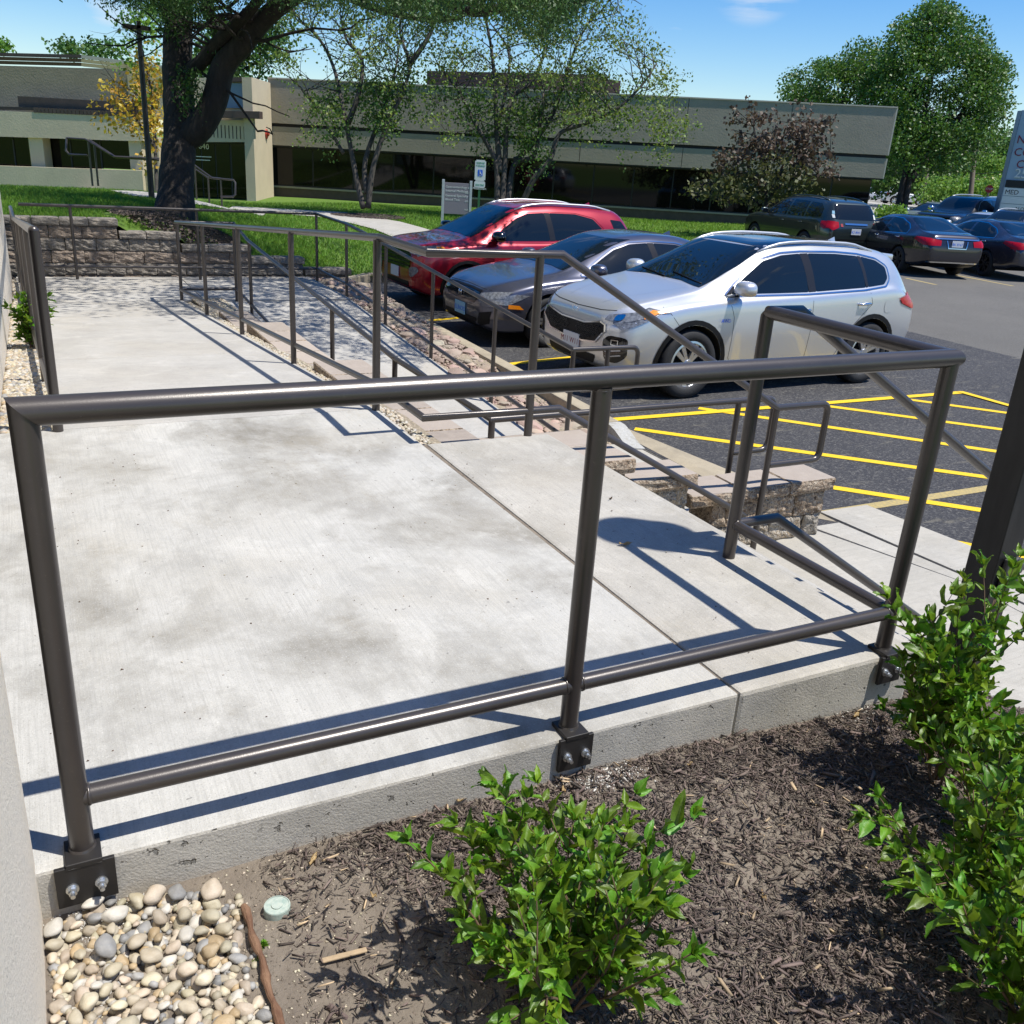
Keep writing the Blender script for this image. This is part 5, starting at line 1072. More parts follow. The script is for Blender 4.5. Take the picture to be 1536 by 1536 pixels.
l6 = limb(bm, [(470, -30, d0-1.6), (560, 12, d0-2.6), (650, 30, d0-3.2), (700, 22, d0-3.6)], .06, .02, 8)
for s_, rad_ in ((l1, .5), (l2, .3), (l3, .3), (tr, .8)):
    rg = random.Random(5)
tipsL = []; midsL = []; rg = random.Random(44)
for src, lnk in ((tr[20:], 1), (l1[14:], 1), (l2[8:], 1), (l3[8:], .8), (l4[4:], 1), (l5, .3), (l6, .35)):
    for q in src[::3]:
        for _ in range(2):
            d = Vector((rg.uniform(-1, 1), rg.uniform(-1, 1), rg.uniform(-.1, .8))).normalized(); branch(bm, q, d, rg.uniform(1.0, 2.2)*lnk, .035*max(.4, lnk), 1, rg, tipsL, midsL, .7, .0, (2, 3), .18, 5)
obj('trunk', bm, 'bark', T, smooth='all')
def fronds(name, P0, m, parent, seed, n_leaf=22, length=.55, size=.055):
    r = np.random.default_rng(seed); P0 = np.asarray(P0); n = len(P0); t = np.linspace(0, 1, n_leaf); A = r.uniform(0, 6.28, n); hx = r.uniform(.1, .7, n); Ln = length*r.uniform(.5, 1.2, n)
    X = P0[:, None, 0]+np.cos(A)[:, None]*(hx*Ln)[:, None]*(t**.7)[None]; Y = P0[:, None, 1]+np.sin(A)[:, None]*(hx*Ln)[:, None]*(t**.7)[None]; Z = P0[:, None, 2]-Ln[:, None]*(t**1.5)[None]
    P = np.stack([X, Y, Z], -1).reshape(-1, 3)+r.normal(0, .022, (n*n_leaf, 3)); k = len(P); a = r.normal(size=(k, 3))*.8; a[:, 2] -= .7; a /= np.linalg.norm(a, axis=1)[:, None]; nn = r.normal(size=(k, 3)); b = np.cross(nn, a); b /= np.linalg.norm(b, axis=1)[:, None]+1e-9; s = size*r.uniform(.6, 1.4, k)[:, None]
    V = np.stack([P, P+a*s*.5+b*s*.26, P+a*s, P+a*s*.5-b*s*.26], 1).reshape(-1, 3); o = npmesh(name, V, np.arange(k*4).reshape(-1, 4), m, parent); o['kind'] = 'stuff'; return o
P0 = []; rg = random.Random(9)
prof = [(140, 5), (160, 25), (200, 25), (240, 50), (300, 45), (340, 25), (400, 20), (440, 10), (500, 18), (560, 22), (600, 40), (640, 55), (700, 30), (740, 30), (780, 62), (830, 70), (862, 48), (885, 20), (905, -10)]
def yb_(x): return np.interp(x, [a for a, b in prof], [b for a, b in prof])
tot = 0
while tot < 6800:
    x = rg.uniform(130, 930); yb = yb_(x); y = yb-48-abs(rg.gauss(0, 70)); dp = rg.uniform(8.2, 14.5)
    if x < 420: dp = rg.uniform(12.5, 16)
    dens_ = .5+.5*math.sin(x*.043+dp*1.3)*math.sin(x*.021+y*.04)
    if rg.random() > dens_*1.25: continue
    P0.append(at(x, y, dp)); tot += 1
fronds('hanging_foliage', P0, 'leaf_locust', T, 3, 24, .36, .036)
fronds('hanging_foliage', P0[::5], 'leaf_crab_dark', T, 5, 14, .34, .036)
# the crown above the frame, whose shade dapples the far end of the ramps
C_ = []; ctr = np.array([2.3, 14.0, 6.0]); rg = random.Random(12)
while len(C_) < 620:
    x, y, z = rg.uniform(-5, 9.6), rg.uniform(6.6, 21), rg.uniform(3.9, 9.0)
    if ((x-2.3)/7.2)**2+((y-14.0)/7.4)**2+((z-5.8)/3.4)**2 > 1: continue
    v = np.array([x, y, z])-CAM; dp = v@fwd; py = 768-1373.3*(v@up)/dp
    if dp > 0 and py > -25: continue
    C_.append((x, y, z))
leafcloud('crown', C_, 62, .85, .10, 'leaf_locust', T, 8, .6)
px_cl = [(x, y) for x, y in [(278, 108), (288, 120), (272, 130), (283, 140), (262, 12), (300, 20), (258, 36), (330, 50), (296, 6), (372, 22), (356, 16), (390, 60), (340, 20), (406, 26)]]
fronds('trunk_foliage', [at(x+rg.uniform(-16, 16), y+rg.uniform(-14, 8), d0-.5) for x, y in px_cl*9], 'leaf_locust', T, 6, 16, .35, .06)

# small multi stemmed trees in front of the building
def crab(label, stems, seed, depth, leafm, npc=10, csize=.30, lsz=.12, dark=None, group='small trees on the lawn', r_=.10, bl=(.9, 1.9), lv=1, droop=.2, nsub=4, keep=1.0, barkm='bark_grey', darkn=14, bright=None):
    t = thing('crabapple_tree', label, 'tree', (0, 0, 0), 0, None); bm = bmesh.new(); tips = []; mids = []; rg = random.Random(seed)
    for s in stems:
        pts = limb(bm, [(x, y, depth+dd) for x, y, dd in s], r_*(1.0 if len(s) > 3 else .6), r_*.22, 8)
        for i, q in enumerate(pts):
            if i < len(pts)*.42: continue
            for _ in range(1+(i % 2)*(nsub-3)):
                d = Vector((rg.uniform(-1, 1), rg.uniform(-1, 1), rg.uniform(-.15, 1.0))).normalized(); branch(bm, q, d, rg.uniform(*bl), .022, lv, rg, tips, mids, .7, .02, (2, 3), .16, 4)
    obj('trunk', bm, barkm, t, smooth='all'); mids = [m_ for m_ in mids if rg.random() < keep]
    leafcloud('crown', [tuple(q) for q in mids], npc, csize, lsz, leafm, t, seed, .8, droop=droop)
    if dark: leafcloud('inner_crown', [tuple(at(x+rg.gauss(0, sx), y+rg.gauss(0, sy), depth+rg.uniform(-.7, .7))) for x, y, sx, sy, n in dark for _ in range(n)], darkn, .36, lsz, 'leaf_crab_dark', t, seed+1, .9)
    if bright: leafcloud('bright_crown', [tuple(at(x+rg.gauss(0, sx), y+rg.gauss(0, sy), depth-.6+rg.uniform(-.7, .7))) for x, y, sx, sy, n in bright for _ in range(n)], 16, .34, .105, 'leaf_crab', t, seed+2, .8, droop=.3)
    return t
crab('sparse leafed small tree with a vase of grey stems between pillar and directory sign', [[(545, 312, 0), (535, 270, 0), (522, 200, 0), (512, 150, 0), (500, 100, .2), (480, 60, .3), (450, 30, .3), (435, 5, .3)],
      [(522, 185, 0), (538, 140, -.2), (543, 90, -.2), (520, 60, -.2), (510, 20, -.3)], [(552, 312, 0), (560, 250, -.2), (580, 190, -.3), (605, 135, -.4), (615, 95, -.5), (600, 50, -.5), (605, 10, -.5)],
      [(612, 100, -.4), (640, 60, -.6), (655, 25, -.6), (662, -10, -.6)], [(550, 290, 0), (548, 240, 0), (575, 165, .2), (592, 110, .2), (600, 60, .3)], [(515, 230, 0), (480, 170, .4), (450, 130, .5)]], 71, 29.5, 'leaf_crab', 8, .32, .105, lv=2, bl=(.9, 1.9), keep=.48,
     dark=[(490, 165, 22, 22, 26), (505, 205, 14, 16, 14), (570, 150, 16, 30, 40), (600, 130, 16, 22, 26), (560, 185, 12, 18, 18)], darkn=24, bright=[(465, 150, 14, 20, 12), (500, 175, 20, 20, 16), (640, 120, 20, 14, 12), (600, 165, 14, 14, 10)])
crab('wide small tree with several leaning stems behind the red car and parking sign', [[(745, 318, 0), (745, 250, 0), (730, 215, 0), (712, 185, 0), (690, 140, .3), (665, 110, .4)], [(752, 318, 0), (757, 250, 0), (762, 170, -.2), (775, 140, -.2), (800, 120, -.3), (820, 60, -.3), (812, 10, -.4)],
      [(760, 318, 0), (770, 250, .2), (800, 215, .3), (830, 170, .3), (850, 110, .3), (868, 60, .4), (890, 25, .4)], [(778, 318, 0), (800, 270, -.3), (825, 240, -.4), (840, 200, -.4), (880, 185, -.6), (930, 160, -.8), (965, 125, -.9), (985, 95, -1)],
      [(750, 260, 0), (745, 190, 0), (742, 120, 0), (735, 60, 0), (725, 10, 0)], [(745, 200, 0), (765, 90, .2), (740, 40, .2)], [(770, 240, .2), (800, 235, .2), (810, 190, .1), (815, 140, .1)]], 82, 30.5, 'leaf_crab', 8, .32, .105, lv=2, bl=(.9, 1.9), keep=.50,
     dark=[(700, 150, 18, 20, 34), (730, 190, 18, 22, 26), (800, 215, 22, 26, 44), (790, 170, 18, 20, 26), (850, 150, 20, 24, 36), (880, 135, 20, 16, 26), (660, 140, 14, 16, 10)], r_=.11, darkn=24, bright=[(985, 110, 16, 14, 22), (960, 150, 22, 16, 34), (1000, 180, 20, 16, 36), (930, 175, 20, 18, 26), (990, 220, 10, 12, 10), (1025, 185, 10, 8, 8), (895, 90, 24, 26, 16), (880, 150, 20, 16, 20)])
t = crab('purple brown leafed small tree near the right end of the building', [[(1150, 320, 0), (1150, 280, 0), (1145, 250, 0), (1135, 215, 0), (1130, 185, 0)], [(1152, 300, 0), (1170, 260, 0), (1195, 215, 0), (1205, 185, 0)], [(1148, 290, 0), (1120, 260, 0), (1085, 265, 0)], [(1160, 285, 0), (1200, 265, 0), (1235, 262, 0)]], 93, 30, 'leaf_red', 4, .26, .15, lv=1, bl=(.5, 1.0), droop=.1)
rg = random.Random(5)
def blob(t, pts, m, seed, n, rad, sz, depth): leafcloud('crown', [tuple(at(x+rg.gauss(0, sx), y+rg.gauss(0, sy), depth+rg.uniform(-1.1, 1.1))) for x, y, sx, sy, k in pts for _ in range(k)], n, rad, sz, m, t, seed)
blob(t, [(1210, 195, 12, 14, 40), (1175, 215, 22, 12, 40), (1125, 215, 16, 8, 18), (1140, 180, 16, 5, 9), (1215, 235, 20, 12, 30), (1245, 258, 8, 3, 6), (1100, 230, 12, 8, 12)], 'leaf_red', 3, 9, .26, .15, 30)
blob(t, [(1160, 262, 32, 18, 100), (1100, 275, 26, 12, 55), (1200, 262, 18, 14, 40), (1065, 290, 16, 7, 20), (1140, 295, 24, 8, 40)], 'leaf_olive', 4, 10, .27, .15, 30)
# yellow leafed young tree
t = thing('young_yellow_tree', 'slender tree with yellow leaves behind the slim light pole', 'tree', (0, 0, 0)); bm = bmesh.new(); tips = []; mids = []; rg = random.Random(3)
for s in ([(235, 290, 0), (232, 200, 0), (225, 130, 0), (215, 80, 0), (205, 40, 0)], [(232, 220, 0), (205, 180, 0), (175, 140, 0)], [(230, 190, 0), (215, 150, 0), (170, 120, 0)]):
    pts = limb(bm, [(x, y, 24+dd) for x, y, dd in s], .05, .012, 6)
    for q in pts[5:]: branch(bm, q, Vector((rg.uniform(-1, .4), rg.uniform(-1, 1), rg.uniform(-.6, .8))).normalized(), rg.uniform(.4, 1.0), .012, 1, rg, tips, mids, .7, 0, (1, 3), .16, 4)
obj('trunk', bm, 'bark_grey', t); leafcloud('crown', [tuple(at(x+rg.gauss(0, sx), y+rg.gauss(0, sy), 24+rg.uniform(-.6, .6))) for x, y, sx, sy, n in [(205, 150, 22, 30, 60), (228, 190, 10, 28, 40), (215, 110, 12, 25, 30), (170, 140, 14, 14, 16), (235, 140, 6, 40, 26), (195, 185, 22, 8, 16)] for _ in range(n)], 8, .24, .12, 'leaf_yellow', t, 14, .9)
leafcloud('crown', [tuple(at(x+rg.gauss(0, sx), y+rg.gauss(0, sy), 24.2+rg.uniform(-.6, .6))) for x, y, sx, sy, n in [(215, 75, 20, 22, 34), (228, 40, 14, 20, 24), (215, 130, 18, 18, 14)] for _ in range(n)], 8, .26, .12, 'leaf_lime', t, 15, .9)
# broad leafed trees
def broad(label, depth, blobs, m, seed, trunk=None, npc=70, rad=.9, sz=.24, group=None, name='broadleaf_tree', tr_r=.35, lab2=None):
    t = thing(name, label, 'tree', (0, 0, 0), 0, group); bm = bmesh.new(); rg = random.Random(seed); cs = []
    if trunk:
        for s in trunk:
            pts = limb(bm, [(x, y, depth) for x, y in s], tr_r, tr_r*.3, 8)
            for q in pts[len(pts)//2:]: branch(bm, q, Vector((rg.uniform(-1, 1), rg.uniform(-1, 1), rg.uniform(0, .9))).normalized(), rg.uniform(1.5, 3.2), .09, 1, rg, [], [], .6, .02, (2, 3), .12, 5)
        obj('trunk', bm, 'bark', t, smooth='all')
    else: bm.free()
    S__ = depth/1373.3
    for (x, y, rx, ry, n) in blobs:
        for _ in range(n):
            a = rg.uniform(0, 6.28); k = rg.uniform(0, 1)**.45; e = rg.uniform(-1, 1); cz = math.sin(e*1.5); cs.append(tuple(at(x+math.cos(a)*rx*k, y+math.sin(a)*ry*k, depth+cz*rx*S__*.8)))
    leafcloud('crown', cs, npc, rad, sz, m, t, seed, .8); return t
broad('tall round dark green tree behind the right end of the building', 56, [(1410, 120, 92, 100, 210), (1400, 55, 55, 45, 60), (1395, 215, 95, 38, 100), (1470, 150, 42, 75, 60), (1340, 150, 45, 60, 60), (1410, 12, 8, 10, 4)], 'leaf_pear', 101, [[(1352, 345), (1358, 300), (1370, 240), (1385, 180), (1400, 110)], [(1342, 345), (1351, 290), (1360, 235), (1345, 180)], [(1366, 270), (1395, 225), (1430, 180)]], 110, .90, .19, tr_r=.24)
broad('lower dark green tree rising behind the building roof left of the tall one', 60, [(1250, 130, 70, 34, 60), (1215, 150, 45, 26, 30), (1300, 110, 40, 45, 40), (1340, 240, 40, 30, 20)], 'leaf_pear', 102, [[(1270, 330), (1268, 200), (1265, 140)]], 110, .9, .19)
broad('bright green tree behind the locust trunk and the entrance roof', 46, [(330, 75, 36, 42, 34), (385, 60, 34, 34, 26), (300, 100, 50, 22, 20), (360, 105, 40, 10, 8), (220, 30, 50, 30, 12)], 'leaf_far', 103, [[(345, 280), (340, 160), (345, 90)]], 46, .75, .24, tr_r=.2)
broad('dark green treetops just above the roof of the left wing', 60, [(128, 72, 40, 9, 16), (165, 75, 20, 10, 8), (95, 72, 16, 7, 5)], 'leaf_far', 104, None, 40, .7, .26)
broad('yellowish treetop at the far left edge above the roof', 60, [(2, 70, 14, 8, 8)], 'leaf_lime', 105, None, 40, .6, .26)
broad('pale willow like tree glimpsed at the left of the locust crown', 40, [(420, 50, 20, 40, 10)], 'leaf_far', 106, None, 30, .6, .22)
hedge = thing('hedge', 'bright green hedge running behind the far parking area', 'hedge', (0, 0, 0)); rg = random.Random(8)
leafcloud('foliage', [tuple(at(rg.uniform(1385, 1560), rg.uniform(270, 300), rg.uniform(64, 70))) for _ in range(190)], 46, .8, .24, 'leaf_lime', hedge, 31)
leafcloud('foliage', [tuple(at(rg.uniform(1462, 1510), rg.uniform(235, 262), rg.uniform(70, 74))) for _ in range(40)], 46, .8, .26, 'leaf_lime', hedge, 33)
broad('dark woodland edge behind the far hedge', 80, [(1400, 250, 95, 36, 110), (1500, 232, 70, 26, 70), (1330, 262, 40, 26, 30)], 'leaf_pear', 107, None, 60, 1.3, .36, name='far_trees')
broad('rounded green tree beyond the monument sign', 74, [(1500, 225, 22, 26, 30)], 'leaf_far', 108, None, 60, 1.1, .30)
t = thing('low_shrub', 'low yellow green bush by the end of the building', 'shrub', (0, 0, 0)); leafcloud('foliage', [tuple(at(rg.uniform(1318, 1352), rg.uniform(314, 325), 37+rg.uniform(-.6, .6))) for _ in range(26)], 50, .35, .13, 'leaf_lime', t, 41)
# mulch rings under the trees, planting by the wall
for (x, y, d, lab) in ((555, 309, 29.5, 'a'), (1150, 318, 30, 'b')):
    pass
# grass blades on the near part of the lawn
def blades(name, n, xr_, yr_, seed, hmin, hmax, wd, cond=None, m='grass'):
    r = np.random.default_rng(seed); X = r.uniform(*xr_, n); Y = r.uniform(*yr_, n)
    if cond is not None: k = cond(X, Y); X, Y = X[k], Y[k]
    n = len(X); Z = z_lawn(X, Y); h = r.uniform(hmin, hmax, n); a = r.uniform(0, 6.28, n); lx, ly = r.normal(0, .5, n)*h, r.normal(0, .5, n)*h
    V = np.stack([np.stack([X-np.cos(a)*wd, Y-np.sin(a)*wd, Z-.005], -1), np.stack([X+np.cos(a)*wd, Y+np.sin(a)*wd, Z-.005], -1), np.stack([X+lx, Y+ly, Z+h], -1)], 1).reshape(-1, 3)
    o = npmesh(name, V, np.arange(n*3).reshape(-1, 3), m); o['kind'] = 'stuff'; return o
def inl(x, y):
    k = ~inpoly(x, y, LOTP) & ~(np.hypot(x-2.15, y-13.6) < .9+.2*np.sin(x*7)) & (np.hypot(x-4.7, y-14) > .3) & ~((x > 4.3) & (y < 13.4))
    for P_ in PATHS: k &= ~inpoly(x, y, P_)
    return k
blades('grass', 90000, (-1, 5.2), (12.9, 21), 61, .03, .07, .006, inl)
blades('grass', 120000, (-2, 17), (14.2, 34), 62, .04, .09, .012, inl)
blades('grass', 50000, (12, 32), (21, 32), 63, .05, .10, .014, inl)
mulch_n = 2600; r = np.random.default_rng(77)
def ring(cx, cy, rad, n, seed):
    r = np.random.default_rng(seed); a = r.uniform(0, 6.28, n); k = rad*np.sqrt(r.uniform(0, 1, n)); X = cx+np.cos(a)*k; Y = cy+np.sin(a)*k; Z = z_lawn(X, Y)+.03; l = r.uniform(.02, .07, n); an = r.uniform(0, 6.28, n)
    V = np.stack([np.stack([X, Y, Z], -1), np.stack([X+np.cos(an)*l, Y+np.sin(an)*l, Z+.02], -1), np.stack([X+np.sin(an)*l*.4, Y-np.cos(an)*l*.4, Z+.03], -1)], 1).reshape(-1, 3); o = npmesh('tree_mulch', V, np.arange(n*3).reshape(-1, 3), 'mulch'); o['kind'] = 'stuff'
ring(2.2, 13.7, 1.0, 6000, 1); q = at(552, 312, 29.5); ring(q[0], q[1], 1.2, 6000, 2)

# ================================================================== CARS
# local frame: +x = front, y = left, z = up, origin on the ground under the front axle
def lerp_prof(P, x):
    P = sorted(P); return float(np.interp(x, [a for a, b in P], [b for a, b in P]))
def smooth_prof(P, x):
    return (lerp_prof(P, x-.06)+2*lerp_prof(P, x)+lerp_prof(P, x+.06))/4
def body_mesh(sp):
    """lofted body: cross sections from nose to tail, wheel wells cut out"""
    FO, WB, RO, Wd = sp['FO'], sp['WB'], sp['RO'], sp['W']; x0, x1 = FO, -(WB+RO); L_ = x0-x1
    xs = sorted(set([x0, x0-.03, x0-.08, x0-.15, x0-.25]+[x0-.25-(L_-.5)*i/30 for i in range(31)]+[x1+.15, x1+.08, x1+.03, x1]), reverse=True)
    bm = bmesh.new(); rings = []
    for x in xs:
        zt = smooth_prof(sp['top'], x); zb = min(smooth_prof(sp['belt'], x), zt-.012); z0 = lerp_prof(sp['bot'], x); W2 = lerp_prof(sp['plan'], x)*Wd
        h = zt-zb; k = min(1, max(0, (h-.02)/.36)); k = k*k*(3-2*k); Wr = (1-k)*W2*.80+k*sp['roofw']; m_ = z0+(zb-z0)*.50
        zr = zb+h*(.70 if k < .5 else .86); ta = sp.get('tuck', .93); bx = W2*ta
        pts = [(0, z0), (W2*.6, z0), (W2*.90, z0+.01), (W2*.955, z0+.07), (W2*.975, z0+.16), (W2*.992, m_-.08), (W2*1.0, m_+.02), (W2*1.0, m_+.12), (W2*.985, zb-.09), (W2*.968, zb-.03), (bx, zb)]
        for t in (.25, .5, .75): y = bx+(Wr-bx)*t+.035*k*math.sin(math.pi*t); pts.append((y, zb+(zr-zb)*t))
        pts += [(Wr, zr), (Wr-.045*k-.02, zt-.028*k-.006), (Wr*.80, zt-.010*k), (Wr*.45, zt-.002), (0, zt)]
        rings.append([bm.verts.new((x, y, z)) for y, z in pts])
    n = len(rings[0])
    for a, b in zip(rings[:-1], rings[1:]):
        for i in range(n-1): bm.faces.new((a[i], a[i+1], b[i+1], b[i]))
    # front and rear closing surfaces, bulged
    for ring, sgn in ((rings[0], 1), (rings[-1], -1)):
        for i in range((n-1)//2):
            j = n-1-i
            if j-1 > i+1: bm.faces.new((ring[i], ring[i+1], ring[j-1], ring[j]))
            elif j-1 == i+1: bm.faces.new((ring[i], ring[i+1], ring[j]))
    bmesh.ops.mirror(bm, geom=bm.verts[:]+bm.edges[:]+bm.faces[:], axis='Y', merge_dist=.0005)
    bmesh.ops.remove_doubles(bm, verts=bm.verts, dist=.0004); bmesh.ops.recalc_face_normals(bm, faces=bm.faces)
    me = bpy.data.meshes.new('body'); bm.to_mesh(me); bm.free(); o = bpy.data.objects.new('tmp', me); COL.objects.link(o)
    md = o.modifiers.new('s', 'SUBSURF'); md.levels = sp.get('sub', 2); md.render_levels = md.levels
    cut = []
    if sp.get('wells', True):
        bmc = bmesh.new()
        for wx in (0, -WB):
            for s in (-1, 1): tube(bmc, (wx, s*(Wd-.27), sp['wr']), (wx, s*(Wd+.3), sp['wr']), sp['wr']+sp.get('gap', .055), seg=40)
        mc = bpy.data.meshes.new('c'); bmc.to_mesh(mc); bmc.free(); mc.materials.append(M['under']); oc = bpy.data.objects.new('c', mc); COL.objects.link(oc); cut.append(oc)
        me.materials.append(sp['paint']); me.materials.append(M['under'])
        bo = o.modifiers.new('b', 'BOOLEAN'); bo.object = oc; bo.operation = 'DIFFERENCE'; bo.solver = 'EXACT'; bo.material_mode = 'TRANSFER'
    else: me.materials.append(sp['paint']); me.materials.append(M['under'])
    bpy.context.view_layer.update(); dg = bpy.context.evaluated_depsgraph_get(); out = bpy.data.meshes.new_from_object(o.evaluated_get(dg))
    for c in cut: bpy.data.objects.remove(c)
    bpy.data.objects.remove(o); out.polygons.foreach_set('use_smooth', [True]*len(out.polygons)); out.update()
    try: out.set_sharp_from_angle(angle=R(50))
    except Exception: pass
    # lower sills and bumpers in black plastic
    zc = sp.get('clad', 0)
    if zc:
        for p in out.polygons:
            c = p.center
            if c.z < zc and p.material_index == 0 and (abs(c.x-(-WB/2)) < WB/2+.1 or sp.get('cladall')): p.material_index = 2
        out.materials.append(M['trim'])
    return out
class Skin:
    def __init__(s, me):
        bm = bmesh.new(); bm.from_mesh(me); s.t = BVHTree.FromBMesh(bm); bm.free()
    def hit(s, o, d): r = s.t.ray_cast(Vector(o), Vector(d)); return r[0], r[1]
def panel(skin, poly, view, eps=.004, step=.05, thick=0.0):
    """a part that hugs the body: plan polygon in a view plane cast onto the skin. view: 'L','R' (x,z), 'F','B' (y,z), 'T' (x,y)"""
    bm = bmesh.new()
    try: f = bm.faces.new([bm.verts.new((a, b, 0)) for a, b in poly])
    except Exception: return bm
    us = [p[0] for p in poly]; vs = [p[1] for p in poly]
    for c in np.arange(min(us)+step, max(us), step): bmesh.ops.bisect_plane(bm, geom=bm.verts[:]+bm.edges[:]+bm.faces[:], plane_co=(c, 0, 0), plane_no=(1, 0, 0))
    for c in np.arange(min(vs)+step, max(vs), step): bmesh.ops.bisect_plane(bm, geom=bm.verts[:]+bm.edges[:]+bm.faces[:], plane_co=(0, c, 0), plane_no=(0, 1, 0))
    D_ = {'L': ((lambda a, b: (a, 3, b)), (0, -1, 0)), 'R': ((lambda a, b: (a, -3, b)), (0, 1, 0)), 'F': ((lambda a, b: (4, a, b)), (-1, 0, 0)), 'B': ((lambda a, b: (-8, a, b)), (1, 0, 0)), 'T': ((lambda a, b: (a, b, 4)), (0, 0, -1))}[view]
    dv = Vector(D_[1]); bad = []
    for v in bm.verts:
        o = D_[0](v.co.x, v.co.y); h, nn = skin.hit(o, dv)
        if h is None: bad.append(v); v.co = Vector(o)-dv*0; continue
        v.co = h + (nn if nn.dot(dv) < 0 else -nn)*eps
    if bad: bmesh.ops.delete(bm, geom=bad, context='VERTS')
    for f in bm.faces:
        f.normal_update(); f.smooth = True
        if f.normal.dot(dv) > 0: f.normal_flip()
    return bm
def band(poly, w, closed=True, inner=False):
    """quads along a polyline in 2-D, width w outwards"""
    P = [Vector((a, b)) for a, b in poly]; n = len(P); out = []
    ctr = sum(P, Vector((0, 0)))/n; area = sum(P[i].x*P[(i+1) % n].y-P[(i+1) % n].x*P[i].y for i in range(n)); sg = 1 if area > 0 else -1
    def nrm(a, b): d = (b-a).normalized(); return Vector((d.y, -d.x))*sg
    off = []
    for i in range(n):
        if closed or 0 < i < n-1: n0 = nrm(P[i-1], P[i]); n1 = nrm(P[i], P[(i+1) % n]); m_ = (n0+n1); m_ = m_.normalized()/max(.5, m_.normalized().dot(n0))
        else: m_ = nrm(P[i], P[i+1]) if i == 0 else nrm(P[i-1], P[i])
        off.append(P[i]+m_*w)
    for i in range(n if closed else n-1): j = (i+1) % n; out.append([tuple(P[i]), tuple(P[j]), tuple(off[j]), tuple(off[i])])
    return out
def panels(skin, polys, view, eps, step=.08):
    bm = bmesh.new()
    for p in polys:
        b = panel(skin, p, view, eps, step); me = bpy.data.meshes.new('t'); b.to_mesh(me); b.free(); bm.from_mesh(me); bpy.data.meshes.remove(me)
    return bm
def rounded(poly, r=.03, n=3):
    out = []; k = len(poly)
    for i in range(k):
        c = Vector((*poly[i], 0)); a = Vector((*poly[i-1], 0)); b = Vector((*poly[(i+1) % k], 0)); rr = min(r, (a-c).length*.4, (b-c).length*.4); out += [(q.x, q.y) for q in fillet(a, c, b, rr, n)]
    return out
def wheel_parts(style, wr, w=.22):
    bm = bmesh.new(); rr = wr*style.get('ratio', .70); prof = [(rr, -w*.42), (rr+.015, -w*.5), (wr-.03, -w*.5), (wr-.006, -w*.40), (wr, -w*.25), (wr, w*.25), (wr-.006, w*.40), (wr-.03, w*.5), (rr+.015, w*.5), (rr, w*.42), (rr-.02, w*.3), (rr-.02, -w*.3)]; seg = 44
    R_ = [[bm.verts.new((r_*math.cos(2*math.pi*i/seg), y, r_*math.sin(2*math.pi*i/seg))) for r_, y in prof] for i in range(seg)]; k = len(prof)
    for i in range(seg):
        for j in range(k): bm.faces.new((R_[i][j], R_[(i+1) % seg][j], R_[(i+1) % seg][(j+1) % k], R_[i][(j+1) % k]))
    bmesh.ops.recalc_face_normals(bm, faces=bm.faces); ty = bpy.data.meshes.new('tyre'); bm.to_mesh(ty); bm.free(); ty.materials.append(M['tyre']); ty.polygons.foreach_set('use_smooth', [True]*len(ty.polygons))
    # rim: lip, dark dish behind, spokes
    bm = bmesh.new(); y1 = w*.44
    def ringq(r_a, ya, r_b, yb):
        A = [bm.verts.new((r_a*math.cos(2*math.pi*i/seg), ya, r_a*math.sin(2*math.pi*i/seg))) for i in range(seg)]; B_ = [bm.verts.new((r_b*math.cos(2*math.pi*i/seg), yb, r_b*math.sin(2*math.pi*i/seg))) for i in range(seg)]
        for i in range(seg): bm.faces.new((A[i], A[(i+1) % seg], B_[(i+1) % seg], B_[i]))
    ringq(rr+.004, y1, rr-.018, y1+.004); ringq(rr-.018, y1+.004, rr-.03, y1-.03); ringq(rr-.03, y1-.03, rr-.035, -w*.3)
    ns, tw = style['n'], style.get('split', .0)
    for i in range(ns):
        a = 2*math.pi*i/ns+.3
        for s in ((-1, 1) if tw else (0,)):
            a1 = a+s*tw; p0 = Vector((.045*math.cos(a+s*.25), y1-.02, .045*math.sin(a+s*.25))); p1 = Vector(((rr-.02)*math.cos(a1), y1-.004, (rr-.02)*math.sin(a1))); d = (p1-p0); q = Vector((-d.z, 0, d.x)).normalized(); w0, w1 = style.get('w0', .020), style.get('w1', .022)
            vs = []
            for p, ww in ((p0, w0), (p1, w1)):
                for sy, sw in ((0, -1), (0, 1), (-.03, 1), (-.03, -1)): vs.append(bm.verts.new(p+q*ww*sw+Vector((0, sy, 0))))
            for f in ((0, 1, 5, 4), (1, 2, 6, 5), (2, 3, 7, 6), (3, 0, 4, 7)): bm.faces.new([vs[z] for z in f])
    tube(bm, (0, y1-.05, 0), (0, y1-.008, 0), .062, seg=20, r1=.05); bmesh.ops.recalc_face_normals(bm, faces=bm.faces); ri = bpy.data.meshes.new('rim'); bm.to_mesh(ri); bm.free(); ri.materials.append(M[style.get('m', 'rim')])
    bm = bmesh.new(); tube(bm, (0, -w*.30, 0), (0, -.0, 0), rr-.036, seg=seg); di = bpy.data.meshes.new('brake_dish'); bm.to_mesh(di); bm.free(); di.materials.append(M['under'])
    return ty, ri, di
def mirror_poly(P): return P
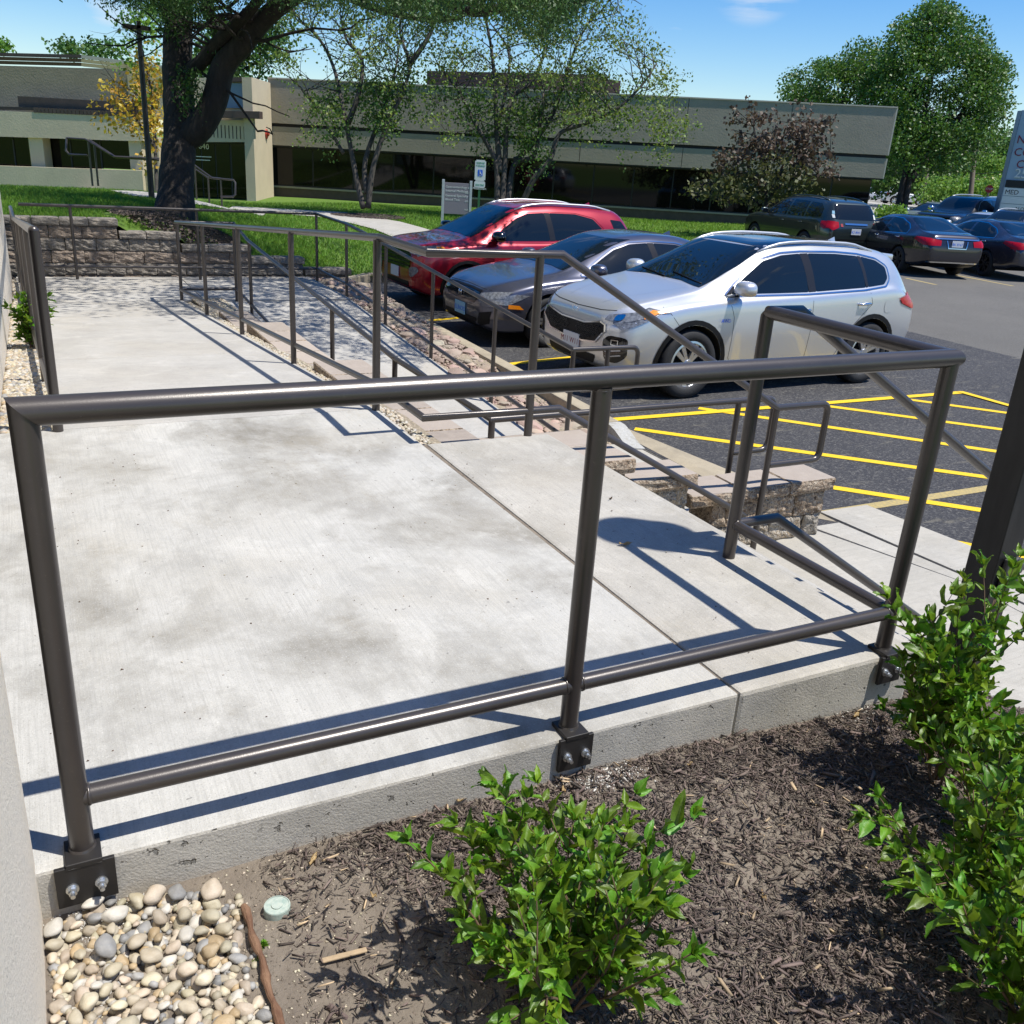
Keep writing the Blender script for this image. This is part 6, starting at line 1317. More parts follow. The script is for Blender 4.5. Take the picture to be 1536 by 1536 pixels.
def build_car(name, label, cat, sp, loc, heading, group=None):
    """heading = plan angle of the car's front, degrees from +x"""
    t = thing(name, label, cat, loc, R(heading), group); sp['paint'] = M[sp['paintname']]; me = body_mesh(sp); body = link('body', me, None, t); sk = Skin(me)
    # shift local so that everything shares the thing's frame
    def part(nm, bm, m, parent=t, sm=True): return obj(nm, bm, m, parent, smooth=('all' if sm else False))
    def both(nm, poly, m, eps=.004, parent=t, step=.06, sides='LR'):
        out = []
        for s in sides:
            b = panel(sk, poly, s, eps, step)
            if len(b.faces): out.append(part(nm, b, m, parent))
            else: b.free()
        return out
    fine = sp.get('fine', 1)
    # side windows with trim
    for s in 'LR':
        for w_ in sp['windows']:
            pg = rounded(w_, .025); pr = part('side_window', panel(sk, pg, s, .0035, .06), 'glass')
            if fine and sp.get('wtrim', True): pass
        if fine and 'dlo' in sp:
            b = panels(sk, band(rounded(sp['dlo'], .03), .016), s, .006); part('window_trim', b, sp.get('trimmat', 'chrome'))
            
            for q in sp.get('pillars', []): part('pillar_cover', panel(sk, q, s, .0045, .08), 'pillar_black')
        for nm, pg, m_, e_ in sp.get('side', []): part(nm, panel(sk, pg, s, e_, .05), m_)
        if fine:
            segs = []
            for ln in sp.get('seams', []): segs += band(ln, .005, closed=False)
            if segs: part('door_seams', panels(sk, segs, s, .0012, .06), 'under')
            if sp.get('archclad'):
                for wx in (0, -sp['WB']):
                    r_ = sp['wr']+sp.get('gap', .055); arc = []
                    for k in range(18):
                        a0, a1 = R(-12)+R(204)*k/18, R(-12)+R(204)*(k+1)/18
                        arc.append([(wx+math.cos(q)*rr, sp['wr']+math.sin(q)*rr) for q, rr in ((a0, r_+.003), (a0, r_+sp['archclad']), (a1, r_+sp['archclad']), (a1, r_+.003))])
                    part('arch_cladding', panels(sk, arc, s, .008, .2), 'trim')
            # door handles
            for hx, hz in sp.get('handles', []):
                h, nn = sk.hit((hx, 3 if s == 'L' else -3, hz), (0, -1 if s == 'L' else 1, 0))
                if h:
                    sy = 1 if s == 'L' else -1; b = bmesh.new(); path(b, [(hx+.095, h.y-sy*.002, hz-.003), (hx+.07, h.y+sy*.030, hz), (hx-.07, h.y+sy*.032, hz+.004), (hx-.095, h.y-sy*.002, hz+.004)], .014, 8); part('door_handle', b, sp.get('handlemat', sp['paintname']))
        # mirror
        mp_ = sp.get('mirror')
        if mp_:
            sy = 1 if s == 'L' else -1; h, nn = sk.hit((mp_[0], 3*sy, mp_[1]), (0, -sy, 0)); y0 = h.y if h else sy*.8
            mr_ = bmesh.new(); bmesh.ops.create_uvsphere(mr_, u_segments=16, v_segments=10, radius=1)
            for v in mr_.verts:
                v.co = Vector([math.copysign(abs(q_)**.72, q_) for q_ in v.co])
                v.co = Vector((v.co.x*(.13 if v.co.x > 0 else .05), v.co.y*.125, v.co.z*(.088 if v.co.z > 0 else .07))); v.co += Vector((mp_[0]+.02+.15*abs(v.co.y)*0, y0+sy*.15, mp_[1]+.06))
            mo = part('side_mirror', mr_, sp.get('mirrormat', sp['paintname'])); b = bmesh.new(); path(b, [(mp_[0], y0-sy*.01, mp_[1]-.01), (mp_[0]+.01, y0+sy*.07, mp_[1]+.02), (mp_[0]+.01, y0+sy*.10, mp_[1]+.04)], .022, 8); part('mirror_arm', b, 'trim', mo)
            b = bmesh.new(); box(b, mp_[0]-.03, y0+sy*.15-.085, mp_[1]+.01, mp_[0]-.026, y0+sy*.15+.085, mp_[1]+.11, .0); part('mirror_glass', b, 'glass', mo, False)
    # windscreen, rear glass, roof
    part('windscreen', panel(sk, sp['windscreen'], 'F', .004, .07), 'glass')
    if 'rearglass' in sp: part('rear_window', panel(sk, sp['rearglass'], 'B', .004, .07), 'glass')
    if 'roofglass' in sp: part('glass_roof', panel(sk, sp['roofglass'], 'T', .004, .1), 'gloss_black')
    for view, lst in (('F', sp.get('front', [])), ('B', sp.get('rear', []))):
        for nm, pg, m_, e_, mirror in lst:
            for q in ([pg, [(-a, b) for a, b in pg][::-1]] if mirror else [pg]): part(nm, panel(sk, q, view, e_, .05), m_)
    for nm, lines, view, w_, m_, e_ in sp.get('bands', []):
        segs = []
        for ln, cl in lines: segs += band(ln, w_, closed=cl)
        part(nm, panels(sk, segs, view, e_, .06), m_)
    # roof rails
    if sp.get('rails'):
        xa, xb, yy, hh = sp['rails']
        for s in (-1, 1):
            pts = []
            for i in range(13):
                f = i/12; x = xa+(xb-xa)*f; h, _ = sk.hit((x, s*yy, 4), (0, 0, -1)); z = (h.z if h else 1.5)+hh*min(1, 5*f, 5*(1-f))-.004; pts.append((x, s*yy, z))
            b = bmesh.new(); path(b, pts, .017, 8); part('roof_rail', b, sp.get('railmat', 'alu'))
    # wheels
    ty, ri, di = wheel_parts(sp['wheel'], sp['wr'], sp.get('tw', .22))
    for wx in (0, -sp['WB']):
        for s in (-1, 1):
            wl = bpy.data.objects.new('wheel', None); COL.objects.link(wl); wl.parent = t; wl.location = (wx, s*(sp['W']-.125), sp['wr']); wl.rotation_euler = (0, 0, 0 if s > 0 else math.pi); wl.empty_display_size = .1
            for nm, m_ in (('tyre', ty), ('rim', ri), ('brake_dish', di)):
                o = bpy.data.objects.new(nm, m_); COL.objects.link(o); o.parent = wl; o.rotation_euler = (0, random.uniform(0, 1.2) if nm == 'rim' else 0, 0)
    # plates
    for pl_ in sp.get('plates', []):
        x, y, z, view, txt, m_, tm = pl_; sg = 1 if view == 'F' else -1; h, nn = sk.hit((4*sg if sg > 0 else -8, y, z), (-sg, 0, 0)); px_ = (h.x if h else x)+sg*.012
        b = bmesh.new(); box(b, px_-.006, y-.155, z-.078, px_+.006, y+.155, z+.078, .003); pt = part('licence_plate', b, m_, t, False)
        if txt: text('plate_characters', txt, .085, (px_+sg*.0065, y, z-.035), (R(90), 0, R(90) if sg > 0 else R(-90)), tm, t, depth=.001, align='CENTER')
    # fin antenna
    if sp.get('fin'):
        h, _ = sk.hit((sp['fin'], 0, 4), (0, 0, -1)); b = bmesh.new(); z = h.z; vs = [b.verts.new(q) for q in ((sp['fin']+.07, -.018, z-.005), (sp['fin']+.07, .018, z-.005), (sp['fin']-.07, .018, z-.005), (sp['fin']-.07, -.018, z-.005), (sp['fin']-.06, 0, z+.055))]
        for f in ((0, 1, 4), (1, 2, 4), (2, 3, 4), (3, 0, 4), (3, 2, 1, 0)): b.faces.new([vs[i] for i in f])
        part('antenna_fin', b, sp['paintname'], t, False)
    return t, sk, part
M['p_silver'] = paint('bright_silver_paint', (0.60, 0.61, 0.62), .6, .32)
M['p_red'] = paint('ruby_red_paint', (0.33, 0.005, 0.018), .35, .28)
M['p_steel'] = paint('steel_grey_paint', (0.11, 0.112, 0.145), .7, .28)
M['p_green'] = paint('dark_green_grey_paint', (0.045, 0.060, 0.055), .6, .28)
M['p_navy'] = paint('dark_navy_grey_paint', (0.034, 0.032, 0.040), .6, .25)
M['p_slate'] = paint('slate_blue_grey_paint', (0.046, 0.050, 0.072), .6, .25)
M['p_black'] = paint('black_paint', (0.012, 0.012, 0.015), .4, .22)
M['p_ice'] = paint('pale_blue_silver_paint', (0.34, 0.42, 0.46), .6, .3)
M['p_white'] = paint('white_car_paint', (0.62, 0.64, 0.67), .1, .3)

# --- bright silver crossover
P = dict(FO=.90, WB=2.67, RO=.88, W=.925, wr=.365, gap=.05, tw=.235, paintname='p_silver', roofw=.60, tuck=.905, sub=2, clad=.30,
    plan=[(.90, .64), (.84, .79), (.74, .88), (.58, .95), (.3, .99), (-.5, 1), (-2.6, 1), (-3.1, .98), (-3.45, .91), (-3.58, .80)],
    bot=[(.90, .34), (.7, .22), (0, .20), (-2.7, .20), (-3.3, .26), (-3.58, .42)],
    top=[(.90, .80), (.84, .895), (.72, .955), (.45, 1.015), (.10, 1.075), (-.22, 1.13), (-.55, 1.30), (-1.0, 1.515), (-1.22, 1.575), (-1.8, 1.605), (-2.5, 1.585), (-3.0, 1.525), (-3.22, 1.48), (-3.36, 1.25), (-3.52, 1.02), (-3.58, .80)],
    belt=[(.90, .72), (.6, .90), (.2, .985), (-.3, 1.03), (-1.5, 1.07), (-2.6, 1.12), (-3.1, 1.15), (-3.58, .9)])
P['windows'] = [[(-.52, 1.075), (-.60, 1.145), (-1.05, 1.395), (-1.32, 1.455), (-1.60, 1.475), (-1.63, 1.085)],
    [(-1.74, 1.09), (-1.72, 1.478), (-2.15, 1.475), (-2.50, 1.455), (-2.54, 1.125)], [(-2.58, 1.13), (-2.56, 1.45), (-2.80, 1.41), (-2.93, 1.34), (-2.93, 1.22), (-2.86, 1.155)]]
P['dlo'] = [(-.44, 1.06), (-.58, 1.155), (-1.04, 1.41), (-1.32, 1.47), (-1.62, 1.488), (-2.15, 1.488), (-2.52, 1.468), (-2.82, 1.42), (-2.955, 1.345), (-2.955, 1.21), (-2.88, 1.14), (-2.5, 1.105), (-1.6, 1.07)]
P['pillars'] = [[(-1.63, 1.085), (-1.60, 1.475), (-1.72, 1.478), (-1.74, 1.09)], [(-2.54, 1.125), (-2.50, 1.455), (-2.56, 1.45), (-2.58, 1.13)], [(-.42, 1.06), (-.52, 1.075), (-.60, 1.14), (-.56, 1.16)]]
P['seams'] = [[(-.44, 1.06), (-.52, .85), (-.52, .42), (-.60, .30), (-1.5, .28)], [(-1.66, 1.07), (-1.67, .70), (-1.66, .30)], [(-2.56, 1.11), (-2.62, .95), (-2.42, .78), (-2.25, .62), (-2.17, .42), (-2.1, .30)], [(.36, .96), (.20, .78), (.12, .72)]]
P['side'] = [('fuel_flap', rounded([(-2.84, .84), (-2.84, .98), (-2.98, .98), (-2.98, .84)], .06), 'p_silver', .0035), ('tail_lamp', [(-3.16, .94), (-3.10, 1.00), (-3.36, 1.05), (-3.53, 1.03), (-3.55, .90), (-3.42, .865)], 'tail', .012),
    ('headlamp', [(.30, .905), (.42, .90), (.62, .80), (.80, .72), (.84, .78), (.74, .865), (.50, .945)], 'lamp', .006), ('indicator', [(.36, .905), (.46, .895), (.60, .84), (.60, .875), (.48, .925)], 'amber', .010)]
P['handles'] = [(-1.52, .90), (-2.48, .95)]; P['handlemat'] = 'chrome'; P['mirror'] = (-.62, 1.08); P['archclad'] = .055; P['rails'] = (-1.05, -2.85, .555, .045); P['fin'] = -2.75
P['windscreen'] = [(-.66, 1.125), (-.3, 1.15), (.3, 1.15), (.66, 1.125), (.60, 1.35), (.545, 1.525), (-.545, 1.525), (-.60, 1.35)]
P['rearglass'] = [(-.58, 1.12), (.58, 1.12), (.53, 1.42), (-.53, 1.42)]
P['roofglass'] = [(-1.10, -.535), (-1.10, .535), (-2.85, .52), (-2.85, -.52)]
gr_ = [(-.58, .69), (-.56, .745), (-.50, .765), (-.22, .715), (.22, .715), (.50, .765), (.56, .745), (.58, .69), (.44, .565), (.20, .535), (-.20, .535), (-.44, .565)]
P['front'] = [('grille', gr_, 'trim', .008, False), ('headlamp', [(.54, .80), (.66, .785), (.78, .81), (.86, .87), (.85, .915), (.70, .885), (.56, .85)], 'lamp', .008, True), ('lower_intake', rounded([(-.42, .33), (-.46, .42), (.46, .42), (.42, .33)], .03), 'trim', .006, False),
    ('fog_lamp_recess', rounded([(.60, .40), (.57, .60), (.64, .66), (.80, .65), (.80, .46), (.72, .38)], .04), 'gloss_black', .006, True), ('headlamp_projector', rounded([(.63, .80), (.63, .86), (.70, .87), (.70, .81)], .03), 'chrome', .014, True)]
P['bands'] = [('grille_surround', [(gr_, True)], 'F', .016, 'chrome', .014), ('bonnet_seam', [([(-.60, .90), (-.40, .88), (0, .868), (.40, .88), (.60, .90)], False)], 'F', .006, 'under', .002), ('bonnet_crease', [([(.75, .30), (.3, .44), (-.12, .54)], False)], 'T', .008, 'p_silver', .006), ('bonnet_crease', [([(.75, -.30), (.3, -.44), (-.12, -.54)], False)], 'T', .008, 'p_silver', .006),
    ('fog_blades', [([(.62, .44), (.76, .47)], False), ([(.62, .49), (.76, .52)], False)], 'F', .012, 'alu', .02), ('fog_blades', [([(-.62, .44), (-.76, .47)], False), ([(-.62, .49), (-.76, .52)], False)], 'F', .012, 'alu', .02), ('fog_lamp', [([(.68, .575), (.73, .575), (.73, .615), (.68, .615)], True)], 'F', .008, 'chrome', .02), ('fog_lamp', [([(-.68, .575), (-.73, .575), (-.73, .615), (-.68, .615)], True)], 'F', .008, 'chrome', .02)]
P['wheel'] = dict(n=5, split=.20, m='rim', w0=.017, w1=.026, ratio=.68); P['plates'] = [(0, -.0, .50, 'F', 'M11 W111', 'plate_white', 'text_red')]
car, sk, part = build_car('silver_crossover', 'bright silver crossover parked nearest the ramp with a black roof and chrome edged grille', 'car', P, (6.05, 6.80, LOT), 182.4)
# grille mesh of small proud diamonds, badge, wipers, skid
b = bmesh.new()
for i in range(-9, 10):
    for j in range(6):
        y = i*.058+(.029 if j % 2 else 0); z = .555+j*.032
        if abs(y) > .16+.36*min(1, (z-.52)/.12) or abs(y) < .085 and .59 < z < .69 or z > .70+(.02 if abs(y) > .35 else -.01): continue
        h, nn = sk.hit((4, y, z), (-1, 0, 0))
        if h:
            for (a1, c1), (a2, c2) in (((-.022, 0), (0, .013)), ((0, .013), (.022, 0)), ((.022, 0), (0, -.013)), ((0, -.013), (-.022, 0))): tube(b, (h.x+.013, y+a1, z+c1), (h.x+.013, y+a2, z+c2), .0035, seg=4)
part('grille_mesh', b, 'gloss_black', car, False)
h, nn = sk.hit((4, 0, .835), (-1, 0, 0)); b = bmesh.new()
for i in range(24):
    t0, t1 = 2*math.pi*i/24, 2*math.pi*(i+1)/24; b.faces.new([b.verts.new((h.x+.008, math.cos(q)*a_, .835+math.sin(q)*c_)) for q, a_, c_ in ((t0, .066, .032), (t1, .066, .032), (t1, .058, .025), (t0, .058, .025))])
part('badge_ring', b, 'chrome', car, False); text('badge_letters', 'KIA', .044, (h.x+.008, 0, .8195), (R(90-14), 0, R(90)), 'chrome', car, depth=.002, align='CENTER')
b = bmesh.new()
for y0, y1, z1 in ((.62, .02, 1.19), (.02, -.50, 1.17)):
    pts = []
    for i in range(7):
        f = i/6; y = y0+(y1-y0)*f; z = 1.14+(z1-1.14)*f+.015; hh, _ = sk.hit((4, y, z), (-1, 0, 0)); pts.append((hh.x+.014, y, hh.z+.006))
    path(b, pts, .007, 5)
part('wiper', b, 'trim', car); text('badge_letters', 'AWD', .055, (-.33, .936, .80), (R(90), 0, R(180)), 'blue', car, depth=.001)
# roof spoiler
b = bmesh.new(); box(b, -3.33, -.50, 1.43, -3.02, .50, 1.505, .015)
for v in b.verts: v.co.z += .0-.14*max(0, -3.2-v.co.x)-.05*abs(v.co.y/.6)**3
part('spoiler', b, 'p_silver', car)

# --- steel grey sedan
P2 = dict(FO=.87, WB=2.70, RO=1.06, W=.90, wr=.325, gap=.045, paintname='p_steel', roofw=.53, tuck=.91, sub=2,
    plan=[(.87, .66), (.78, .84), (.6, .94), (.3, .98), (-.5, 1), (-2.6, 1), (-3.2, .97), (-3.6, .88), (-3.76, .78)],
    bot=[(.87, .26), (.7, .17), (0, .16), (-2.7, .16), (-3.4, .24), (-3.76, .38)],
    top=[(.87, .60), (.83, .69), (.72, .755), (.45, .83), (.10, .895), (-.22, .945), (-.55, 1.10), (-1.0, 1.31), (-1.25, 1.38), (-1.7, 1.415), (-2.2, 1.395), (-2.7, 1.28), (-3.1, 1.14), (-3.35, 1.065), (-3.66, 1.03), (-3.74, .95), (-3.76, .72)],
    belt=[(.87, .56), (.6, .72), (.2, .82), (-.3, .88), (-1.5, .93), (-2.6, .96), (-3.2, .98), (-3.76, .85)],
    windows=[[(-.50, .915), (-.66, 1.01), (-1.05, 1.21), (-1.30, 1.28), (-1.58, 1.30), (-1.62, .945)], [(-1.72, .95), (-1.68, 1.30), (-2.05, 1.285), (-2.42, 1.205), (-2.60, 1.11), (-2.66, 1.02), (-2.55, .975)]],
    dlo=[(-.44, .90), (-.62, 1.005), (-1.04, 1.225), (-1.30, 1.295), (-1.62, 1.315), (-2.05, 1.30), (-2.44, 1.22), (-2.64, 1.12), (-2.72, 1.02), (-2.58, .955), (-1.6, .925)], pillars=[[(-1.62, .945), (-1.58, 1.30), (-1.68, 1.30), (-1.72, .95)]],
    seams=[[(-.46, .90), (-.50, .72), (-.50, .30)], [(-1.66, .93), (-1.67, .28)], [(-2.60, .95), (-2.50, .78), (-2.28, .6), (-2.2, .3)]],
    side=[('headlamp', [(.32, .665), (.50, .68), (.72, .63), (.82, .60), (.78, .55), (.60, .545)], 'lamp', .006), ('side_marker', [(.40, .495), (.60, .505), (.60, .555), (.46, .545)], 'amber', .008), ('tail_lamp', [(-3.30, .86), (-3.60, .90), (-3.72, .86), (-3.72, .72), (-3.62, .74)], 'tail', .01)],
    handles=[(-1.5, .80), (-2.5, .83)], mirror=(-.66, .92), wheel=dict(n=5, split=.16, m='rim', w0=.016, w1=.016, ratio=.70), windscreen=[(-.66, .955), (-.3, .975), (.3, .975), (.66, .955), (.57, 1.17), (.50, 1.335), (-.50, 1.335), (-.57, 1.17)],
    front=[('grille', [(-.52, .60), (-.50, .66), (.50, .66), (.52, .60), (.38, .52), (-.38, .52)], 'gloss_black', .008, False), ('headlamp', [(.50, .58), (.52, .655), (.70, .69), (.82, .70), (.80, .62), (.66, .585)], 'lamp', .008, True), ('lower_intake', rounded([(-.40, .20), (-.50, .34), (.50, .34), (.40, .20)], .03), 'trim', .006, False), ('side_intake', [(.50, .24), (.56, .42), (.74, .46), (.70, .30)], 'trim', .007, True)],
    bands=[('grille_bar', [([(-.52, .665), (-.25, .675), (.25, .675), (.52, .665)], False)], 'F', .02, 'trim', .012), ('bonnet_seam', [([(-.62, .70), (0, .715), (.62, .70)], False)], 'F', .005, 'under', .002)],
    plates=[(0, 0, .40, 'F', 'ILLINOIS', 'plate_blue', 'blue')], fin=-2.3)
car2, sk2, part2 = build_car('grey_sedan', 'steel grey sedan with orange side marker parked between the red and the silver cars', 'car', P2, (5.90, 9.45, LOT), 180.5)
h, nn = sk2.hit((4, 0, .60), (-1, 0, 0)); b = bmesh.new()
for a, c in (((-.035, .04), (-.028, -.04)), ((.035, .04), (.028, -.04)), ((-.03, .0), (.03, .0))): tube(b, (h.x+.022, a[0], .60+a[1]), (h.x+.022, c[0], .60+c[1]), .009, seg=8)
part2('badge', b, 'chrome', car2)

# --- red small crossover
P3 = dict(FO=.82, WB=2.52, RO=.76, W=.885, wr=.335, gap=.05, paintname='p_red', roofw=.57, tuck=.92, sub=2, clad=.30,
    plan=[(.82, .74), (.74, .88), (.56, .96), (.3, .99), (-.5, 1), (-2.5, 1), (-3.0, .98), (-3.28, .88)],
    bot=[(.82, .34), (.6, .22), (0, .20), (-2.5, .20), (-3.28, .36)],
    top=[(.82, .86), (.77, .93), (.62, .985), (.3, 1.03), (0, 1.06), (-.12, 1.10), (-.45, 1.29), (-.85, 1.50), (-1.05, 1.57), (-1.6, 1.605), (-2.4, 1.59), (-2.9, 1.545), (-3.02, 1.40), (-3.16, 1.10), (-3.28, .9)],
    belt=[(.82, .82), (.5, .93), (.1, .98), (-.4, 1.01), (-1.4, 1.03), (-2.4, 1.10), (-3.0, 1.15), (-3.28, .9)],
    windows=[[(-.40, 1.05), (-.50, 1.12), (-.92, 1.38), (-1.12, 1.45), (-1.42, 1.47), (-1.46, 1.065)], [(-1.56, 1.07), (-1.52, 1.47), (-2.0, 1.465), (-2.32, 1.40), (-2.50, 1.22), (-2.46, 1.13)], [(-2.72, 1.17), (-2.66, 1.40), (-2.88, 1.38), (-2.98, 1.22)]],
    dlo=[(-.34, 1.04), (-.48, 1.13), (-.90, 1.39), (-1.12, 1.465), (-1.45, 1.485), (-2.0, 1.48), (-2.34, 1.415), (-2.54, 1.22), (-2.48, 1.11), (-1.5, 1.045)], trimmat='p_red', pillars=[[(-1.46, 1.065), (-1.42, 1.47), (-1.52, 1.47), (-1.56, 1.07)]],
    seams=[[(-.36, 1.04), (-.42, .8), (-.42, .32)], [(-1.50, 1.05), (-1.51, .32)], [(-2.46, 1.1), (-2.40, .9), (-2.12, .65), (-2.05, .32)]],
    side=[('headlamp', [(.36, .895), (.60, .87), (.76, .80), (.76, .86), (.66, .935), (.42, .96)], 'lamp', .006), ('indicator', [(.34, .905), (.48, .90), (.48, .945), (.38, .95)], 'amber', .010), ('door_trim', [(-.45, .40), (-2.1, .40), (-2.1, .34), (-.45, .34)], 'trim', .01)],
    handles=[(-1.36, .90), (-2.30, .95)], mirror=(-.52, 1.06), archclad=.05, rails=(-.95, -2.75, .50, .04), railmat='alu', fin=-2.6, mirrormat='gloss_black', wheel=dict(n=5, split=.15, m='rim', ratio=.68),
    windscreen=[(-.66, 1.09), (-.3, 1.11), (.3, 1.11), (.66, 1.09), (.58, 1.32), (.52, 1.52), (-.52, 1.52), (-.58, 1.32)], 
    front=[('grille', rounded([(-.55, .60), (-.62, .80), (-.50, .86), (.50, .86), (.62, .80), (.55, .60)], .05), 'gloss_black', .008, False), ('headlamp', [(.56, .84), (.58, .93), (.76, .96), (.80, .88), (.70, .82)], 'lamp', .010, True), ('fog_lamp', rounded([(.56, .50), (.54, .62), (.72, .66), (.76, .60), (.66, .50)], .03), 'lamp', .008, True), ('lower_intake', rounded([(-.50, .30), (-.52, .42), (.52, .42), (.50, .30)], .03), 'trim', .006, False)],
    bands=[('grille_bars', [([(-.58, z), (.58, z)], False) for z in (.64, .70, .76, .82)], 'F', .014, 'trim', .016)],
    plates=[(0, 0, .52, 'F', '', 'plate_white', 'blue')])
car3, sk3, part3 = build_car('red_crossover', 'small ruby red crossover parked farthest along the kerb next to the lawn', 'car', P3, (5.92, 12.16, LOT+.0), 182)

# --- dark green three row crossover, seen from behind
P4 = dict(FO=.92, WB=2.79, RO=1.08, W=.955, wr=.38, gap=.05, paintname='p_green', roofw=.63, tuck=.93, sub=2,
    plan=[(.92, .72), (.82, .88), (.6, .96), (.2, 1), (-2.9, 1), (-3.5, .97), (-3.80, .88), (-3.87, .80)], bot=[(.92, .36), (.6, .25), (-2.9, .25), (-3.87, .42)],
    top=[(.92, .90), (.85, 1.0), (.5, 1.08), (.05, 1.14), (-.15, 1.18), (-.6, 1.45), (-.95, 1.62), (-1.3, 1.68), (-2.2, 1.71), (-3.1, 1.68), (-3.48, 1.62), (-3.62, 1.40), (-3.78, 1.12), (-3.87, .9)],
    belt=[(.92, .85), (.5, 1.0), (0, 1.07), (-1.5, 1.11), (-3.3, 1.15), (-3.87, .95)],
    windows=[[(-.45, 1.12), (-.55, 1.18), (-.95, 1.46), (-1.25, 1.55), (-1.55, 1.57), (-1.58, 1.14)], [(-1.68, 1.14), (-1.66, 1.575), (-2.45, 1.57), (-2.52, 1.15)], [(-2.60, 1.16), (-2.56, 1.565), (-3.05, 1.545), (-3.28, 1.42), (-3.32, 1.20)]],
    seams=[[(-.40, 1.08), (-.42, .35)], [(-1.63, 1.1), (-1.63, .35)], [(-2.6, 1.12), (-2.5, .9), (-2.25, .6)]], handles=[(-1.5, .98), (-2.48, 1.0)], mirror=(-.62, 1.12), rails=(-1.1, -3.2, .55, .05), railmat='p_green',
    side=[('tail_lamp', [(-3.48, .96), (-3.44, 1.10), (-3.84, 1.12), (-3.86, .94), (-3.6, .90)], 'tail', .01)], wheel=dict(n=5, split=.12, m='rim', ratio=.68), windscreen=[(-.68, 1.16), (.68, 1.16), (.56, 1.62), (-.56, 1.62)],
    rearglass=rounded([(-.66, 1.17), (.66, 1.17), (.58, 1.56), (-.58, 1.56)], .06), rear=[('tail_lamp', [(.56, .96), (.56, 1.10), (.80, 1.12), (.86, .95), (.75, .88)], 'tail', .012, True), ('chrome_bar', [(-.36, 1.03), (-.36, 1.075), (.36, 1.075), (.36, 1.03)], 'chrome', .02, False), ('bumper_step', [(-.7, .62), (-.7, .66), (.7, .66), (.7, .62)], 'trim', .015, False), ('sticker', [(.70, 1.2), (.64, 1.2), (.64, 1.29), (.70, 1.29)], 'white', .010, False), ('sticker', [(.69, 1.30), (.63, 1.30), (.62, 1.38), (.67, 1.38)], 'plate_blue', .010, False), ('sticker', [(.50, .98), (.42, .98), (.44, 1.06), (.50, 1.05)], 'red_sign', .010, False), ('sticker', [(-.66, 1.2), (-.60, 1.2), (-.60, 1.32), (-.64, 1.32)], 'white', .010, False)],
    plates=[(0, 0, .86, 'B', 'K2 8041', 'plate_white', 'blue')], fin=-3.1)
def rear_at(px, py, WB, RO, heading, z=LOT):
    """place a car so that the middle of its tail stands over the given lot point"""
    q = onlot(px, py, z); h = R(heading); return (q[0]+math.cos(h)*(WB+RO), q[1]+math.sin(h)*(WB+RO), z)
HD = 90-18
car4, sk4, part4 = build_car('green_crossover', 'dark green three row crossover seen from behind with stickers on its rear window', 'car', P4, rear_at(1275, 396, 2.79, 1.08, 90-11), 90-11)
# --- dark sedan with chrome trunk strip
P5 = dict(FO=.93, WB=2.78, RO=1.15, W=.925, wr=.335, gap=.045, paintname='p_navy', roofw=.56, tuck=.92, sub=2,
    plan=[(.93, .70), (.8, .88), (.5, .97), (.2, 1), (-2.8, 1), (-3.4, .97), (-3.80, .88), (-3.93, .78)], bot=[(.93, .28), (.6, .18), (-2.8, .18), (-3.5, .26), (-3.93, .40)],
    top=[(.93, .66), (.85, .76), (.5, .88), (.05, .95), (-.2, .99), (-.6, 1.18), (-1.0, 1.35), (-1.3, 1.42), (-1.9, 1.455), (-2.4, 1.43), (-2.9, 1.27), (-3.25, 1.14), (-3.45, 1.10), (-3.78, 1.09), (-3.88, .98), (-3.93, .72)],
    belt=[(.93, .62), (.5, .82), (0, .90), (-1.5, .95), (-2.8, .99), (-3.4, 1.02), (-3.93, .9)],
    windows=[[(-.55, .95), (-.72, 1.05), (-1.1, 1.24), (-1.4, 1.315), (-1.66, 1.335), (-1.70, .98)], [(-1.80, .985), (-1.76, 1.34), (-2.2, 1.325), (-2.6, 1.22), (-2.82, 1.11), (-2.84, 1.03)]],
    dlo=[(-.48, .935), (-.68, 1.04), (-1.09, 1.255), (-1.4, 1.33), (-1.7, 1.355), (-2.2, 1.34), (-2.62, 1.235), (-2.86, 1.12), (-2.90, 1.01), (-1.7, .96)], seams=[[(-.50, .93), (-.52, .30)], [(-1.74, .96), (-1.74, .28)], [(-2.8, 1.0), (-2.65, .8), (-2.35, .5)]], handles=[(-1.58, .86), (-2.6, .90)], handlemat='chrome', mirror=(-.7, .96),
    side=[('tail_lamp', [(-3.36, .92), (-3.40, .98), (-3.80, .97), (-3.90, .92), (-3.90, .80), (-3.72, .80)], 'tail', .01)], wheel=dict(n=7, split=.08, m='rim_dark', ratio=.70), windscreen=[(-.66, .99), (.66, .99), (.5, 1.39), (-.5, 1.39)],
    rearglass=rounded([(-.64, 1.125), (.64, 1.125), (.48, 1.39), (-.48, 1.39)], .05), rear=[('tail_lamp', [(.46, .80), (.44, .93), (.78, .97), (.80, .80)], 'tail', .012, True), ('chrome_strip', [(-.60, .955), (-.60, .985), (.60, .985), (.60, .955)], 'chrome', .018, False), ('lower_chrome', [(-.72, .40), (-.74, .425), (.74, .425), (.72, .40)], 'chrome', .018, False), ('lower_valance', [(-.7, .24), (-.72, .36), (.72, .36), (.7, .24)], 'trim', .01, False)],
    bands=[('plate_surround', [([(-.28, .93), (-.24, .76), (.24, .76), (.28, .93)], False)], 'B', .02, 'chrome', .02)], plates=[(0, 0, .86, 'B', 'BK 8167', 'plate_white', 'blue')])
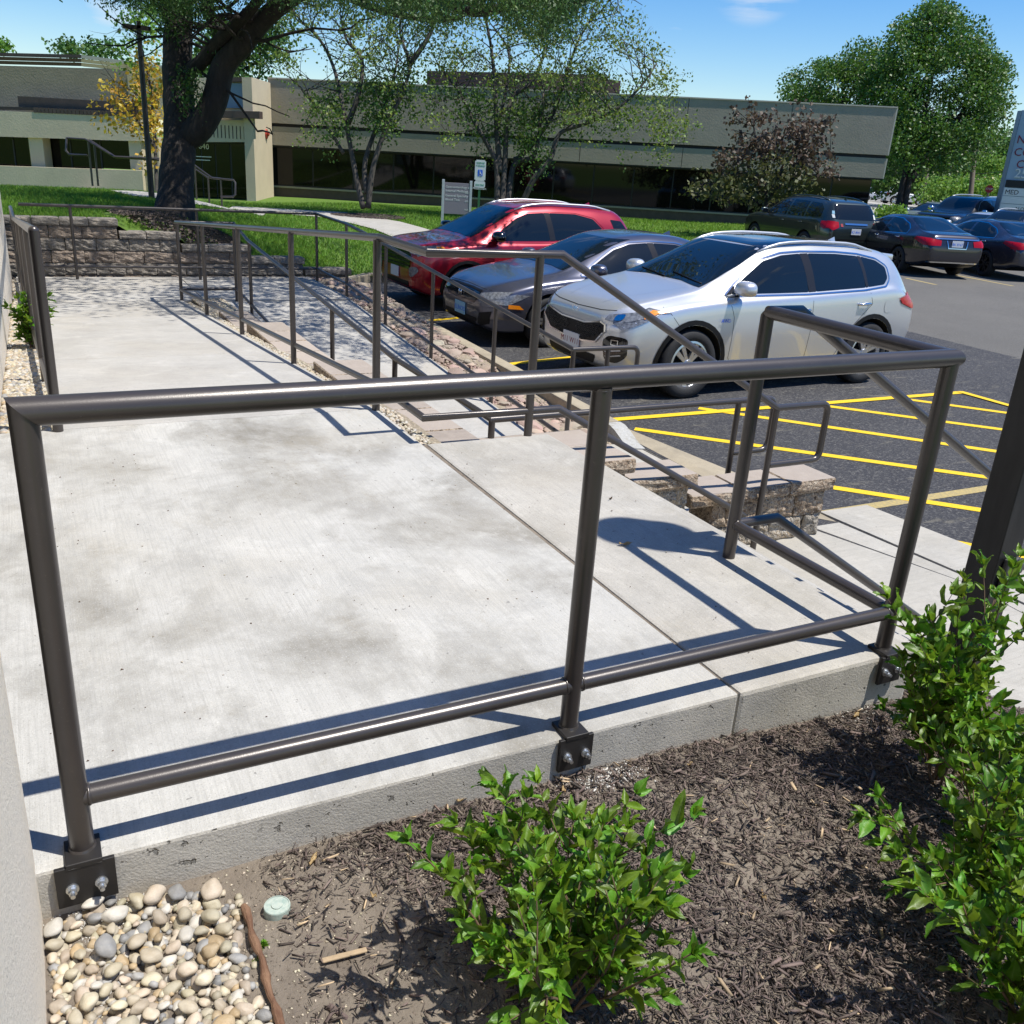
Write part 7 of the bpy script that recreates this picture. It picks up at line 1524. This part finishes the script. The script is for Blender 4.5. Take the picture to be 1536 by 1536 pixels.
def by_left_rear(px, py, half, WB):
    q = onlot(px, py, LOT); h = R(HD); l = np.array([-math.sin(h), math.cos(h)]); f = np.array([math.cos(h), math.sin(h)]); o = q[:2]-l*half+f*WB; return (o[0], o[1], LOT)
car5, sk5, part5 = build_car('dark_sedan', 'very dark grey sedan seen from behind with a chrome strip across its boot', 'car', P5, by_left_rear(1342, 408, .88, 2.78), HD)
P6 = dict(P5); P6.update(paintname='p_slate', wheel=dict(n=5, split=.22, m='rim_dark', ratio=.72, w0=.02, w1=.016), wr=.345, plates=[], bands=[], rear=[('tail_lamp', [(.40, .82), (.44, .97), (.80, .96), (.84, .80)], 'tail', .012, True), ('chrome_strip', [(-.5, .98), (-.5, 1.0), (.5, 1.0), (.5, .98)], 'chrome', .018, False), ('lower_valance', [(-.7, .24), (-.72, .36), (.72, .36), (.7, .24)], 'trim', .01, False)])
q6 = onlot(1471, 414, LOT); h6 = R(HD); left = np.array([-math.sin(h6), math.cos(h6)]); fx = np.array([math.cos(h6), math.sin(h6)]); o6 = q6[:2]-left*.88+fx*2.78
car6, sk6, part6 = build_car('slate_sedan', 'slate blue sedan with dark alloy wheels at the right edge next to the dark sedan', 'car', P6, (o6[0], o6[1], LOT), HD)

# --- second row and distant cars (noses to the left)
P7 = dict(FO=1.0, WB=3.3, RO=1.25, W=1.01, wr=.41, gap=.06, paintname='p_black', roofw=.72, tuck=.95, sub=1, fine=1, wells=True,
    plan=[(1.0, .80), (.9, .93), (.6, 1), (-4.2, 1), (-4.5, .95), (-4.55, .9)], bot=[(1.0, .42), (.7, .3), (-3.4, .3), (-4.55, .45)],
    top=[(1.0, 1.05), (.95, 1.15), (.6, 1.21), (.0, 1.25), (-.25, 1.28), (-.7, 1.62), (-1.0, 1.80), (-1.4, 1.86), (-3.0, 1.88), (-4.2, 1.86), (-4.4, 1.75), (-4.5, 1.3), (-4.55, 1.0)], belt=[(1.0, 1.0), (.5, 1.14), (0, 1.18), (-4.4, 1.22), (-4.55, 1.0)],
    windows=[[(-.55, 1.24), (-.95, 1.62), (-1.2, 1.72), (-1.65, 1.74), (-1.68, 1.25)], [(-1.80, 1.25), (-1.78, 1.74), (-2.75, 1.74), (-2.8, 1.25)], [(-2.95, 1.26), (-2.93, 1.74), (-4.1, 1.72), (-4.25, 1.28)]], dlo=[(-.50, 1.22), (-.93, 1.64), (-1.2, 1.74), (-1.7, 1.76), (-4.12, 1.74), (-4.3, 1.26)],
    seams=[[(-.5, 1.2), (-.5, .4)], [(-1.74, 1.22), (-1.74, .4)]], mirror=(-.75, 1.26), mirrormat='chrome', side=[('headlamp', [(.72, 1.0), (.96, .98), (.96, 1.1), (.75, 1.12)], 'lamp', .01)], front=[('grille', rounded([(-.6, .7), (-.6, 1.06), (.6, 1.06), (.6, .7)], .04), 'gloss_black', .01, False), ('headlamp', [(.64, .9), (.64, 1.08), (.86, 1.08), (.86, .92)], 'lamp', .012, True)],
    windscreen=[(-.78, 1.26), (.78, 1.26), (.66, 1.78), (-.66, 1.78)], wheel=dict(n=6, m='rim', ratio=.64), rails=(-1.3, -4.1, .62, .05))
def far(name, label, P_, px, py, hd, z=LOT, depth=None, group=None):
    q = at(px, py, depth) if depth else onlot(px, py, z); return build_car(name, label, 'car', P_, (q[0], q[1], z), hd, group)
far('black_suv', 'big black sport utility vehicle with chrome trim in the second row', P7, 1412, 362, 192, depth=36.0)
P8 = dict(P2); P8.update(paintname='p_ice', plates=[], fin=None, sub=1); far('pale_blue_sedan', 'pale blue silver sedan beyond the black utility vehicle beside the tree trunk', P8, 1374, 338, 192, depth=43.0)
P9 = dict(P2); P9.update(paintname='p_silver', plates=[], fin=None, sub=1); far('silver_sedan', 'light silver sedan in front of the black utility vehicle in the second row', P9, 1440, 372, 192, depth=32.0)
P10 = dict(P3); P10.update(paintname='p_slate', plates=[], sub=1); far('blue_grey_crossover', 'blue grey crossover behind the slate sedan at the right edge', P10, 1485, 372, 192, depth=30.5)
P11 = dict(P); P11.update(paintname='p_white', plates=[], sub=1, rear=[], roofglass=[(-1.3, -.1), (-1.3, .1), (-1.5, .1), (-1.5, -.1)], bands=[], rails=None); far('white_crossover', 'distant white crossover on the road seen past the tree trunks', P11, 1372, 302, 340, z=-1.0, depth=92)
P12 = dict(P2); P12.update(paintname='p_white', plates=[], fin=None, sub=1); far('white_sedan', 'distant white sedan half hidden by the end of the building', P12, 1330, 300, 340, z=-1.0, depth=96)
